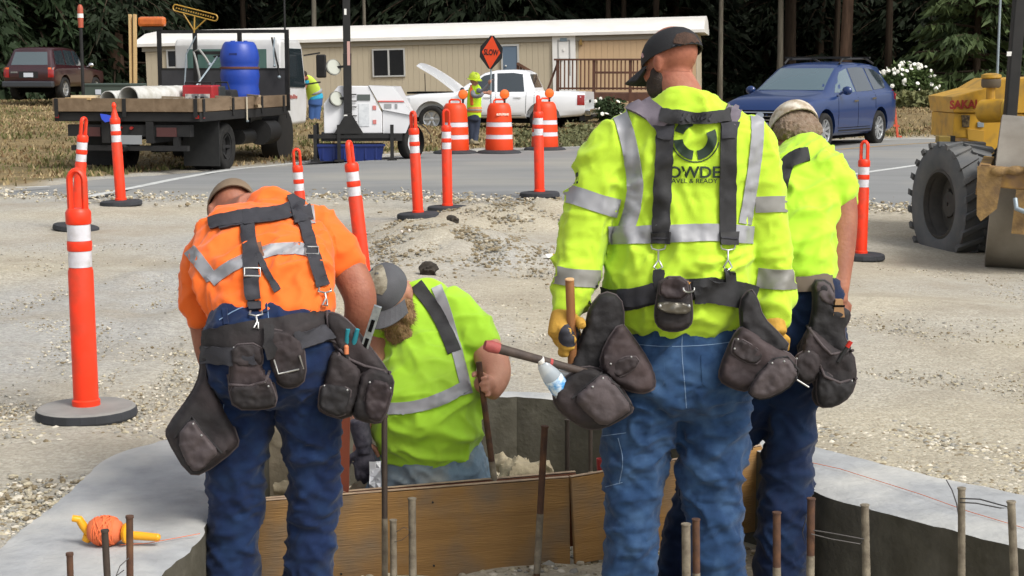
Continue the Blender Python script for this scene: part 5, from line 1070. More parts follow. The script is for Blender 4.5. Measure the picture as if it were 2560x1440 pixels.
m = MB(); b0 = rp(2470, 560, 15.6); m.box(b0.x - .1, b0.x + 1.9, b0.y - .2, b0.y + .8, .28, .62); m.build('axle_housing', M('axle_dark', '#1d1a17', .8), rol)
# rear tyre on the far side so that the machine stands on its wheels
t2 = ty.copy(); COL.objects.link(t2); t2.parent = rol; t2.location = (2.1, -.3, 0)
# ================================================================ people: tools
def catmull(ps, sub):
    out = []; n = len(ps)
    for i in range(n - 1):
        p0, p1, p2, p3 = ps[max(i - 1, 0)], ps[i], ps[i + 1], ps[min(i + 2, n - 1)]
        for k in range(sub):
            t = k / sub; out.append(tuple(.5 * ((2 * b) + (c - a) * t + (2 * a - 5 * b + 4 * c - d) * t * t + (3 * b - a - 3 * c + d) * t ** 3) for a, b, c, d in zip(p0, p1, p2, p3)))
    out.append(tuple(ps[-1])); return out
def limb(mb, rings, k=1.0, n=22, sub=4, pw=2.3, add=0.0):
    """a tapering closed limb; rings = (px, py, distance, half width in px, depth ratio)"""
    rs = catmull([r if len(r) == 5 else (*r, 1.0) for r in rings], sub); C = [P(r[0], r[1], r[2]) for r in rs]; out = []; eye = Vector((0, 0, CAMZ))
    for i, r in enumerate(rs):
        t = (C[min(i + 1, len(C) - 1)] - C[max(i - 1, 0)]).normalized(); v = (C[i] - eye).normalized(); s = t.cross(v)
        s = s.normalized() if s.length > .15 else Vector((1, 0, 0)); dp = s.cross(t).normalized(); w = r[3] * mpp(r[1], r[2]) * k + add
        ring = []
        for j in range(n):
            a = 2 * pi * j / n; ca, sa = cos(a), sin(a); m = (abs(ca) ** pw + abs(sa) ** pw) ** (-1 / pw)
            ring.append(C[i] + s * (w * ca * m) + dp * (w * r[4] * sa * m))
        out.append(ring)
    for end, q in ((0, 1), (-1, -2)):
        c = sum(out[end], Vector()) / n; dr = (C[end] - C[q]).normalized(); rad = (out[end][0] - c).length
        cap = [c + (p - c) * .6 + dr * rad * .3 for p in out[end]]
        if end == 0: out.insert(0, cap)
        else: out.append(cap)
    mb.loft(out); return mb
def basis(f, up):
    f = Vector(f).normalized(); up = Vector(up); r = f.cross(up).normalized(); u = r.cross(f).normalized()
    return Matrix(((r.x, f.x, u.x), (r.y, f.y, u.y), (r.z, f.z, u.z))).to_4x4()     # x right, y face, z crown
def head_into(mb, Mh, k=1.0):
    b = lambda c, r: mb.ball(Mh @ (Vector(c) * k), Vector(r) * k, 18, 12, M=Mh.to_3x3().normalized())
    b((0, -.012, .03), (.075, .096, .088)); b((0, .02, -.02), (.066, .072, .085)); b((0, .045, -.075), (.046, .045, .035)); b((0, .012, -.06), (.058, .058, .05))
    b((0, .088, -.018), (.012, .018, .026)); b((0, .098, -.034), (.016, .014, .010)); b((0, .078, .022), (.05, .016, .012)); b((0, .083, -.062), (.022, .01, .007)); b((0, .08, -.073), (.019, .01, .007))
    for s in (-1, 1): b((.045 * s, .06, -.03), (.022, .022, .02)); b((.077 * s, -.008, -.012), (.009, .02, .033)); b((.083 * s, -.016, .0), (.006, .016, .022))
def eyes(Mh, par, k=1.0):
    for s in (-1, 1):
        m = MB(); m.ball(Mh @ (Vector((.031 * s, .073, .003)) * k), .012 * k, 10, 8); m.build('eye', M('eye_white', '#cfc8c0', .2), par, world=True, smooth=180)
def cap_mesh(Mh, k=1.0, zc=.035, bill=.075, tilt=0.0, grow=1.12):
    """peaked cap: crown dome plus curved bill"""
    m = MB(); n = 28; rings = []; R = Mh @ Matrix.Rotation(tilt, 4, 'X')
    for i in range(9):
        t = i / 8; th = t * pi / 2 * .98; r = cos(th) ** .75; z = zc + .092 * sin(th) ** 1.0
        rings.append([R @ (Vector((.0755 * grow * r * cos(2 * pi * j / n), -.012 + .097 * grow * r * sin(2 * pi * j / n), z)) * k) for j in range(n)])
    inner = [[p + ((R @ Vector((0, -.012, zc))) - p) * .05 for p in r] for r in rings]
    m.loft(inner[::-1] + rings, True); m.ball(R @ (Vector((0, -.012, zc + .093)) * k), .009 * k, 8, 6)
    b = MB(); top = []; bot = []
    for j in range(11):
        a = radians(90 + (j - 5) * 13); ca, sa = cos(a), sin(a); row = []
        for t in (0, .5, 1):
            ext = bill * t * (1 - .45 * ((j - 5) / 5) ** 2); x = .0755 * grow * ca * (1 + .12 * t); y = -.012 + .097 * grow * sa + ext; z = zc + .004 - .018 * ((j - 5) / 5) ** 2 * (1 + t) - .012 * t
            row.append(Vector((x, y, z)) * k)
        top.append([R @ p for p in row]); bot.append([R @ (p - Vector((0, 0, .004))) for p in row])
    vs = [p for r in top for p in r] + [p for r in bot for p in r]; fs = []
    for j in range(10):
        for i in range(2): q = j * 3 + i; fs += [(q, q + 1, q + 4, q + 3), (33 + q + 3, 33 + q + 4, 33 + q + 1, 33 + q)]
    rim = [j * 3 + 2 for j in range(11)]; fs += [(rim[j], rim[j + 1], rim[j + 1] + 33, rim[j] + 33) for j in range(10)] + [(0, 1, 34, 33), (1, 2, 35, 34), (30, 63, 64, 31), (31, 64, 65, 32)]
    b.add(vs, fs); return m, b
def fist(mb, C, A, W, rad=.016, fr=.0105, k=1.0, palm=True, flip=1):
    """a hand closed round a bar: C point on the bar, A bar direction (towards the thumb), W point of the wrist"""
    A = Vector(A).normalized(); C = Vector(C); W = Vector(W); q = (W - C); q = (q - A * q.dot(A)).normalized(); s = A.cross(q) * flip
    R = rad + fr * .9
    for j in range(4):
        off = A * ((1.5 - j) * .0225 * k); ln = (3.6, 4.1, 3.9, 3.2)[j]; pts = []
        for i in range(9):
            a = -1.0 + ln * i / 8 ; rr = R * (1.25 if i == 0 else 1.0 + .12 * (i in (3, 6))); pts.append(C + off + (q * cos(a + .2) + s * sin(a + .2) * 1.0) * rr * (1 + .0 * i))
        mb.tube(pts, [fr * 1.25 * k, fr * 1.2 * k, fr * 1.15 * k, fr * 1.18 * k, fr * 1.05 * k, fr * 1.0 * k, fr * 1.02 * k, fr * .92 * k, fr * .7 * k], 10)
    th = [C + A * .03 * k + q * .045 * k - s * .01, C + A * .046 * k + q * .02 * k - s * R * .8, C + A * .05 * k - s * R * 1.05 - q * .008, C + A * .046 * k - s * R * .8 - q * .03 * k]
    mb.tube(th, [fr * 1.6 * k, fr * 1.4 * k, fr * 1.2 * k, fr * .95 * k], 10)
    pc = C + q * (R + .018 * k) - s * .006
    mb.ball(pc, (.046 * k, .03 * k, .04 * k), 14, 10, M=basis(q, A).to_3x3()); mb.tube([pc, pc + (W - pc) * .5, W], [.032 * k, .028 * k, .027 * k], 12)
def loose_hand(mb, W, D, N, k=1.0, curl=.5, side=1):
    """relaxed hand: wrist W, pointing D, back of the hand N, thumb on side"""
    D = Vector(D).normalized(); N = Vector(N); N = (N - D * N.dot(D)).normalized(); S = D.cross(N) * side; W = Vector(W)
    mb.ball(W + D * .05 * k, (.042 * k, .05 * k, .017 * k), 14, 10, M=Matrix(((S.x, D.x, N.x), (S.y, D.y, N.y), (S.z, D.z, N.z)))); mb.tube([W - D * .03, W + D * .03 * k], [.026 * k, .03 * k], 12)
    for j in range(4):
        b = W + D * (.088 - .006 * abs(j - 1)) * k + S * ((1.5 - j) * .0215 * k); L = (.068, .078, .072, .055)[j] * k; pts = [b - D * .015]; d = D.copy(); p = b.copy()
        for i in range(3): d = (d - N * curl * (.5 + .4 * i)).normalized(); p = p + d * L / 3 * (1.2 - .2 * i); pts.append(p.copy())
        mb.tube(pts, [.0105 * k, .010 * k, .009 * k, .0075 * k], 9)
    b = W + D * .03 * k + S * .034 * k; mb.tube([b - S * .01, b + (S * .8 + D * .6) * .028 * k, b + (S * .55 + D * .95) * .055 * k - N * .012 * k], [.0135 * k, .0115 * k, .009 * k], 9)
def boot(mb, A, fwd, k=1.0):
    A = Vector(A); f = Vector(fwd).normalized(); z = A.z
    B = basis(f, (0, 0, 1)).to_3x3(); bl = lambda c, r: mb.ball(A + B @ (Vector(c) * k), Vector(r) * k, 14, 10, M=B)
    bl((0, .0, .06), (.05, .06, .07)); bl((0, .09, .045), (.05, .1, .045)); bl((0, .16, .035), (.046, .06, .035)); bl((0, .06, .018), (.052, .15, .018))
LIME = M('cloth_lime', '#b9dc3a', .8, col2='#b0d232', scale=3, contrast=.3, sheen=.15, bump=.0008, bscale=500, spec=.25)
LIMEG = M('cloth_lime_green', '#a8da38', .8, col2='#9ccc30', scale=3, contrast=.3, sheen=.15, col3='#6f7a2c', scale3=5, c3amt=.35, spec=.25)
LIMEY = M('cloth_lime_bright', '#b4e03c', .8, col2='#aad634', scale=3, contrast=.3, sheen=.15, spec=.25)
ORNG = M('cloth_orange', '#f2722a', .8, col2='#e86620', scale=3, contrast=.3, sheen=.15, spec=.25)
TAPE = M('reflective_tape', '#96979b', .45, col2='#86878b', scale=5, contrast=.4, spec=.5); TAPED = M('reflective_tape_dim', '#8b8a86', .5, col2='#77766f', scale=6, contrast=.5)
SKIN = M('skin_tanned', '#a9705a', .6, col2='#97604c', scale=14, contrast=.4, bump=.002, bscale=90, sss=.08, spec=.35, col3='#8a4a3c', scale3=16, c3amt=.5); SKIN2 = M('skin_ruddy', '#a0684f', .6, col2='#8a5642', scale=12, contrast=.4, col3='#7c4436', scale3=14, c3amt=.5, bump=.002, bscale=90, sss=.08); SKIN3 = M('skin_light', '#bd8a72', .6, col2='#ad7862', scale=12, contrast=.4, bump=.0012, bscale=120, sss=.08)
def denim(name, a, b, fade, fs=3.0, amt=.6): return M(name, a, .85, col2=b, scale=26, contrast=.15, detail=8, col3=fade, scale3=fs, c3amt=amt, bump=.0005, bscale=700, spec=.2, sheen=.1)
JEAN1 = denim('denim_faded', '#274468', '#192f4e', '#4d6c90', 12, .4); JEAN2 = denim('denim_dark', '#13264a', '#0c1a36', '#223c60', 12, .4); JEAN3 = denim('denim_indigo', '#102241', '#0b1832', '#1d3757', 8, .45); JEAN4 = denim('denim_dusty', '#6f8391', '#5c7182', '#8f9088', 6, .8)
STR = M('webbing_black', '#1c1c1e', .75, col2='#2a2a2c', scale=30, contrast=.4, bump=.0006, bscale=900); STRG = M('webbing_charcoal', '#34343a', .8, col2='#2a2a2f', scale=14, bump=.001, bscale=500); PAD = M('pad_mauve_grey', '#6f6770', .85, col2='#625b64', scale=20, bump=.001, bscale=300)
LEA = M('pouch_leather', '#2b2829', .75, col2='#211e1e', scale=9, contrast=.4, col3='#453b3c', scale3=5, c3amt=.6, bump=.002, bscale=60, spec=.3); LEAB = M('pouch_leather_brown', '#352d2f', .7, col2='#2b2424', scale=7, contrast=.4, col3='#574a4a', scale3=6, c3amt=.6, bump=.002, bscale=60, spec=.3); LEAD = M('pouch_dark', '#222022', .8, col2='#1a1819', scale=9, bump=.002, bscale=70); STEEL = M('steel_bright', '#b3b3b0', .3, metal=.8); THR = M('jean_stitch', '#b9a27c', .8)
LEAP = M('pouch_pale', '#494041', .75, col2='#393233', scale=8, contrast=.4, col3='#62585a', scale3=7, c3amt=.5, bump=.002, bscale=60)
def garment(root, name, parts, mt, voxel=.0075, sm=3, creases=(), amp=0.0, sc=(6, 6, 14), seed=1, rot=0.0, k=1.0):
    mb = MB()
    for rings in parts: limb(mb, rings, k)
    me = remesh(mb, voxel, sm)
    if creases or amp:
        bv = bvh_of(me); S = []
        for (x0, y0, x1, y1, w, h) in creases:
            o, d = camray(x0, y0); a = bv.ray_cast(o, d)[0]; o, d = camray(x1, y1); b = bv.ray_cast(o, d)[0]
            if a is None or b is None: continue
            S.append((a, b, w * 1.15 * mpp((y0 + y1) / 2, a.y), h * .0019))
        folds(me, S, seed, amp, sc, rot)
        bm = bmesh.new(); bm.from_mesh(me); bmesh.ops.smooth_vert(bm, verts=bm.verts, factor=.2, use_axis_x=True, use_axis_y=True, use_axis_z=True); bm.to_mesh(me); bm.free()
    bv = bvh_of(me); set_co(me, co_of(me) - np.array(root.location))
    return mkobj(name, me, mt, root, smooth=180), bv
def skinmesh(root, mb, mt, name='body', voxel=.008, sm=2):
    me = remesh(mb, voxel, sm); bv = bvh_of(me); set_co(me, co_of(me) - np.array(root.location)); return mkobj(name, me, mt, root, smooth=180), bv
def lay(root, bv, polys, mt, name, off=.003, res=9, thick=.008, sm=0):
    for q in polys:
        m = MB(); decal(m, bv, smooth_poly(q, sm) if sm else q, camray, off, res, thick, drop=True); m.build(name, mt, root, world=True, smooth=60)
def band(root, bv, lines, w, mt, name, off=.003, res=8, thick=.008):
    for k, l in enumerate(lines): m = MB(); decal(m, bv, strip_poly(smooth_poly(l, 2, False), w if not hasattr(w, '__len__') else w[k]), camray, off, res, thick, drop=True); m.build(name, mt, root, world=True, smooth=60)
WB = []          # surfaces already worn, nearest one counts
def hitpt(px, py):
    best = None
    for b in WB:
        o, d = camray(px, py); h = b.ray_cast(o, d)[0]
        if h is not None and (best is None or h.y < best.y): best = h
    return best
def seat(poly, d):
    xs = [p[0] for p in poly]; ys = [p[1] for p in poly]; hs = []
    for i in range(7):
        for j in range(7):
            x = min(xs) + (max(xs) - min(xs)) * (i + .5) / 7; y = min(ys) + (max(ys) - min(ys)) * (j + .5) / 7
            if in_poly(poly, x, y):
                h = hitpt(x, y)
                if h is not None: hs.append(h.y)
    return min(d, float(np.percentile(hs, 12)) + .012) if hs else d
def surf(px, py, off=.004, d=5.0):
    h = hitpt(px, py); return (h - camray(px, py)[1] * off) if h is not None else P(px, py, d)
def worn(root, name, poly, d, th, mt, back=.35, edge=None, sm=1, gx=0, gy=0, lump=.009, bev=0, par=None, pw=2.6, res=None):
    d = seat(poly, d); m = MB(); pillow(m, smooth_poly(poly, sm) if sm else poly, d, th, back, edge or (min(max(p[0] for p in poly) - min(p[0] for p in poly), max(p[1] for p in poly) - min(p[1] for p in poly)) * .13), res, gx, gy, pw=pw, lump=lump, seed=len(poly)); WB.append(BVHTree.FromPolygons([Vector(v) for v in m.v], m.f)); o = m.build(name, mt, par or root, smooth=65, fixn=False)
    if name in ('pouch', 'pocket', 'flap', 'tape_pouch', 'pouch_flap'):
        sp_ = smooth_poly(poly, sm) if sm else poly; xs = [p[0] for p in sp_]; ys = [p[1] for p in sp_]; cx_, cy_ = sum(xs) / len(xs), sum(ys) / len(ys)
        e_ = MB(); e_.tube([P(x, y, d + gx * (x - cx_) + gy * (y - cy_) - .003) for x, y in sp_ + [sp_[0]]], .0034, 6, caps=False); q_ = e_.build('edge_binding', LEAP if mt is not LEAP else LEAD, root, smooth=60); set_co(q_.data, co_of(q_.data) - np.array(root.location))
    if name in ('pocket', 'flap'):
        cx_ = sum(p[0] for p in poly) / len(poly); cy_ = sum(p[1] for p in poly) / len(poly); tp_ = sorted(poly, key=lambda p: p[1])[:2]
        for (x, y) in tp_:
            e_ = MB(); e_.ball(surf(x + (cx_ - x) * .22, y + (cy_ - y) * .22, .001), .0038, 8, 6); q_ = e_.build('rivet', STEEL, root, world=True)
    set_co(o.data, co_of(o.data) - np.array(root.location)); return o
def wtube(root, name, pts, r, mt, n=8, par=None):
    m = MB(); m.tube(pts, r, n); o = m.build(name, mt, par or root, smooth=60); set_co(o.data, co_of(o.data) - np.array(root.location)); return o
def txt(root, bv, s, size, cx, cy, mt, name, sx=1.0, bold=0, shear=0, off=.0035, slant=0.0):
    v, f = text_mb(s, size, .0, bold, shear); m = MB(); vs = []
    for p in v:
        o, d = camray(cx + p[0] * sx, cy - p[1] + slant * p[0]); h, nr, _, _ = bv.ray_cast(o, d); vs.append(h - d * off if h is not None else o + d * 5.1)
    m.add(vs, f); m.build(name, mt, root, world=True, fixn=False)
def rnd_creases(boxes, seed):
    rs = random.Random(seed); out = []
    for (x0, x1, y0, y1, n, L, ang, spread, w, h) in boxes:
        for _ in range(n):
            x = rs.uniform(x0, x1); y = rs.uniform(y0, y1); a = radians(ang + rs.uniform(-spread, spread)); l = L * rs.uniform(.5, 1.2)
            out.append((x - cos(a) * l / 2, y + sin(a) * l / 2, x + cos(a) * l / 2, y - sin(a) * l / 2, w * rs.uniform(.7, 1.4), h * rs.choice((1, 1, -1)) * rs.uniform(.5, 1.2)))
    return out
def person(label, px, d, z, group=None):
    p = P(px, 700, d); return thing('person', label, 'person', (p.x, d, z))
ZL = -.30
# ================================================================ the standing man in the lime long-sleeved shirt
pa = person('standing man seen from behind in a lime long-sleeved shirt with printed back and black cap', 1690, 5.22, ZL)
T_ = [(1712, 228, 5.25, 50, 1.0), (1712, 256, 5.25, 88, .75), (1710, 290, 5.26, 160, .5), (1707, 335, 5.27, 203, .46), (1706, 420, 5.27, 190, .52), (1705, 520, 5.27, 174, .6), (1702, 610, 5.27, 176, .66), (1698, 690, 5.27, 190, .7), (1700, 755, 5.27, 182, .7), (1706, 812, 5.27, 152, .72)]
AL = [(1560, 330, 5.27, 60, .9), (1527, 375, 5.27, 67, .95), (1503, 430, 5.27, 66, 1), (1482, 500, 5.26, 66, 1), (1463, 570, 5.25, 63, 1), (1448, 640, 5.23, 60, 1), (1440, 700, 5.2, 57, 1), (1424, 755, 5.17, 47, 1), (1411, 800, 5.13, 35, 1)]
AR = [(1855, 325, 5.28, 60, .9), (1880, 370, 5.28, 64, .95), (1893, 430, 5.28, 62, 1), (1905, 500, 5.28, 60, 1), (1915, 570, 5.28, 58, 1), (1929, 650, 5.27, 56, 1), (1935, 720, 5.25, 52, 1), (1935, 780, 5.22, 41, 1), (1935, 815, 5.2, 32, 1)]
PE = [(1706, 775, 5.27, 130, .68), (1704, 832, 5.27, 150, .74), (1701, 910, 5.27, 176, .78), (1698, 985, 5.27, 182, .7)]
LL = [(1612, 930, 5.28, 94, 1.1), (1600, 1050, 5.28, 99, 1.05), (1592, 1130, 5.27, 88, 1.05), (1583, 1210, 5.26, 76, 1.1), (1580, 1290, 5.25, 69, 1.12), (1577, 1370, 5.24, 67, 1.15), (1574, 1440, 5.24, 69, 1.15), (1573, 1530, 5.23, 76, 1.2)]
LR = [(1788, 930, 5.28, 92, 1.1), (1784, 1050, 5.28, 90, 1.05), (1780, 1130, 5.27, 86, 1.05), (1777, 1210, 5.26, 80, 1.1), (1787, 1290, 5.25, 71, 1.12), (1790, 1370, 5.24, 70, 1.15), (1793, 1440, 5.24, 74, 1.15), (1795, 1530, 5.23, 82, 1.2)]
cr = [(1560, 640, 1680, 610, 9, 5), (1545, 700, 1640, 640, 10, 5), (1600, 760, 1700, 690, 10, 4), (1880, 640, 1760, 660, 10, 4), (1870, 700, 1780, 690, 9, 4), (1555, 520, 1600, 690, 12, 6), (1875, 500, 1840, 660, 12, 6),
      (1560, 480, 1620, 560, 9, 4), (1530, 600, 1500, 500, 9, 5), (1500, 560, 1420, 590, 8, 5), (1500, 620, 1410, 640, 8, 5), (1490, 650, 1400, 660, 8, -4), (1395, 735, 1450, 760, 7, 5), (1385, 770, 1445, 775, 6, 5), (1480, 720, 1430, 740, 8, 5), (1900, 620, 1975, 600, 8, 4), (1900, 760, 1975, 745, 7, 6), (1905, 790, 1970, 785, 6, 5), (1920, 730, 1980, 725, 7, -4), (1900, 560, 1960, 540, 8, 4),
      (1640, 240, 1785, 240, 8, 4), (1690, 500, 1700, 650, 12, 4), (1760, 500, 1770, 650, 12, 3), (1570, 800, 1650, 790, 6, 6), (1760, 800, 1850, 800, 6, 6), (1600, 815, 1680, 820, 6, 5), (1500, 420, 1540, 540, 10, 4), (1540, 350, 1580, 430, 12, 4), (1850, 340, 1830, 430, 12, 4)]
sh1, bs1 = garment(pa, 'shirt', [T_, AL, AR], LIME, .009, 3, cr + rnd_creases([(1560, 1850, 620, 780, 26, 90, 20, 50, 9, 2.5), (1400, 1540, 440, 780, 16, 60, -15, 40, 8, 2.5), (1890, 1980, 440, 790, 12, 60, 15, 40, 8, 2.5), (1560, 1860, 330, 620, 14, 110, 80, 40, 14, 2.5)], 3), [(.012, 6, 11, .5), (.009, 12, 8, -.6), (.003, 22, 26, .3)], (5, 5, 4), 2)
cj = [(1690, 1060, 1560, 1100, 9, 6), (1690, 1080, 1580, 1150, 9, -5), (1680, 1110, 1530, 1170, 8, 6), (1700, 1060, 1840, 1090, 9, 6), (1700, 1090, 1830, 1150, 9, -5), (1720, 1120, 1850, 1160, 8, 6), (1860, 1060, 1760, 1130, 9, 6), (1860, 1150, 1740, 1190, 9, 6), (1520, 1240, 1640, 1215, 8, 6), (1515, 1270, 1640, 1255, 8, -5), (1740, 1230, 1850, 1210, 8, 5), (1730, 1260, 1850, 1250, 7, -4), (1530, 1400, 1640, 1390, 8, 6), (1520, 1430, 1630, 1425, 8, 6), (1730, 1400, 1860, 1410, 8, 6), (1730, 1430, 1855, 1440, 8, 6), (1690, 880, 1700, 1040, 7, -5), (1600, 900, 1680, 1030, 14, 5), (1800, 900, 1720, 1030, 14, 5), (1580, 1000, 1680, 1060, 10, 5), (1840, 1010, 1720, 1065, 10, 5)]
je1, bj1 = garment(pa, 'jeans', [PE, LL, LR], JEAN1, .009, 2, cj + rnd_creases([(1520, 1680, 1080, 1260, 22, 110, 12, 35, 8, 5), (1710, 1860, 1080, 1260, 22, 110, -12, 35, 8, 5), (1520, 1640, 1280, 1470, 22, 80, 5, 25, 7, 5), (1730, 1860, 1280, 1470, 22, 80, -5, 25, 7, 5), (1560, 1840, 850, 1020, 14, 80, 0, 60, 9, 3)], 5), [(.0105, 5, 12, .5), (.0085, 7, 17, -.6), (.005, 12, 32, .25)], (9, 9, 16), 4)
# body with head, hidden limbs and boots
hp = P(1676, 158, 5.33); Mh = Matrix.Translation(hp) @ basis((-.66, .66, -.34), (-.16, .3, .92))
mb = MB(); head_into(mb, Mh, 1.02); mb.tube([P(1690, 205, 5.30), P(1705, 230, 5.27), P(1712, 262, 5.27)], [.062, .064, .075], 16)
for r in (T_, PE): limb(mb, r, .85)
for r in (AL, AR, LL, LR): limb(mb, r, .72)
bd1, bb1 = skinmesh(pa, mb, SKIN, voxel=.008); eyes(Mh, bd1, 1.02)
m = MB()
for c, fwd in (((1573, 1480, 5.24), (-.25, 1, 0)), ((1793, 1480, 5.24), (.25, 1, 0))): q = P(*c); q.z = ZL; boot(m, q, fwd)
mk = remesh(m, .012, 1); set_co(mk, co_of(mk) - np.array(pa.location)); mkobj('boots', mk, M('boot_brown', '#4a3a2c', .7, col2='#36291f', scale=9), pa, smooth=180)
# cap, hair, beard
CAPB = M('cap_black', '#141417', .8, col2='#1d1d20', scale=9, bump=.001, bscale=300)
m, b = cap_mesh(Mh, 1.05, .012, .085, -.06, 1.14); cp = m.build('cap', CAPB, pa, world=True, smooth=50); bvc = bvh_of(m.mesh('t')); bl_ = b.build('bill', CAPB, cp); set_co(bl_.data, co_of(bl_.data) - np.array(pa.location))
HAIR = M('hair_brown', '#4a3428', .9, col2='#35251c', scale=60, stretch=(1, 1, .3), bump=.003, bscale=200); STUB = M('hair_stubble', '#9c6049', .8, col2='#8a523e', scale=80, contrast=.3, bump=.001, bscale=300)
lay(pa, bvc, [[(1684, 100), (1692, 86), (1712, 80), (1735, 86), (1748, 104), (1747, 114), (1715, 112), (1684, 108)]], HAIR, 'hair', .003, 7)
lay(pa, bvc, [[(1682, 112), (1750, 120), (1751, 134), (1682, 125)]], M('cap_strap', '#26282d', .6), 'cap_strap', .004, 7)
lay(pa, bvc, [[(1592, 140), (1606, 128), (1610, 142), (1598, 156)]], M('patch_pinkish', '#b58a8c', .7, col2='#c9b9b6', scale=40, contrast=.9), 'cap_patch', .003, 5)
lay(pa, bb1, [[(1632, 120), (1690, 112), (1756, 120), (1757, 160), (1742, 182), (1705, 178), (1665, 178), (1640, 165), (1630, 150)]], STUB, 'short_hair', .0012, 6, .004, 1)
m = MB(); R3 = Mh.to_3x3()
for c, r in (((0, .07, -.09), (.04, .035, .035)), ((.05, .035, -.07), (.022, .045, .045)), ((-.05, .035, -.07), (.022, .045, .045)), ((-.06, .02, -.045), (.018, .025, .035)), ((.06, .02, -.045), (.018, .025, .035)), ((0, .09, -.055), (.03, .012, .012))): m.ball(Mh @ (Vector(c) * 1.02), r, 12, 8, M=R3)
bm_ = remesh(m, .007, 1); set_co(bm_, co_of(bm_) - np.array(pa.location)); mkobj('beard', bm_, M('beard_dark', '#2b2320', .95, col2='#3b302a', scale=80, bump=.004, bscale=250), pa, smooth=180)
# reflective tape
band(pa, bs1, [[(1546, 274), (1566, 330), (1582, 405), (1590, 470), (1580, 530), (1560, 588)], [(1893, 286), (1894, 340), (1888, 400), (1878, 470), (1862, 560)]], (40, 32), TAPE, 'tape_stripe', .0055, 7, .012)
band(pa, bs1, [[(1520, 588), (1600, 588), (1700, 583), (1800, 580), (1885, 588)]], 44, TAPE, 'tape_stripe', .007, 7, .012)
band(pa, bs1, [[(1412, 482), (1450, 492), (1500, 510), (1548, 522)]], 46, TAPE, 'tape_stripe', .0055, 7, .012); band(pa, bs1, [[(1381, 686), (1430, 695), (1500, 698)]], 44, TAPED, 'tape_stripe', .0055, 7, .012)
band(pa, bs1, [[(1888, 512), (1930, 510), (1976, 510)], [(1893, 694), (1940, 700), (1990, 698)]], (40, 50), TAPED, 'tape_stripe', .0055, 7, .012)
# print on the back
INK = M('ink_dark_green', '#1c2f22', .7)
arc = lambda cx, cy, r0, r1, a0, a1: [(cx + r0 * cos(radians(a)), cy - r0 * sin(radians(a))) for a in np.linspace(a0, a1, 16)] + [(cx + r1 * cos(radians(a)), cy - r1 * sin(radians(a))) for a in np.linspace(a1, a0, 16)]
lay(pa, bs1, [arc(1738, 346, 31, 54, 185, 262) , arc(1738, 346, 31, 54, 278, 385), arc(1738, 346, 31, 54, 100, 160)], INK, 'back_print', .004, 5, .006)
lay(pa, bs1, [arc(1738, 346, 58, 60.5, 190, 350)], INK, 'back_print', .004, 5, .006)
txt(pa, bs1, 'LOWDEN', 40, 1741, 432, INK, 'back_print', 1.06, .9, off=.006); txt(pa, bs1, 'GRAVEL & READY MIX', 16, 1742, 453, INK, 'back_print', 1.1, .2, off=.006)
lay(pa, bs1, [[(1432, 438), (1444, 430), (1447, 440), (1440, 444)], [(1434, 448), (1446, 444), (1445, 458), (1434, 460)]], INK, 'sleeve_print', .002, 5, .004)
# jean seams and pockets
STI = M('stitching_pale', '#6f86a2', .8)
for l in ([(1706, 826), (1704, 880), (1712, 960), (1716, 1020)], [(1570, 858), (1640, 866), (1705, 866), (1780, 862), (1845, 852)], [(1505, 1090), (1565, 1082)], [(1545, 1095), (1560, 1150), (1548, 1210)], [(1512, 1218), (1556, 1206)]):
    band(pa, bj1, [l], 1.5, STI, 'seam', .0015, 6, .003)
lay(pa, bj1, [[(1686, 800), (1730, 800), (1726, 826), (1690, 826)]], JEAN3, 'waistband', .002, 8)
for q_ in ([(1604, 886), (1662, 890), (1660, 960), (1634, 985), (1606, 962)], [(1752, 888), (1812, 884), (1808, 955), (1784, 980), (1756, 960)]): lay(pa, bj1, [q_], JEAN1, 'back_pocket', .003, 8, .005)
# gloved hands
GLV = M('glove_yellow', '#c79a3c', .8, col2='#a87f2e', scale=12, contrast=.5, bump=.002, bscale=90); GLB = M('glove_black', '#23232a', .7, col2='#2f2f38', scale=14)
HT = P(1424, 700, 5.06); HB = P(1432, 905, 5.1); ax = (HT - HB).normalized(); gc = P(1428, 850, 5.085)
m = MB(); fist(m, gc, ax, P(1409, 800, 5.13), .019, .0135, 1.15); limb(m, [(1412, 785, 5.135, 34, 1), (1408, 812, 5.12, 36, 1), (1406, 838, 5.11, 38, 1)], 1.0)
mk = remesh(m, .006, 2); bvg = bvh_of(mk); set_co(mk, co_of(mk) - np.array(pa.location)); mkobj('glove', mk, GLV, pa, smooth=180)
lay(pa, bvg, [[(1398, 828), (1415, 808), (1440, 812), (1452, 840), (1440, 866), (1412, 868), (1396, 852)]], GLB, 'glove_palm', .0025, 6, .005, 1)
m = MB(); loose_hand(m, P(1935, 812, 5.2), (.02, -.1, -1), (.6, -.8, 0), 1.12, .25, -1); limb(m, [(1935, 800, 5.2, 30, 1), (1935, 830, 5.19, 33, 1)]); mk = remesh(m, .006, 2); set_co(mk, co_of(mk) - np.array(pa.location)); mkobj('glove', mk, GLV, pa, smooth=180)
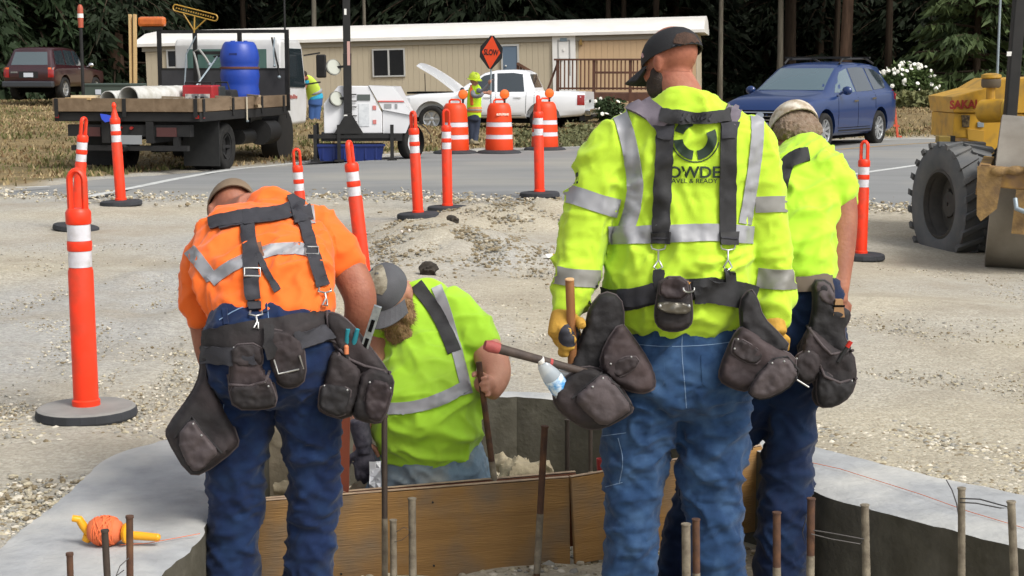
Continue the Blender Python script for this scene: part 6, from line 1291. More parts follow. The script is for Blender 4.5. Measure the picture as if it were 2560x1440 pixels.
# hammer held in the left hand
WOODH = M('hickory', '#9b6a3f', .55, col2='#845732', scale=8, stretch=(6, 6, 1)); hm = thing('hammer', 'wooden handled hammer held upright in the standing man\'s left glove', 'hammer', HB)
m = MB(); m.tube([(0, 0, -.03), tuple((HT - HB) * .5), tuple(HT - HB)], [.0165, .0155, .0150], 14, flat=.8); m.build('handle', WOODH, hm, smooth=50); m = MB(); m.lathe([(.0152, 0), (.0155, .003), (.013, .005), (.001, .005)], 14, Matrix.Translation(HT - HB) @ ax.to_track_quat('Z', 'Y').to_matrix().to_4x4()); m.build('butt_end', M('hickory_end', '#c9a077', .7), hm)
m = MB(); q = Vector((0, 0, -.045)); m.cyl(q + Vector((-.05, .02, 0)), q + Vector((.02, -.01, 0)), .016, n=14); m.cyl(q + Vector((-.065, .026, 0)), q + Vector((-.05, .02, 0)), .02, n=14); m.box(.0, .075, -.03, .005, -.052, -.036); m.build('head', STEEL, hm, smooth=40)
# tool belt with braces
z2 = lambda *p: [(1200 + x / 1.823, 650 + y / 1.823) for x, y in p]
WB[:] = [bs1, bj1]
tb1 = thing('tool_belt', 'black tool belt with braces and pouches worn by the standing man in lime', 'tool belt', (pa.location.x, 5.0, .7))
belt = [(1480, 735), (1520, 752), (1580, 748), (1650, 730), (1720, 722), (1800, 722), (1860, 732), (1892, 742)]
band(tb1, bs1, [belt], 52, STR, 'belt', .012, 10, .02); band(tb1, bs1, [[(1550, 745), (1600, 740), (1640, 728)]], 44, STRG, 'belt_wrap', .022, 10, .01); band(tb1, bs1, [[(1735, 730), (1790, 728), (1850, 742)]], 58, STR, 'back_pad', .02, 10, .012)
band(tb1, bs1, [[(1563, 246), (1600, 262), (1638, 284), (1662, 312)], [(1838, 262), (1832, 280), (1818, 306)]], (50, 40), PAD, 'shoulder_pad', .016, 8, .016)
band(tb1, bs1, [[(1652, 286), (1700, 296), (1760, 296), (1826, 290)]], 30, STR, 'yoke', .02, 8, .012)
for k in range(7): band(tb1, bs1, [[(1708 + k * 11, 287), (1704 + k * 11, 304)]], 4, STRG, 'yoke_rib', .024, 5, .006)
band(tb1, bs1, [[(1664, 300), (1660, 400), (1655, 500), (1652, 590)], [(1822, 298), (1820, 400), (1818, 500), (1819, 590)]], (44, 41), STR, 'strap', .012, 9, .01)
lay(tb1, bs1, [[(1634, 312), (1690, 312), (1676, 348), (1646, 348)], [(1800, 310), (1846, 308), (1836, 346), (1806, 346)]], STRG, 'strap_anchor', .017, 8, .01)
lay(tb1, bs1, [[(1626, 580), (1679, 580), (1677, 610), (1628, 610)], [(1797, 580), (1845, 580), (1844, 612), (1799, 612)]], PLAS, 'strap_adjuster', .022, 8, .016)
lay(tb1, bs1, [[(1630, 594), (1676, 594), (1675, 598), (1630, 598)], [(1800, 594), (1842, 594), (1842, 598), (1800, 598)]], STRG, 'adjuster_bar', .026, 6, .006)
for x, y1 in ((1646, 662), (1820, 664)):
    wtube(tb1, 'hook', [surf(x + a, y, .012) for a, y in ((-18, 612), (-16, 622), (0, 626), (16, 622), (18, 612))], .003, STEEL); wtube(tb1, 'hook', [surf(x + a, y, .014) for a, y in ((0, 626), (0, 650), (-12, 668), (-2, 676), (10, 668), (2, 652))], .0035, STEEL)
lay(tb1, bs1, [[(1632, 676), (1662, 676), (1658, 735), (1640, 735)], [(1808, 676), (1834, 676), (1842, 740), (1812, 740)]], STR, 'belt_tab', .02, 9, .012)
worn(tb1, 'tape_pouch', [(1650, 694), (1722, 694), (1728, 740), (1732, 790), (1726, 815), (1700, 828), (1664, 828), (1640, 812), (1636, 780), (1644, 735)], 5.04, .045, LEA, 1.2); worn(tb1, 'pouch_flap', [(1654, 692), (1716, 692), (1722, 748), (1646, 748)], 5.0, .018, LEAB, 1.0)
tp = worn(tb1, 'tape_clip', [(1645, 752), (1728, 758), (1726, 784), (1680, 786), (1642, 774)], 4.985, .01, M('clip_dark_steel', '#6d6960', .4, metal=.7), 1.0)
for x in (1650, 1722): m = MB(); m.ball(surf(x, 765, .002), .006, 8, 6); m.build('rivet', STEEL, tb1, world=True)
lay(tb1, bs1, [[(1672, 706), (1716, 710), (1715, 715), (1672, 712)]], M('label_orange', '#b9802f', .7), 'maker_label', .07, 6, .004)
wtube(tb1, 'd_ring', [surf(1722 + 14 * cos(a), 722 + 9 * sin(a), .02) for a in np.linspace(-.3, pi + .3, 10)], .003, STEEL)
# left pouches
worn(tb1, 'pouch', z2((498, 215), (560, 140), (640, 165), (660, 260), (640, 420), (560, 520), (440, 560), (400, 500), (440, 400), (480, 300)), 5.12, .05, LEAD, .8)
worn(tb1, 'pouch', z2((640, 280), (690, 340), (770, 460), (800, 540), (795, 590), (745, 608), (690, 600), (600, 560), (540, 480), (570, 380)), 5.08, .05, LEAB, .8, gx=.0004)
worn(tb1, 'pouch', z2((330, 600), (400, 520), (480, 480), (560, 500), (640, 570), (700, 670), (690, 700), (560, 770), (480, 770), (400, 720), (340, 665)), 5.06, .075, LEA, .8)
worn(tb1, 'pocket', z2((420, 630), (500, 560), (560, 510), (620, 570), (702, 680), (640, 720), (560, 768), (480, 700)), 5.0, .045, LEAP, .6)
worn(tb1, 'flap', z2((580, 470), (700, 430), (735, 470), (640, 540), (600, 520)), 5.03, .012, LEA, .8)
band_ = lambda pts, d, r, nm, mt, root: wtube(root, nm, [surf(x, y, .002, d) for x, y in dense(pts, 9, False)], r, mt, 6)
band_(z2((420, 632), (500, 560), (562, 508), (625, 572), (700, 676)), 4.985, .004, 'pocket_binding', LEAD, tb1); band_(z2((545, 485), (600, 560), (690, 600), (745, 608), (796, 588)), 5.035, .0035, 'pouch_binding', LEAP, tb1)
# right pouches
worn(tb1, 'pouch', z2((1180, 190), (1232, 125), (1262, 170), (1290, 262), (1360, 330), (1420, 400), (1330, 450), (1250, 420), (1190, 330)), 5.1, .04, LEAD, .8)
worn(tb1, 'pouch', z2((1190, 300), (1240, 320), (1330, 390), (1440, 440), (1440, 500), (1290, 560), (1220, 600), (1150, 585), (1088, 548), (1092, 490), (1150, 350)), 5.08, .06, LEAB, .8)
worn(tb1, 'pocket', z2((1265, 520), (1330, 450), (1400, 440), (1450, 500), (1448, 530), (1400, 590), (1290, 640), (1225, 615), (1230, 575)), 5.02, .05, LEAP, .6)
worn(tb1, 'flap', z2((1165, 345), (1280, 410), (1295, 440), (1250, 485), (1150, 435), (1145, 400)), 5.02, .012, LEA, .8)
band_(z2((1262, 522), (1335, 452), (1400, 440), (1450, 500), (1440, 545)), 4.985, .004, 'pocket_binding', LEAD, tb1); wtube(tb1, 'nail_set', [P(1990, 948, 5.0), P(2022, 968, 5.0)], .003, STEEL)
# second hammer and bottle in the left pouch
h2a = P(1212, 862, 4.93); h2b = P(1462, 930, 5.02); hm2 = thing('hammer', 'dark gripped hammer with a red tip jutting from the standing man\'s left pouch', 'hammer', h2b); dv = h2a - h2b
m = MB(); m.tube([dv * -.15, dv * .35, dv * .6, dv * .86], [.012, .0135, .0145, .0165], 12); m.build('handle', M('grip_dark_worn', '#4b3f38', .7, col2='#352c28', scale=30), hm2, smooth=60); m = MB(); m.tube([dv * .86, dv * .95, dv], [.0175, .02, .015], 12); m.build('red_tip', M('tip_red_worn', '#a5504c', .7, col2='#8a3f3d', scale=30), hm2, smooth=60); m = MB(); m.tube([dv * .335, dv * .36], [.0142, .0142], 12); m.build('red_ring', M('ring_red', '#a83b3b', .6), hm2)
bt = thing('water_bottle', 'clear plastic water bottle with blue label in the left pouch', 'bottle', P(1420, 1000, 5.04)); ba = (P(1355, 905, 4.98) - P(1420, 1000, 5.04)); Q = ba.to_track_quat('Z', 'Y').to_matrix().to_4x4(); L = ba.length
CLP = M('bottle_plastic', '#c9d3da', .15, alpha=.55, spec=.6); m = MB(); m.lathe([(.028, 0), (.031, .02), (.031, L * .55), (.032, L * .62), (.031, L * .7), (.024, L * .9), (.017, L * .98), (.012, L)], 20, Q); m.build('bottle_body', CLP, bt, smooth=50)
m = MB(); m.lathe([(.0325, L * .3), (.0325, L * .62)], 20, Q, caps=False); m.build('bottle_label', M('label_blue', '#2f8fd0', .4, col2='#d7e6ef', scale=22, contrast=.8), bt, smooth=60); m = MB(); m.lathe([(.014, L), (.014, L + .014), (.001, L + .015)], 14, Q); m.build('bottle_cap', WHT, bt)
# ================================================================ the bending man in orange
po = person('man in an orange shirt bending over the forms with his back turned', 680, 5.15, ZL)
z5 = lambda *p: [(400 + x / 1.894, 440 + y / 1.894) for x, y in p]
TO = [(684, 800, 5.12, 150, .66), (678, 752, 5.15, 158, .62), (664, 695, 5.23, 174, .6), (655, 640, 5.35, 176, .58), (654, 598, 5.46, 162, .54), (656, 570, 5.55, 130, .5), (640, 562, 5.64, 70, .6)]
OAL = [(560, 600, 5.5, 62, .9), (524, 635, 5.5, 57, 1), (500, 680, 5.49, 50, 1), (494, 750, 5.47, 46, 1), (503, 812, 5.45, 36, 1)]
OALb = [(498, 770, 5.47, 30, 1), (505, 830, 5.46, 28, 1), (516, 890, 5.46, 25, 1), (540, 960, 5.5, 21, 1), (560, 1000, 5.52, 19, 1)]
OAR = [(745, 570, 5.5, 60, .9), (795, 580, 5.5, 60, 1), (838, 622, 5.48, 58, 1), (876, 678, 5.45, 50, 1)]
OARb = [(850, 640, 5.47, 44, 1), (884, 700, 5.44, 45, 1), (900, 745, 5.42, 42, 1), (898, 790, 5.43, 38, 1), (885, 845, 5.5, 34, 1), (868, 905, 5.56, 27, 1), (855, 955, 5.6, 22, 1)]
OP = [(690, 778, 5.15, 138, .6), (686, 818, 5.12, 162, .76), (682, 870, 5.10, 172, .82), (680, 950, 5.12, 168, .75)]
OL = [(604, 920, 5.14, 92, 1.05), (602, 1010, 5.15, 86, 1.05), (598, 1100, 5.17, 76, 1.1), (592, 1200, 5.18, 70, 1.1), (587, 1300, 5.18, 67, 1.12), (582, 1400, 5.18, 66, 1.15), (580, 1532, 5.18, 74, 1.2)]
ORr = [(762, 920, 5.14, 92, 1.05), (770, 1010, 5.15, 86, 1.05), (780, 1100, 5.16, 74, 1.1), (786, 1200, 5.17, 67, 1.1), (782, 1300, 5.18, 64, 1.12), (774, 1400, 5.18, 62, 1.15), (766, 1532, 5.18, 70, 1.2)]
co_ = [(560, 690, 640, 640, 9, 5), (540, 720, 610, 690, 9, 6), (500, 650, 520, 780, 10, 6), (490, 600, 500, 700, 10, -5), (530, 700, 640, 745, 9, 5), (760, 620, 800, 720, 10, 6), (790, 560, 830, 680, 10, 6), (740, 700, 820, 740, 8, 5), (700, 560, 690, 640, 14, 4), (800, 540, 860, 640, 10, 4), (860, 690, 920, 660, 8, 4), (560, 560, 540, 660, 12, 5)]
sho, bso = garment(po, 'shirt', [TO, OAL, OAR], ORNG, .009, 3, co_ + rnd_creases([(500, 820, 660, 750, 20, 90, 15, 40, 9, 3), (470, 540, 600, 800, 10, 80, 80, 25, 9, 3.5), (780, 910, 540, 690, 10, 70, -55, 25, 9, 3.5)], 8), [(.012, 6, 11, .5), (.009, 12, 8, -.6), (.003, 22, 26, .3)], (5, 5, 5), 3)
jo = [(640, 1010, 560, 1050, 9, 6), (645, 1040, 560, 1090, 9, -5), (700, 1010, 800, 1050, 9, 6), (700, 1040, 820, 1080, 9, -5), (530, 1380, 640, 1360, 9, 7), (525, 1410, 640, 1400, 9, 7), (720, 1380, 830, 1390, 9, 7), (715, 1410, 825, 1425, 9, 7), (800, 1080, 740, 1290, 12, 6), (560, 1100, 620, 1290, 12, 6)]
jno, bjo = garment(po, 'jeans', [OP, OL, ORr], JEAN2, .009, 2, jo + rnd_creases([(530, 660, 1020, 1200, 16, 100, 20, 40, 8, 5), (715, 850, 1020, 1200, 16, 100, -25, 40, 8, 5), (525, 650, 1280, 1470, 24, 80, 5, 25, 7, 5.5), (710, 840, 1280, 1470, 24, 80, -5, 25, 7, 5.5)], 9), [(.0105, 5, 12, .5), (.0085, 7, 17, -.6), (.005, 12, 32, .25)], (9, 9, 14), 5)
ho = P(578, 536, 5.78); MhO = Matrix.Translation(ho) @ basis((-.3, .55, -.78), (-.15, .8, .55))
mb = MB(); head_into(mb, MhO); mb.tube([P(630, 520, 5.6), ho + Vector((.02, -.06, .0)), ho], [.06, .06, .06], 14)
for r in (TO, OP): limb(mb, r, .85)
for r in (OL, ORr): limb(mb, r, .72)
limb(mb, OALb); limb(mb, OARb); limb(mb, OAL, .7); limb(mb, OAR, .7)
loose_hand(mb, P(562, 1004, 5.52), (.15, .3, -1), (-.8, .2, 0), 1.0, .5, 1); loose_hand(mb, P(853, 960, 5.6), (-.1, .35, -1), (.8, .1, 0), 1.0, .5, -1)
bdo, bbo = skinmesh(po, mb, SKIN2, voxel=.008); eyes(MhO, bdo)
m, b = cap_mesh(MhO, 1.05, .02, .075, 0, 1.13); KHK = M('cap_khaki', '#7c6b57', .85, col2='#6a5a48', scale=9); cp = m.build('cap', KHK, po, world=True, smooth=50); q = b.build('bill', KHK, cp); set_co(q.data, co_of(q.data) - np.array(po.location))
m = MB()
for c, fwd in (((580, 1484, 5.18), (-.2, 1, 0)), ((768, 1484, 5.18), (.2, 1, 0))): q = P(*c); q.z = ZL; boot(m, q, fwd)
mk = remesh(m, .012, 1); set_co(mk, co_of(mk) - np.array(po.location)); mkobj('boots', mk, M('boot_brown', '#4a3a2c', .7), po, smooth=180)
band(po, bso, [[(474, 624), (500, 656), (526, 690), (531, 700)], [(527, 704), (560, 676), (605, 652), (650, 634), (700, 620), (760, 622), (782, 632)]], (32, 30), TAPE, 'tape_stripe', .0055, 6, .012)
band(po, bso, [[(772, 496), (774, 520), (778, 560)]], 22, TAPE, 'tape_stripe', .0055, 6, .012)
band(po, bjo, [[(548, 800), (600, 768), (680, 748), (760, 742), (832, 758)]], 2.4, STI, 'waist_seam', .002, 7, .004)
for x, y in ((562, 772), (660, 742), (776, 738)): lay(po, bjo, [[(x - 6, y), (x + 6, y - 2), (x + 10, y + 38), (x - 2, y + 40)]], JEAN2, 'belt_loop', .006, 6, .008)
for l in ([(668, 760), (672, 800)], [(560, 1010), (552, 1060)]): band(po, bjo, [l], 1.8, STI, 'seam', .0015, 6, .003)
WB[:] = [bso, bjo]
tbo = thing('tool_belt', 'dark worn tool belt with braces and pouches on the man in orange', 'tool belt', (po.location.x, 5.0, .6))
band(tbo, bso, [[(548, 558), (590, 548), (636, 542), (700, 536), (752, 516)]], 36, STRG, 'yoke', .014, 8, .012); band(tbo, bso, [[(742, 486), (750, 520), (760, 556)]], 50, STRG, 'shoulder_pad', .016, 8, .014); band(tbo, bso, [[(524, 560), (560, 552), (606, 546)]], 30, STRG, 'shoulder_pad', .016, 8, .012)
band(tbo, bso, [[(618, 548), (624, 620), (628, 690), (634, 748)], [(756, 545), (772, 600), (790, 660), (806, 716)]], (36, 30), STRG, 'strap', .012, 8, .01); lay(tbo, bjo, [[(618, 720), (652, 720), (654, 776), (622, 778)]], STRG, 'strap_end', .016, 8, .01)
band(tbo, bso, [[(632, 610), (650, 650), (672, 690), (694, 728)]], 16, STRG, 'cross_strap', .01, 8, .008); lay(tbo, bso, [[(632, 610), (652, 604), (660, 640), (640, 648)]], M('leather_tan_pad', '#6b4a36', .8), 'leather_joint', .008, 8, .008)
for x, y, w, h in ((631, 680, 40, 20), (780, 626, 32, 18)): wtube(tbo, 'buckle', [surf(x + sx * w / 2, y + sy * h / 2, .018) for sx, sy in ((-1, -1), (1, -1), (1, 1), (-1, 1), (-1, -1))], .0035, STEEL)
for x, y, d in ((640, 790, 4.96), (812, 732, 4.99)): wtube(tbo, 'hook', [surf(x + a, y + b, .02) for a, b in ((-14, -12), (-16, -4), (0, 0), (16, -4), (14, -12))], .0035, STEEL); wtube(tbo, 'hook', [surf(x + a, y + b, .022) for a, b in ((0, 0), (3, 14), (-6, 30), (6, 32), (5, 16))], .004, STEEL)
band(tbo, bjo, [[(505, 868), (560, 852), (640, 838), (720, 828), (790, 815), (846, 822)]], 72, LEA, 'belt_pad', .016, 10, .02); band(tbo, bjo, [[(512, 886), (580, 892), (640, 884)], [(740, 856), (800, 838), (838, 822)]], (44, 46), STRG, 'belt', .026, 10, .014)
worn(tbo, 'pouch', z5((190, 830), (235, 830), (240, 960), (300, 1090), (375, 1240), (365, 1290), (200, 1415), (130, 1410), (30, 1240), (30, 1190), (150, 1030), (190, 940)), 5.08, .09, LEA, .9, gy=-.0003)
worn(tbo, 'pocket', z5((70, 1240), (150, 1140), (200, 1210), (290, 1310), (240, 1350), (200, 1400), (140, 1400)), 5.0, .035, LEAP, .8); band_(z5((68, 1242), (150, 1138), (205, 1215), (292, 1312)), 4.985, .004, 'pocket_binding', LEAD, tbo)
worn(tbo, 'pouch', z5((332, 800), (480, 790), (490, 930), (535, 960), (560, 1080), (500, 1105), (350, 1105), (325, 1010), (330, 950)), 4.99, .035, LEAB, .8); worn(tbo, 'flap', z5((330, 800), (478, 790), (490, 880), (470, 905), (340, 905)), 4.96, .015, LEA, .8); worn(tbo, 'pocket', z5((325, 990), (420, 995), (510, 960), (530, 985), (560, 1085), (495, 1105), (350, 1105)), 4.955, .03, LEA, .8); band_(z5((322, 940), (330, 988), (420, 995), (500, 975), (520, 920)), 4.94, .005, 'pocket_binding', LEAP, tbo)
worn(tbo, 'tape_pouch', z5((500, 720), (620, 740), (680, 790), (695, 960), (640, 1005), (570, 1000), (525, 930), (505, 800)), 4.99, .03, LEA, .8); wtube(tbo, 'tape_clip', [surf(x, y, .004) for x, y in z5((540, 870), (560, 938), (680, 910), (660, 850))], .0035, STEEL); lay(tbo, bjo, [z5((490, 710), (540, 715), (545, 850), (500, 850))], LEAD, 'pouch_hanger', .04, 8, .01)
worn(tbo, 'pouch', z5((770, 650), (830, 645), (900, 690), (980, 790), (1080, 920), (1085, 960), (960, 960), (850, 860), (790, 740)), 5.08, .05, LEA, .8); worn(tbo, 'pouch', z5((800, 830), (850, 830), (930, 890), (960, 930), (950, 1060), (890, 1160), (760, 1120), (745, 1080), (780, 960)), 5.04, .06, LEA, .8); worn(tbo, 'pouch', z5((960, 900), (1090, 930), (1112, 990), (1060, 1165), (1000, 1172), (905, 1140), (920, 1070)), 5.05, .06, LEA, .8); worn(tbo, 'pocket', z5((765, 975), (905, 1000), (900, 1060), (870, 1150), (760, 1110), (748, 1070)), 4.985, .025, LEAD, .8); worn(tbo, 'pocket', z5((985, 950), (1110, 985), (1060, 1160), (1005, 1165), (960, 1110)), 4.985, .025, LEAB, .8)
band_(z5((830, 800), (900, 870), (970, 900), (1090, 930)), 5.0, .005, 'pouch_binding', LEAP, tbo); band_(z5((790, 640), (800, 740), (850, 850)), 5.03, .005, 'pouch_binding', LEAP, tbo)
# speed square / folding rule and pliers in that pouch
lv = thing('torpedo_level', 'short metal level sticking up from the orange man\'s right pouch', 'level', P(908, 880, 5.02)); a = P(905, 885, 5.03); b = P(942, 770, 5.0); m = MB(); m.bar(a - a, b - a, .026, .012, up=(0, 1, 0)); m.build('rail', M('aluminium_scuffed', '#a6adb0', .35, metal=.6, col2='#83898c', scale=40), lv, bev=.002); m = MB(); m.bar((b - a) * .1 + Vector((0, -.0075, 0)), (b - a) * .3 + Vector((0, -.0075, 0)), .012, .004, up=(0, 1, 0)); m.bar((b - a) * .45 + Vector((0, -.0075, 0)), (b - a) * .7 + Vector((0, -.0075, 0)), .012, .004, up=(0, 1, 0)); m.build('slot', DRK, lv)
pl = thing('pliers', 'teal handled pliers in the orange man\'s right pouch', 'pliers', P(878, 885, 5.03)); m = MB(); TEAL = M('grip_teal', '#1e7f8c', .5)
for x0, x1 in ((864, 868), (884, 892)): m = MB(); a = P(876, 890, 5.03); m.tube([a - a, P(x0, 858, 5.01) - a, P(x1, 828, 5.0) - a], [.006, .009, .007], 8); m.build('handle', TEAL, pl, smooth=60)
m = MB(); m.ball((0, 0, -.005), (.014, .008, .02), 8, 6); m.build('jaw', STEEL, pl)
mr = thing('marker_pen', 'orange ended marker in the orange man\'s right pouch', 'pen', P(866, 885, 5.0)); m = MB(); m.cyl((0, 0, 0), (.0, 0, .02), .008); m.ball((0, 0, .022), .0085, 10, 6); m.build('cap', M('pen_orange', '#c9784e', .5), mr, smooth=60); m = MB(); m.cyl((0, 0, -.06), (0, 0, 0), .007); m.build('barrel', PLAS, mr)

# ================================================================ the man behind on the right, stooping
pr = person('stooping man in a lime T-shirt and light cap beside the standing man', 1990, 5.47, -.36)
TR_ = [(2014, 705, 5.47, 80, .9), (2006, 640, 5.49, 80, .95), (2000, 570, 5.53, 86, .9), (2002, 490, 5.6, 100, .75), (2004, 430, 5.68, 110, .6), (1998, 392, 5.74, 84, .6), (1990, 376, 5.79, 50, .8)]
RAR = [(2050, 425, 5.64, 58, .9), (2082, 452, 5.6, 54, .95), (2103, 485, 5.58, 43, 1), (2108, 512, 5.57, 37, 1)]; RARb = [(2100, 470, 5.58, 38, 1), (2107, 540, 5.56, 37, 1), (2102, 620, 5.53, 36, 1), (2098, 680, 5.5, 31, 1), (2098, 730, 5.47, 24, 1)]
RAL = [(1950, 430, 5.7, 58, .9), (1925, 470, 5.7, 52, 1), (1915, 520, 5.68, 44, 1)]; RALb = [(1920, 490, 5.68, 38, 1), (1912, 580, 5.62, 34, 1), (1915, 660, 5.55, 28, 1), (1930, 730, 5.5, 23, 1)]
RP_ = [(2018, 695, 5.47, 84, .9), (2012, 760, 5.46, 98, .92), (2006, 850, 5.46, 108, .88), (1996, 930, 5.46, 104, .8)]
RLR = [(1998, 900, 5.46, 82, 1.1), (1984, 1000, 5.46, 68, 1.1), (1974, 1100, 5.46, 63, 1.1), (1968, 1200, 5.46, 64, 1.1), (1962, 1300, 5.45, 67, 1.1), (1953, 1390, 5.44, 65, 1.15), (1948, 1500, 5.43, 72, 1.2)]
RLL = [(1940, 910, 5.5, 82, 1.05), (1870, 1020, 5.53, 68, 1.1), (1800, 1130, 5.55, 62, 1.1), (1745, 1240, 5.55, 58, 1.1), (1710, 1350, 5.54, 54, 1.1), (1690, 1485, 5.53, 58, 1.2)]
shr, bsr = garment(pr, 'shirt', [TR_, RAR, RAL], LIMEY, .009, 3, [(2050, 560, 2000, 640, 9, 5), (2070, 600, 2000, 670, 9, 5), (2060, 640, 1990, 690, 8, 5), (2080, 440, 2060, 560, 10, 4), (1990, 430, 2040, 445, 6, -4), (2100, 490, 2140, 480, 6, 4)] + rnd_creases([(1985, 2080, 520, 690, 16, 80, 40, 30, 9, 3)], 4), [(.012, 6, 11, .5), (.009, 12, 8, -.6), (.003, 22, 26, .3)], (5, 5, 5), 6)
jnr, bjr = garment(pr, 'jeans', [RP_, RLR, RLL], JEAN3, .009, 2, [(1910, 1290, 2030, 1270, 9, 6), (1900, 1330, 2025, 1320, 9, 7), (1890, 1370, 2015, 1365, 9, 7), (1888, 1400, 2010, 1400, 9, 7), (1920, 1020, 2040, 1000, 9, 5)] + rnd_creases([(1905, 2035, 980, 1250, 16, 90, 10, 40, 8, 5), (1890, 2025, 1260, 1440, 22, 90, 5, 25, 7, 6), (1660, 1740, 1180, 1430, 14, 60, 10, 40, 7, 5)], 6), [(.0105, 5, 12, .5), (.0085, 7, 17, -.6), (.005, 12, 32, .25)], (9, 9, 14), 7)
hr_ = P(1986, 346, 5.86); MhR = Matrix.Translation(hr_) @ basis((-.12, .62, -.75), (-.1, .72, .65))
mb = MB(); head_into(mb, MhR, 1.0); mb.tube([P(1990, 385, 5.77), P(1990, 372, 5.80), hr_], [.06, .06, .06], 14)
for r in (TR_, RP_): limb(mb, r, .85)
for r in (RLR, RLL): limb(mb, r, .72)
limb(mb, RARb); limb(mb, RALb); limb(mb, RAR, .7); limb(mb, RAL, .7); loose_hand(mb, P(2098, 732, 5.47), (.05, -.1, -1), (.7, -.7, 0), 1.05, .6, -1); loose_hand(mb, P(1931, 734, 5.5), (.0, .1, -1), (-.8, -.4, 0), 1.0, .5, 1)
bdr, bbr = skinmesh(pr, mb, SKIN2, voxel=.008); eyes(MhR, bdr)
HG = M('hair_greying', '#6f5a48', .95, col2='#8a7a6a', scale=70, contrast=.5, bump=.005, bscale=160); m = MB(); R3 = MhR.to_3x3()
for c, r in (((0, -.05, .02), (.08, .068, .075)), ((.045, -.06, -.02), (.04, .045, .05)), ((-.045, -.06, -.02), (.04, .045, .05)), ((0, -.085, -.03), (.05, .03, .04)), ((.074, -.03, .0), (.016, .035, .04)), ((-.074, -.03, .0), (.016, .035, .04)), ((0, -.075, -.06), (.045, .03, .025))): m.ball(MhR @ Vector(c), r, 12, 8, M=R3)
hm_ = remesh(m, .006, 1); folds(hm_, [], 3, .005, (60, 60, 30)); set_co(hm_, co_of(hm_) - np.array(pr.location)); mkobj('hair', hm_, HG, pr, smooth=180)
m, b = cap_mesh(MhR, 1.05, .03, .075, .12, 1.17); CPW = M('cap_tan_camo', '#cfc8ba', .85, col2='#9a8a74', scale=28, contrast=.6); cp = m.build('cap', CPW, pr, world=True, smooth=50); bvk = bvh_of(m.mesh('t')); q = b.build('bill', CPW, cp); set_co(q.data, co_of(q.data) - np.array(pr.location)); lay(pr, bvk, [[(1956, 296), (2012, 304), (2016, 322), (1958, 310)]], WHT, 'cap_patch', .003, 6, .005); lay(pr, bvk, [[(1960, 284), (2005, 288), (2014, 302), (1957, 295)]], M('camo_brown', '#7a5a45', .85), 'cap_panel', .002, 6, .004)
m = MB()
for c, fwd in (((1950, 1442, 5.43), (.3, 1, 0)), ((1692, 1438, 5.53), (-.2, 1, 0))): q = P(*c); q.z = -.36; boot(m, q, fwd)
mk = remesh(m, .012, 1); set_co(mk, co_of(mk) - np.array(pr.location)); mkobj('boots', mk, M('boot_tan', '#8a7458', .8, col2='#6d5a43', scale=9), pr, smooth=180)
WB[:] = [bsr, bjr]
tbr = thing('tool_belt', 'dark tool belt with a deep side pouch worn by the stooping man', 'tool belt', (pr.location.x, 5.3, .6))
band(tbr, bsr, [[(1950, 480), (1958, 440), (1968, 404), (1990, 394), (2022, 386)]], 34, STR, 'strap', .012, 8, .01)
band(tbr, bjr, [[(1960, 712), (2020, 712), (2080, 706)]], 36, M('belt_leather_brown', '#5d5046', .8), 'belt', .014, 9, .016)
worn(tbr, 'pouch', z2((1510, 90), (1590, 90), (1620, 160), (1600, 200), (1680, 225), (1690, 260), (1650, 330), (1700, 420), (1640, 500), (1530, 560), (1430, 420), (1500, 310), (1520, 200)), 5.32, .06, LEAD, .9); worn(tbr, 'pouch', z2((1490, 300), (1540, 330), (1640, 420), (1700, 410), (1718, 540), (1690, 620), (1620, 665), (1540, 672), (1510, 620), (1530, 560), (1440, 470)), 5.28, .07, LEA, .8); worn(tbr, 'pocket', z2((1545, 480), (1640, 560), (1718, 540), (1690, 620), (1620, 668), (1545, 672), (1530, 590)), 5.22, .04, LEAD, .8); worn(tbr, 'pocket', z2((1430, 440), (1500, 400), (1560, 440), (1540, 540), (1480, 570), (1425, 500)), 5.24, .03, LEA, .8); band_(z2((1490, 300), (1560, 390), (1600, 430), (1700, 412)), 5.22, .005, 'pouch_binding', LEAP, tbr); band_(z2((1548, 478), (1570, 530), (1640, 560), (1716, 540)), 5.185, .005, 'pocket_binding', LEAP, tbr); worn(tbr, 'hammer_loop', z2((1520, 100), (1580, 95), (1625, 170), (1600, 215), (1540, 180)), 5.27, .015, LEAP, .8)
sq = thing('wooden_wedge', 'pale wooden wedge tucked in the stooping man\'s pouch', 'wedge', P(2096, 770, 5.27)); m = MB(); m.box(-.02, .02, -.012, .012, -.03, .03, tx=.4); m.build('wedge', M('wood_tan', '#a9835a', .7, col2='#8f6c48', scale=9), sq); m = MB(); m.box(-.019, .019, -.013, -.0125, .005, .012); m.build('pencil_mark', DRK, sq)
rp_ = thing('marker_pen', 'red ended marker in the stooping man\'s pouch', 'pen', P(2118, 868, 5.2)); m = MB(); m.tube([(0, 0, 0), (.012, 0, .02)], .008, 10); m.build('cap', M('pen_red', '#b5281f', .4), rp_, smooth=60); m = MB(); m.tube([(-.03, 0, -.05), (0, 0, 0)], .007, 10); m.build('barrel', PLAS, rp_)

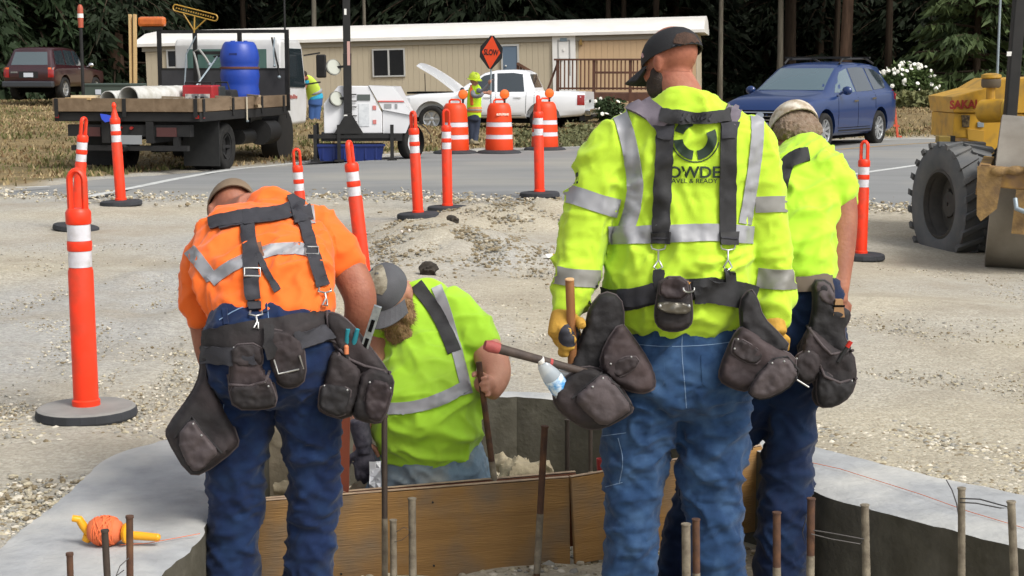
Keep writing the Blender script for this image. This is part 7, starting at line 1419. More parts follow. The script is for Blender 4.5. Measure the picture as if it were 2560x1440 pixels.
# ================================================================ the bearded man kneeling in the pit
ps = person('bearded man in a lime T-shirt kneeling in the pit and holding a stake', 1065, 6.1, -.3)
TS = [(1064, 1112, 6.06, 122, .95), (1066, 1080, 6.02, 136, 1.0), (1072, 1030, 6.0, 137, 1.0), (1072, 960, 6.05, 124, .95), (1068, 890, 6.12, 118, .82), (1066, 815, 6.19, 112, .68), (1058, 762, 6.23, 86, .62), (1030, 728, 6.25, 48, .85)]
SAR = [(1105, 762, 6.2, 56, .9), (1150, 795, 6.16, 60, 1), (1190, 840, 6.1, 57, 1), (1212, 876, 6.06, 49, 1)]; SARb = [(1195, 845, 6.1, 40, 1), (1228, 895, 6.03, 42, 1), (1240, 932, 5.98, 38, 1), (1236, 960, 5.94, 31, 1), (1224, 984, 5.91, 24, 1)]
SAL = [(1015, 762, 6.22, 52, .9), (975, 800, 6.18, 54, 1), (945, 850, 6.13, 48, 1)]; SALb = [(955, 830, 6.15, 42, 1), (930, 900, 6.08, 40, 1), (912, 980, 6.02, 36, 1), (905, 1060, 5.97, 28, 1), (904, 1090, 5.95, 22, 1)]
SP = [(1070, 1090, 6.08, 124, .9), (1076, 1150, 6.05, 140, 1.0), (1080, 1200, 6.05, 148, 1.0), (1080, 1250, 6.08, 140, 1.0)]
SLL = [(1005, 1170, 6.05, 78, 1.0), (990, 1235, 5.98, 76, 1.1), (985, 1290, 5.93, 70, 1.1), (990, 1330, 5.98, 60, 1.0), (1000, 1335, 6.2, 55, 1.0), (1005, 1325, 6.42, 42, 1.0)]
SLR = [(1140, 1170, 6.05, 78, 1.0), (1158, 1235, 5.98, 76, 1.1), (1165, 1290, 5.93, 70, 1.1), (1162, 1330, 5.98, 60, 1.0), (1150, 1335, 6.2, 55, 1.0), (1145, 1325, 6.42, 42, 1.0)]
shs, bss = garment(ps, 'shirt', [TS, SAR, SAL], LIMEG, .009, 3, [(990, 1000, 1180, 960, 9, -5), (980, 1060, 1190, 1030, 9, 5), (960, 1090, 1100, 1120, 9, -5), (1100, 1125, 1195, 1070, 9, 5), (1000, 900, 1150, 960, 10, 4), (1120, 830, 1160, 960, 10, 5), (1170, 810, 1150, 880, 9, 5), (1000, 800, 1100, 860, 10, 4), (960, 1020, 1060, 1050, 8, 5)] + rnd_creases([(960, 1190, 980, 1130, 22, 110, 5, 30, 9, 4), (1000, 1180, 760, 960, 10, 90, -50, 30, 10, 3)], 14), [(.012, 5, 12, .2), (.008, 8, 12, -.5)], (5, 5, 6), 9)
jns, bjs = garment(ps, 'jeans', [SP, SLL, SLR], JEAN4, .009, 2, [(1130, 1140, 1155, 1230, 7, 8), (1150, 1150, 1140, 1230, 8, -7), (960, 1160, 1060, 1180, 9, 5)] + rnd_creases([(940, 1220, 1140, 1230, 14, 70, 30, 60, 8, 4)], 15), [(.0105, 5, 12, .5), (.0085, 7, 17, -.6), (.005, 12, 32, .25)], (8, 8, 8), 8)
hs = P(972, 742, 6.0); MhS = Matrix.Translation(hs) @ basis((-.10, -.70, -.70), (-.30, -.45, .8))
mb = MB(); head_into(mb, MhS, 1.02); mb.tube([hs + Vector((.02, .03, -.0)), P(1000, 735, 6.2), P(1032, 745, 6.25)], [.06, .06, .065], 14)
for r in (TS, SP): limb(mb, r, .85)
for r in (SLL, SLR): limb(mb, r, .72)
limb(mb, SARb); limb(mb, SALb); limb(mb, SAR, .7); limb(mb, SAL, .7)
STA = P(1197, 905, 5.86); STB = P(1240, 1235, 5.86); sax = (STA - STB).normalized(); fc = STB + sax * ((P(1212, 965, 5.86) - STB).dot(sax)); fist(mb, fc, sax, P(1224, 982, 5.915), .0125, .0098, 1.0, flip=-1); loose_hand(mb, P(904, 1092, 5.95), (.05, -.2, -1), (-.3, -.9, .1), 1.0, .5, -1)
bds, bbs = skinmesh(ps, mb, SKIN3, voxel=.0065, sm=2); eyes(MhS, bds, 1.02)
BRD = M('beard_grizzled', '#86674a', .95, col2='#a88a64', scale=50, contrast=.3, col3='#54402f', scale3=14, c3amt=.8, bump=.006, bscale=140); m = MB(); R3 = MhS.to_3x3()
for c, r in (((0, .075, -.095), (.05, .04, .05)), ((.05, .035, -.07), (.026, .045, .05)), ((-.05, .035, -.07), (.026, .045, .05)), ((0, .085, -.14), (.055, .035, .065)), ((.025, .075, -.20), (.042, .03, .06)), ((-.02, .075, -.19), (.045, .03, .055)), ((.01, .065, -.25), (.03, .022, .045)), ((.066, .015, -.035), (.016, .025, .04)), ((-.066, .015, -.035), (.016, .025, .04)), ((0, .098, -.052), (.034, .013, .013))): m.ball(MhS @ (Vector(c) * 1.02), r, 12, 8, M=R3)
bm_ = remesh(m, .006, 1); folds(bm_, [], 5, .006, (70, 70, 22)); bvd = bvh_of(bm_); set_co(bm_, co_of(bm_) - np.array(ps.location)); mkobj('beard', bm_, BRD, ps, smooth=180)
# wisps standing out of the beard
A = []; B = []; C = []; rs = np.random.RandomState(4); bmv = co_of(bm_) + np.array(ps.location); bno = no_of(bm_); dn = np.array(MhS.to_3x3() @ Vector((0, .3, -1)))
for i in rs.choice(len(bmv), 2600): 
    p = bmv[i]; d = bno[i] * .45 + dn * .9 + rs.randn(3) * .3; d /= np.linalg.norm(d); w = np.cross(d, rs.randn(3)); w = w / np.linalg.norm(w) * .0012; A.append(p - w); B.append(p + w); C.append(p + d * (.012 + .016 * rs.rand()))
wm = tris_mesh('beard_wisps', np.array(A) - np.array(ps.location), np.array(B) - np.array(ps.location), np.array(C) - np.array(ps.location)); mkobj('beard_wisps', wm, BRD, ps, kind='stuff')
CG = M('cap_charcoal', '#55565a', .85, col2='#4a4b4e', scale=12, bump=.001, bscale=300); m, b = cap_mesh(MhS, 1.02, .026, .075, .05, 1.1); cp = m.build('cap', CG, ps, world=True, smooth=50); bvk = bvh_of(m.mesh('t')); q = b.build('bill', CG, cp); set_co(q.data, co_of(q.data) - np.array(ps.location))
lay(ps, bvk, [[(898, 640), (930, 628), (958, 660), (972, 715), (950, 745), (915, 700)]], M('cap_camo_mesh', '#a09a88', .85, col2='#6b6453', scale=26, contrast=.7), 'cap_front_panel', .003, 7, .005, 1)
band(ps, bss, [[(1090, 716), (1110, 760), (1130, 830), (1150, 910), (1168, 985)]], 26, TAPE, 'tape_stripe', .0055, 6, .012); band(ps, bss, [[(970, 1022), (1030, 1020), (1100, 1000), (1172, 962)]], 30, TAPE, 'tape_stripe', .007, 6, .012); band(ps, bss, [[(1040, 712), (1062, 740), (1092, 780), (1116, 830), (1135, 880)]], 34, STR, 'brace', .008, 8, .01)
bgl = thing('work_glove', 'dark patterned glove hanging beside the kneeling man\'s hip', 'glove', P(910, 1150, 5.9)); m = MB(); loose_hand(m, Vector((0, 0, .06)), (.05, 0, -1), (0, -1, 0), 1.05, .4, 1); m.tube([(0, 0, .06), (-.02, 0, .16)], [.035, .042], 12); mkobj('glove_body', remesh(m, .006, 1), M('glove_dark_blue', '#23222f', .8, col2='#4a4852', scale=30, contrast=.6), bgl, smooth=180)
ppr = thing('paper_scrap', 'crumpled white paper beside the kneeling man', 'paper', P(938, 1190, 5.86)); m = MB(); rs = random.Random(2); pv = [(x * .022, rs.uniform(-.02, .02), z * .028) for z in range(-2, 3) for x in range(-1, 2)]; pf = [(r * 3 + c, r * 3 + c + 1, r * 3 + c + 4, r * 3 + c + 3) for r in range(4) for c in range(2)]; m.add(pv + [(x, y + .004, z) for x, y, z in pv], pf + [tuple(i + 15 for i in reversed(f)) for f in pf]); m.build('sheet', M('paper_white', '#d5d8dc', .5), ppr)

# ================================================================ the two figures far off
pf = person('flagger in a yellow hard hat and vest holding the slow sign', 1187, 33, H(P(1187, 378, 33).x, 33)); D = 33.0
TF = [(1186, 295, D, 17, .8), (1185, 270, D, 18, .8), (1186, 245, D, 18, .75), (1188, 225, D, 17, .65), (1188, 213, D, 10, .8)]; FAb = [(1196, 226, D - .1, 6.5, 1), (1207, 228, D - .25, 5.5, 1), (1218, 216, D - .35, 4.6, 1), (1225, 208, D - .4, 4, 1)]; FAl = [(1180, 226, D, 6.5, 1), (1186, 240, D - .25, 5.5, 1), (1200, 240, D - .4, 4.6, 1), (1208, 232, D - .42, 4, 1)]
FP = [(1186, 285, D, 16.5, .85), (1185, 300, D, 17, .85)]; FL = [(1178, 295, D, 9.5, 1), (1179, 330, D, 7.5, 1), (1180, 366, D, 6.5, 1.1)]; FR = [(1193, 295, D, 9.5, 1), (1191, 330, D, 7.5, 1), (1186, 368, D - .1, 6.5, 1.1)]
garment(pf, 'vest', [TF], M('vest_lime', '#b9e31e', .75, col2='#c8ee2c', scale=5), .018, 2); garment(pf, 'trousers', [FP, FL, FR], M('trousers_navy', '#2c3447', .8), .018, 2); garment(pf, 'sleeves', [FAb, FAl], M('sleeve_grey', '#83858d', .8), .012, 1)
hf = P(1186, 203, D); MhF = Matrix.Translation(hf) @ basis((.45, -.85, -.15), (0, 0, 1)); mb = MB(); head_into(mb, MhF); mb.tube([hf + Vector((0, 0, -.06)), hf + Vector((0, 0, -.2))], .055, 12)
limb(mb, TF, .85); limb(mb, FL, .8); limb(mb, FR, .8); limb(mb, FAb, .8); limb(mb, FAl, .8)
sg0 = P(1226, 262, D - .45); sg1 = P(1228, 160, D - .45); sgx = (sg1 - sg0).normalized(); fist(mb, P(1227, 205, D - .45), sgx, P(1223, 209, D - .4), .016); fist(mb, P(1226, 232, D - .45), sgx, P(1208, 232, D - .42), .016); b_, bvf = skinmesh(pf, mb, SKIN3, voxel=.01, sm=1); eyes(MhF, b_)
m = MB(); hv = M('hard_hat_yellow', '#c9e02a', .4, coat=.3); m.lathe([(.15, .0), (.155, .008), (.12, .02), (.118, .06), (.1, .11), (.06, .145), (.01, .155)], 24, MhF @ Matrix.Translation((0, -.01, .035))); m.box(-.012, .012, -.1, .1, .13, .165, M=MhF @ Matrix.Translation((0, -.01, .02))); hh = m.build('hard_hat', hv, pf, world=True, smooth=50); m = MB(); m.box(-.08, .08, .12, .2, .032, .042, M=MhF); q = m.build('brim', hv, hh); set_co(q.data, co_of(q.data) - np.array(pf.location))
m = MB(); 
for x in (1180, 1186): q = P(x, 376, D - .05); q.z = pf.location.z; boot(m, q, (.5, -1, 0), .95)
mk = remesh(m, .014, 1); set_co(mk, co_of(mk) - np.array(pf.location)); mkobj('boots', mk, M('boot_pale', '#8b8066', .8), pf, smooth=180)
m = MB(); limb(m, [(1186, 268, D, 18.6, .82), (1186, 280, D, 18.8, .82)], sub=1); m.build('vest_band', M('vest_band_orange', '#d08a4a', .6), pf, world=True, smooth=60)
m = MB(); limb(m, [(1186, 273, D, 18.9, .83), (1186, 276, D, 18.9, .83)], sub=1); m.build('vest_stripe', TAPE, pf, world=True, smooth=60); m = MB(); limb(m, [(1180, 214, D - .02, 5, .6), (1178, 235, D - .12, 4, .6), (1180, 262, D - .14, 4, .6)]); m.build('vest_orange_strip', M('vest_orange', '#e0672a', .7), pf, world=True)
# slow sign
sgn = thing('slow_sign', 'orange diamond SLOW sign on a pole held by the flagger', 'sign', sg0); m = MB(); m.tube([(0, 0, -.62), tuple(P(1228, 100, D - .45) - sg0)], .017, 10); m.build('staff', GALV, sgn)
sc_ = P(1228, 131, D - .47) - sg0; SA = Matrix.Translation(sc_) @ Matrix.Rotation(radians(4), 4, 'Y') @ Matrix.Rotation(radians(-12), 4, 'Z'); h_, w_ = .335, .235
octo = lambda k: [(-w_ * .16 * k, h_ * k), (w_ * .16 * k, h_ * k), (w_ * k, h_ * .32 * k), (w_ * k, -h_ * .32 * k), (w_ * .16 * k, -h_ * k), (-w_ * .16 * k, -h_ * k), (-w_ * k, -h_ * .32 * k), (-w_ * k, h_ * .32 * k)]
m = MB(); m.prism(octo(1), -.004, .004, 'y', M=SA); m.build('panel', M('sign_black', '#151313', .6), sgn); SO = M('sign_orange', '#e0481a', .5, col2='#d64214', scale=3); m = MB(); m.prism([(0, h_ * .98), (w_ * .82, 0), (0, -h_ * .98), (-w_ * .82, 0)], -.009, -.0042, 'y', M=SA); m.build('diamond', SO, sgn)
m = MB(); text_on(m, 'SLOW', .165, SA @ Matrix.Translation((0, -.012, -.005)) @ Matrix.Rotation(pi / 2, 4, 'X'), sx=.66, depth=.004, bold=.004); m.build('lettering', M('ink_black', '#1b1210', .7), sgn)
# bending labourer by the lorry cab
D = 39.0; pw_ = person('labourer in a lime vest and blue shirt bending beside the lorry cab', 782, D, H(P(785, 300, D).x, D)); TW = [(788, 252, D, 17, .8), (786, 240, D, 18.5, .8), (782, 222, D - .1, 18, .8), (774, 204, D - .25, 14, .7), (766, 194, D - .35, 9, .8)]; WA = [(764, 205, D - .3, 7.5, 1), (760, 220, D - .35, 5.5, 1), (752, 238, D - .4, 4.5, 1)]; WL = [(783, 255, D, 11, 1), (781, 285, D, 9.5, 1), (780, 312, D, 8, 1), (779, 335, D, 7, 1)]; WR = [(794, 255, D, 11, 1), (792, 285, D, 9.5, 1), (790, 312, D, 8, 1), (789, 335, D, 7, 1)]; WP_ = [(789, 244, D, 18, .85), (788, 262, D, 18, .85)]
garment(pw_, 'vest', [TW], M('vest_lime_dusty', '#b8d24a', .8), .018, 2); garment(pw_, 'trousers', [WP_, WL, WR], M('jeans_mid', '#35568c', .85), .018, 2); garment(pw_, 'shirt', [[(790, 248, D, 18.6, .85), (788, 237, D, 19, .85)], [(768, 198, D - .3, 9.5, 1), (764, 208, D - .32, 8.2, 1)]], M('shirt_cyan', '#2a9cc0', .8), .016, 1)
hw = P(758, 190, D - .5); MhW = Matrix.Translation(hw) @ basis((-.75, -.3, -.6), (-.5, 0, .85)); mb = MB(); head_into(mb, MhW); limb(mb, WA); limb(mb, TW, .85); limb(mb, WL, .8); limb(mb, WR, .8); mb.tube([hw, P(768, 196, D - .35)], .055, 10); loose_hand(mb, P(751, 240, D - .4), (-.3, 0, -1), (-.6, -.6, 0), 1.0, .5, 1); b_, q = skinmesh(pw_, mb, SKIN2, voxel=.012, sm=1); eyes(MhW, b_)
m = MB(); R3 = MhW.to_3x3(); m.ball(MhW @ Vector((0, -.03, .03)), (.083, .095, .09), 14, 10, M=R3); m.build('hair', M('hair_black', '#2a211c', .9), pw_, world=True, smooth=180)
m = MB()
for x in (779, 789): q = P(x, 338, D); q.z = pw_.location.z; boot(m, q, (-1, -.3, 0), .95)
mk = remesh(m, .014, 1); set_co(mk, co_of(mk) - np.array(pw_.location)); mkobj('boots', mk, M('boot_brown', '#4a3a2c', .7), pw_, smooth=180)
m = MB(); limb(m, [(786, 226, D - .06, 19, .82), (787, 231, D - .04, 19.2, .82)], sub=1); m.build('vest_stripe', TAPE, pw_, world=True, smooth=60)
# ================================================================ delineator posts and drums
OR_ = M('plastic_orange', '#e8401c', .45); ORB = M('plastic_orange_bright', '#f23c1a', .42, col2='#ea3616', scale=3, contrast=.3, spec=.4, col3='#a8432c', scale3=9, c3amt=.6); RUBB = M('rubber_base', '#26282a', .85, col2='#33353a', scale=8, contrast=.4); REFW = M('reflective_white', '#dcdbe0', .4, col2='#c9c7cc', scale=18, contrast=.3, col3='#a19a92', scale3=14, c3amt=.7, bump=.0006, bscale=200)
RUBD = M('rubber_base_pale', '#8f8d88', .9, col2='#7d7b77', scale=6, contrast=.4)
def delineator(root, loop=True, twotone=False):
    m = MB(); m.lathe([(.205, .0), (.21, .012), (.205, .045), (.19, .052), (.06, .056)], 22, Matrix.Rotation(.3, 4, 'Z')); bs_ = m.build('base', [RUBB, RUBD] if twotone else RUBB, root, bev=.004)
    if twotone:
        for p in bs_.data.polygons:
            if p.normal.z > .5: p.material_index = 1  # upward faces of the base take the paler colour
    m = MB(); m.lathe([(.058, .05), (.058, .075), (.052, .08), (.0515, .62), (.048, .63), (.048, .635)], 24); m.lathe([(.0495, .705), (.051, .71), (.051, .74), (.0495, .745)], 24); m.lathe([(.0495, .815), (.052, .82), (.052, .865), (.046, .875), (.042, .88)], 24); m.lathe([(.044, .63), (.044, .82)], 20); m.build('tube', ORB, root, smooth=35)
    for z in (.637, .747): m = MB(); m.lathe([(.0475, z), (.0475, z + .067)], 24, caps=False); m.build('reflective_band', REFW, root, smooth=60)
    m = MB()
    if loop:
        pts = [(-.03, 0, .875), (-.03, 0, .99)] + [(.03 * cos(a), 0, .995 + .04 * sin(a)) for a in np.linspace(pi, 0, 9)] + [(.03, 0, .99), (.03, 0, .875)]; m.tube(pts, .014, 8, flat=1.4)
    else: m.lathe([(.04, .875), (.03, .92), (.022, .95), (.018, .98), (.024, .99), (.024, 1.005), (.01, 1.03), (.002, 1.033)], 16)
    m.build('handle', ORB, root, smooth=50); return root
def lean(px_t, py_t, p, h):    # lean so that the top comes where the photo has it
    t = P(px_t, py_t, p.y); v = t - p; return (-0.0, math.atan2(v.x, v.z), 0), v.length / h
_dl = [(191, 430, 217, 1040, 'near orange delineator post on a dusty base at the left', True), (210, 296, 190, 578, 'leaning orange delineator behind the near left one', True), (284, 256, 303, 508, 'orange delineator with a knob top in front of the lorry', False), (742, 394, 760, 600, 'orange delineator just above the orange man\'s shoulder', True), (872, 356, 912, 690, 'leaning orange delineator behind the capped kneeling man', True),
       (1032, 281, 1046, 562, 'left of two orange delineators by the gravel heap', True), (1115, 276, 1119, 530, 'right of two orange delineators by the gravel heap', True), (1345, 242, 1349, 485, 'orange delineator on the road before the striped drum', True), (2162, 355, 2152, 640, 'orange delineator between the stooping man and the roller', True), (1969, 246, 1972, 500, 'orange delineator hidden behind the stooping man\'s cap', False)]
_dd = [6.9, 15.0, 17.2, 12.9, 11.4, 15.3, 16.9, 18.0, 14.4, 17.5]
for i, (xt, yt, xb, yb, lab, lp) in enumerate(_dl):
    p = P(xb, yb, _dd[i]); p.z = float(H0(np.array([p.x]), np.array([p.y]))[0])
    if i == 7: p.z += .02
    rot, s = lean(xt, yt, p, 1.03); t = thing('delineator_post', lab, 'delineator', p, group='orange delineator posts', rot=rot); delineator(t, lp, i == 0); s = max(.85, min(1.2, s)); t.scale = (s, s, s)
    if i == 0: t.children[0].scale = (1.0, 1.0, .95)
    t.children[1].rotation_euler = (0, 0, i * 1.1)
DRO = M('drum_orange', '#dd4416', .5, col2='#d23d12', scale=2, spec=.4); STW = M('drum_white_band', '#cfcbd0', .45)
for i, (px, py, d, lx, lab) in enumerate(((1138, 384, 29.0, 20, 'striped orange traffic drum left of the flagger'), (1248, 384, 29.0, 14, 'striped orange traffic drum right of the flagger'), (1362, 376, 30.2, 14, 'striped orange traffic drum behind the pickup\'s bed'))):
    p = P(px, py, d); p.z = float(H0(np.array([p.x]), np.array([p.y]))[0]) + .02; t = thing('traffic_drum', lab, 'traffic drum', p, .3 * i, 'striped traffic drums with lamps')
    m = MB(); m.lathe([(.40, 0), (.41, .02), (.38, .05), (.27, .07)], 16); m.build('base', RUBB, t)
    m = MB(); m.lathe([(.255, .05), (.26, .07), (.25, .27), (.243, .272)], 28); m.lathe([(.240, .345), (.246, .35), (.24, .49), (.233, .495)], 28); m.lathe([(.228, .575), (.234, .58), (.225, .70), (.22, .80), (.2, .87), (.17, .91), (.15, .92)], 28); m.build('drum_body', DRO, t, smooth=40)
    for z0_, r0, r1 in ((.27, .247, .242), (.493, .237, .23)): m = MB(); m.lathe([(r0, z0_), (r1, z0_ + .08)], 28, caps=False); m.build('reflective_band', STW, t, smooth=60)
    m = MB(); m.tube([(-.1, 0, .915), (-.1, 0, .96), (-.07, 0, .985), (.07, 0, .985), (.1, 0, .96), (.1, 0, .915)], .018, 8); m.build('handle', DRO, t, smooth=50)
    q = lx / 136; m = MB(); m.box(q - .03, q + .03, -.03, .03, .985, 1.0); m.cyl((q, 0, .92), (q, 0, 1.0), .02); m.build('lamp_stem', BLK, t)
    m = MB(); m.lathe([(.02, -.035), (.08, -.03), (.09, 0), (.08, .03), (.02, .045)], 24, Matrix.Translation((q, 0, 1.08)) @ Matrix.Rotation(-.3 * i, 4, 'Z') @ Matrix.Rotation(pi / 2, 4, 'X')); m.build('warning_lamp', M('lamp_orange', '#f0701c', .3, coat=.5), t, smooth=50)
    m = MB(); m.box(-.12, .12, -.232, -.222, .70, .74); 
    if i == 1: m.build('name_label', M('label_pale', '#d98f76', .6, col2='#e8c9bb', scale=40, contrast=.9), t)
# bits of orange by the far verge
cn = P(2246, 346, 36); t = thing('folded_sign_stand', 'folded orange sign stand on the verge behind the blue car', 'sign stand', (cn.x, cn.y, H(cn.x, cn.y)), .2)
for k, (x1, z1) in enumerate(((-.12, .5), (.1, .02))): m = MB(); m.bar((-.02 + .05 * k, 0, .0), (x1 - .02, .05 * k, z1 + .3 * (1 - k)), .05, .04); m.build('leg', M('orange_rusty', '#b8472a', .6), t)
m = MB(); m.bar((-.14, .0, .28), (.0, .0, .26), .05, .05); m.build('cross_bar', M('orange_rusty', '#b8472a', .6), t)
# ================================================================ formwork
FW = M('form_ply', '#a5804f', .8, col2='#7d5f3b', scale=2.6, stretch=(.45, 1, 6.0), contrast=.05, detail=12, col3='#73685a', scale3=3.4, c3amt=.95, bump=.004, bscale=30, spec=.2); FW2 = M('form_ply_pale', '#b38a55', .8, col2='#8f6c40', scale=2.8, stretch=(.45, 1, 6), contrast=.05, detail=12, col3='#7d7060', scale3=4.0, c3amt=.9, bump=.004, bscale=30, spec=.2); FWE = M('form_edge', '#b9a083', .8, col2='#97806a', scale=20)
def board(lab, a, b, da, db, top0, top1, h, th, mt, zoff=0.0):
    A_ = P(a, top0, da); B_ = P(b, top1, db); v = (B_ - A_); L = v.length; t = thing('form_board', lab, 'form board', A_); t.rotation_euler = Matrix(((v.normalized()).to_tuple(), )).to_3x3().to_euler() if False else (0, -math.asin(v.z / L), math.atan2(v.y, v.x))
    m = MB(); n = 16; rings = []
    for i in range(n + 1):
        x = L * i / n; w = .003 * noise.noise(Vector((x * 5, a, 1))); rings.append([Vector((x, w, -h + .006 * noise.noise(Vector((x * 7, 3, a))))), Vector((x, w, .004 * noise.noise(Vector((x * 9, 8, a))))), Vector((x, th + w, .003 * noise.noise(Vector((x * 9, 9, a))))), Vector((x, th + w, -h))])
    m.loft(rings); m.build('board_face', mt, t, bev=.002)
    m = MB(); m.box(0, L, .001, th - .001, .0045, .006); m.build('top_edge', FWE, t)
    for k in range(int(L / .35)): m = MB(); m.cyl((.15 + k * .35, -.006, -.05), (.15 + k * .35, .004, -.05), .004, n=8); m.cyl((.15 + k * .35, -.006, -h + .05), (.15 + k * .35, .004, -h + .05), .004, n=8); m.build('nail_head', BLK, t)
    return t
board('long stained form board behind the orange man\'s legs', 502, 1424, 5.52, 5.86, 1268, 1196, .345, .022, FW); board('shorter pale form board behind the standing man\'s legs', 1428, 1906, 5.85, 6.15, 1196, 1117, .345, .022, FW2)
board('thin second board inside the long form board', 640, 1440, 5.63, 5.93, 1252, 1183, .29, .02, M('form_ply_red', '#7a4a30', .8, col2='#653c28', scale=4, stretch=(.5, 1, 2)))
rw = thing('form_brace', 'upright reddish plank between the orange man\'s legs and the kneeling man', 'plank', P(857, 1240, 5.72)); m = MB(); m.box(-.022, .022, -.008, .012, -.05, .33, M=Matrix.Rotation(.03, 4, 'Y')); m.build('plank', M('plank_red_brown', '#7a3a22', .75, col2='#622d1b', scale=6, stretch=(1, 1, .2)), rw)
cbk = thing('lit_wall_stub', 'pale wall stub coloured as the lit left side of the pit, behind the orange man', 'concrete wall', P(697, 1240, 6.6)); m = MB(); m.box(-.075, .075, 0, .12, -.06, .34, tx=.12, ty=.1); mk = remesh(m, .012, 2); folds(mk, [], 2, .004, (14, 14, 14)); mkobj('stub', mk, M('concrete_lit_tan', '#948a76', .9, col2='#857b68', scale=7, bump=.004, bscale=50), cbk, smooth=60)  # stands for the lit pit wall; its light is put into the colour
# rubble in the pit
for k, (px, py, d, s) in enumerate(((1300, 1185, 6.5, .09), (1350, 1180, 6.6, .07), (900, 1225, 6.0, .045), (708, 1225, 6.4, .05), (1260, 1160, 6.7, .06))):
    m = MB(); m.ball((0, 0, s * .4), (s, s * .7, s * .6), 12, 8); mk = remesh(m, s * .14, 0); folds(mk, [], k * 3, s * .22, (14, 14, 14)); rk_ = mkobj('rock', mk, M('rubble_buff', '#a89c82', .95, col2='#8d826b', scale=12, bump=.006, bscale=40), smooth=50, label=('largest buff rubble lump at the foot of the dark pit wall', 'buff rubble lump beside the largest one in the pit', 'small pale lump beside the kneeling man\'s glove', 'small pale lump at the foot of the lit wall stub', 'buff rubble lump behind the kneeling man\'s stake')[k], cat='rubble'); q = P(px, py, d); rk_.location = (q.x, q.y, max(q.z - s * .3, -.32))
rb_ = thing('red_cup', 'small red scrap on the form board beside the standing man', 'scrap', P(1503, 1165, 5.95)); m = MB(); m.lathe([(.016, -.03), (.019, .03), (.016, .03), (.013, -.027)], 14); m.build('cup', M('scrap_red', '#a03030', .5), rb_, smooth=50)
# stakes
ST_D = M('stake_dark_steel', '#3a322c', .7, metal=.3, col2='#4b4038', scale=14, contrast=.4, bump=.002, bscale=60); ST_R = M('stake_rusty', '#5c4030', .85, metal=.2, col2='#42312a', scale=18, contrast=.4, col3='#7b5638', scale3=20, c3amt=.5, bump=.002, bscale=60); ST_C = M('stake_cement_stained', '#8f8674', .9, col2='#5e5548', scale=16, contrast=.6, bump=.003, bscale=50)
def stake(lab, x0, y0, x1, y1, d, wpx, mt, zb=-.34, head=True):
    a = P(x0, y0, d); b = P(x1, y1, d); dirv = (b - a).normalized(); k = (zb - a.z) / dirv.z; b = a + dirv * k; t = thing('steel_stake', lab, 'stake', b, group='steel form stakes'); r = wpx * mpp(y0, d) / 2; v = a - b; mid = 0.42
    m = MB(); m.tube([Vector((0, 0, 0)), v * .3, v * .6, v], r, 10); m.build('shaft', mt, t, smooth=50); 
    m = MB(); m.tube([v * .02, v * mid + Vector((.0, 0, 0))], [r * 1.06, r * 1.04], 10); m.build('cement_crust', ST_C, t, smooth=50)
    if head: m = MB(); m.tube([v * .992, v * 1.004], [r * 1.2, r * 1.15], 10); m.build('mushroomed_head', mt, t, smooth=40)
    return t
SK = [(174, 1384, 176, 1440, 3.9, 17, ST_R, 'short rusty stake at the far left below the twine reel'), (262, 1326, 268, 1440, 4.15, 18, ST_D, 'dark stake in front of the orange twine reel'), (324, 1291, 325, 1440, 4.25, 18, ST_R, 'taller stake before the yellow reel handle'), (961, 1040, 962, 1440, 5.45, 15, ST_D, 'tall dark stake in front of the long board and kneeling man'), (983, 1300, 984, 1440, 5.4, 17, ST_C, 'short cement stained stake beside the tall dark one'),
      (1030, 1246, 1032, 1440, 5.4, 19, ST_C, 'cement grey stake right of the tall dark one'), (1362, 1066, 1342, 1440, 5.62, 17, ST_R, 'tall rusty stake leaning across the long board'), (1418, 1050, 1418, 1440, 6.1, 12, ST_D, 'dark stake at the joint of the two boards'), (1476, 1060, 1476, 1300, 6.6, 11, ST_D, 'thin dark stake by the pit wall beside the standing man'), (1715, 1310, 1716, 1440, 4.9, 22, ST_C, 'pale stake between the standing man\'s legs'), (1740, 1298, 1741, 1440, 4.95, 19, ST_R, 'rusty stake just right of the pale one between the legs'),
      (1942, 1281, 1942, 1440, 5.0, 20, ST_R, 'rusty stake before the stooping man\'s trouser leg'), (2028, 1246, 2026, 1440, 5.1, 20, ST_R, 'brown stake beside the stooping man\'s hem'), (2162, 1262, 2166, 1440, 5.1, 20, ST_C, 'cement spattered stake before the right slab face'), (2404, 1220, 2404, 1440, 4.85, 19, ST_C, 'tall stake with a wire at the right slab'), (2528, 1254, 2536, 1440, 4.68, 20, ST_C, 'rightmost stake with a rusty head'), (520, 1175, 520, 1290, 5.5, 13, ST_R, 'stake at the left end of the long board'), (655, 1130, 655, 1250, 5.75, 12, ST_R, 'rusty stake between the orange man\'s knees')]
for (x0, y0, x1, y1, d, w, mt, lab) in SK: stake(lab, x0, y0, x1, y1, d, w, mt, -.24 if d < 5.35 else -.34)
t = thing('steel_stake', 'brown stake gripped by the kneeling man', 'stake', STB, group='steel form stakes'); m = MB(); m.tube([-(STA - STB) * .35, (STA - STB) * .5, STA - STB], .012, 10); m.build('shaft', ST_R, t, smooth=50); m = MB(); m.tube([-(STA - STB) * .3, (STA - STB) * .25], .0128, 10); m.build('cement_crust', ST_C, t, smooth=50)
WIRE = M('tie_wire', '#4d4a48', .6, metal=.4)
def wire(lab, pts, r=.0022):
    p0 = pts[0]; t = thing('tie_wire', lab, 'wire', p0, group='tie wires'); m = MB(); m.tube([p - p0 for p in pts], r, 6); m.build('strand', WIRE, t, smooth=60)
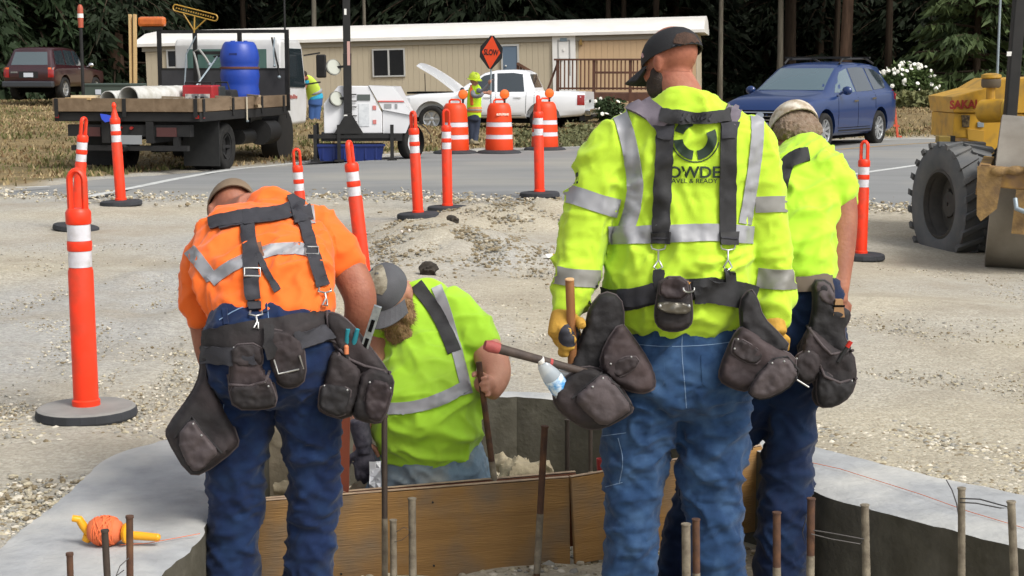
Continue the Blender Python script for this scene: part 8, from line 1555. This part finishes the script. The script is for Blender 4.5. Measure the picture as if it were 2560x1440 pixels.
wire('upper twin wire between the two rightmost stakes', [P(2400, 1246, 4.84), P(2450, 1248, 4.8), P(2500, 1262, 4.72), P(2530, 1270, 4.67), P(2500, 1270, 4.7), P(2440, 1258, 4.78), P(2400, 1256, 4.83)]); wire('bent wire end beside the tall right stake', [P(2366, 1200, 5.2), P(2380, 1225, 5.05), P(2392, 1260, 4.9), P(2396, 1285, 4.89)]); wire('twin wire between the brown and cement spattered stakes', [P(2030, 1325, 5.09), P(2090, 1335, 5.1), P(2160, 1348, 5.09), P(2150, 1360, 5.08), P(2080, 1348, 5.08), P(2028, 1335, 5.08)]); wire('thin wire loop between two short stakes by the long board', [P(985, 1355, 5.39), P(1005, 1350, 5.38), P(1030, 1330, 5.38), P(1010, 1318, 5.38), P(990, 1330, 5.38)], .0012); wire('pale looped wire beside the stooping man\'s hem', [P(2014, 1300, 5.3), P(2006, 1330, 5.3), P(2012, 1362, 5.3), P(2020, 1330, 5.3), P(2014, 1292, 5.3)], .0018); wire('stray wire by the stake at the twine reel', [P(322, 1395, 4.24), P(300, 1415, 4.22), P(290, 1440, 4.2), P(310, 1425, 4.2)], .0014)
# string lines on the slab
TWI = M('twine_orange', '#cf6c42', .8)
def string(lab, pts, r=.0012):
    p0 = Z0(*pts[0], .03); t = thing('string_line', lab, 'string', p0); m = MB(); m.tube([Z0(x, y, .02) - p0 for x, y in pts], r, 6); m.build('cord', TWI, t)
string('orange string line stretched along the right slab', [(1990, 1148), (2100, 1172), (2300, 1235), (2420, 1278), (2560, 1320)]); string('orange string trailing from the reel to the long board', [(300, 1362), (370, 1358), (390, 1354), (440, 1345), (500, 1334)])
# twine reel
rc = Z0(268, 1362, .014); reel = thing('twine_reel', 'yellow plastic reel wound with orange twine on the left slab', 'twine reel', rc, radians(-4)); YP = M('plastic_yellow', '#e6a51c', .4, col2='#dc9a18', scale=6); k = mpp(1350, 4.98)
m = MB(); rr = random.Random(3); prof = [(.012, -.055), (.03, -.05), (.041, -.035), (.046, 0), (.042, .03), (.03, .05), (.012, .055)]; m.lathe(prof, 20, Matrix.Translation((-.005, 0, .046)) @ Matrix.Rotation(pi / 2, 4, 'Y')); m.build('twine_core', TWI, reel, smooth=50)
m = MB()
for j in range(16):
    tl = rr.uniform(-.9, .9); ph = rr.uniform(0, 6); pts = []
    for i in range(25):
        a = 2 * pi * i / 24; xx = .03 * tl + .035 * sin(a + ph) * (1 - abs(tl)); r_ = .0465 * sqrt(max(.1, 1 - (xx / .062) ** 2)) + .0015; pts.append((xx - .005, r_ * cos(a), .046 + r_ * sin(a)))
    m.tube(pts, .0022, 5, caps=False)
o = m.build('twine_turns', M('twine_orange_light', '#e07040', .8), reel); o['kind'] = 'stuff'
m = MB(); m.tube([(-.055, 0, .03), (-.075, 0, .06), (-.085, -.01, .085), (-.105, -.012, .088)], [.012, .014, .013, .011], 10); m.tube([(-.06, 0, .03), (-.068, 0, .012)], [.016, .014], 10); m.build('crank_end', YP, reel, smooth=50); m = MB(); m.lathe([(.018, .05), (.03, .055), (.034, .065), (.02, .075)], 16, Matrix.Translation((0, 0, .04)) @ Matrix.Rotation(pi / 2, 4, 'Y')); m.tube([(.07, 0, .034), (.1, 0, .032), (.16, 0, .028)], [.013, .014, .0125], 12); m.ball((.162, 0, .028), .0125, 10, 8); m.build('grip', YP, reel, smooth=50)
# clods and litter on the gravel
for k, (px, py, d, s, lab) in enumerate(((1131, 606, 14.0, .055, 'small dark clod on the gravel heap'), (1071, 690, 11.8, .075, 'large dark clod behind the kneeling man'))):
    p = P(px, py, d); p.z = float(H0(np.array([p.x]), np.array([p.y]))[0]); m = MB(); m.ball((0, 0, s * .6), (s, s * .8, s * .8), 12, 8); mk = remesh(m, s * .13, 0); folds(mk, [], k + 2, s * .25, (18, 18, 18)); o = mkobj('clod', mk, M('clod_dark', '#2c2823', .95, col2='#3b352d', scale=20), smooth=50, label=lab, cat='clod'); o.location = p
p = P(1370, 640, 12.9); p.z = float(H0(np.array([p.x]), np.array([p.y]))[0]); lt_ = thing('wrapper', 'crumpled white and yellow wrapper on the gravel', 'litter', p); m = MB(); m.add([(-.07, 0, .0), (-.02, -.02, .03), (.0, .03, .0), (.04, -.01, .035), (.07, .02, .0), (.0, -.04, .0), (.0, .0, .015)], [(0, 5, 1), (1, 5, 3), (3, 5, 4), (0, 1, 2), (1, 3, 2), (3, 4, 2), (0, 2, 6), (6, 2, 4), (0, 6, 5), (5, 6, 4)]); m.build('film', M('wrapper_white', '#dcdad2', .4), lt_); m = MB(); m.box(.02, .06, -.012, .012, .022, .03); m.build('print', M('wrapper_yellow', '#d8b62c', .5), lt_)
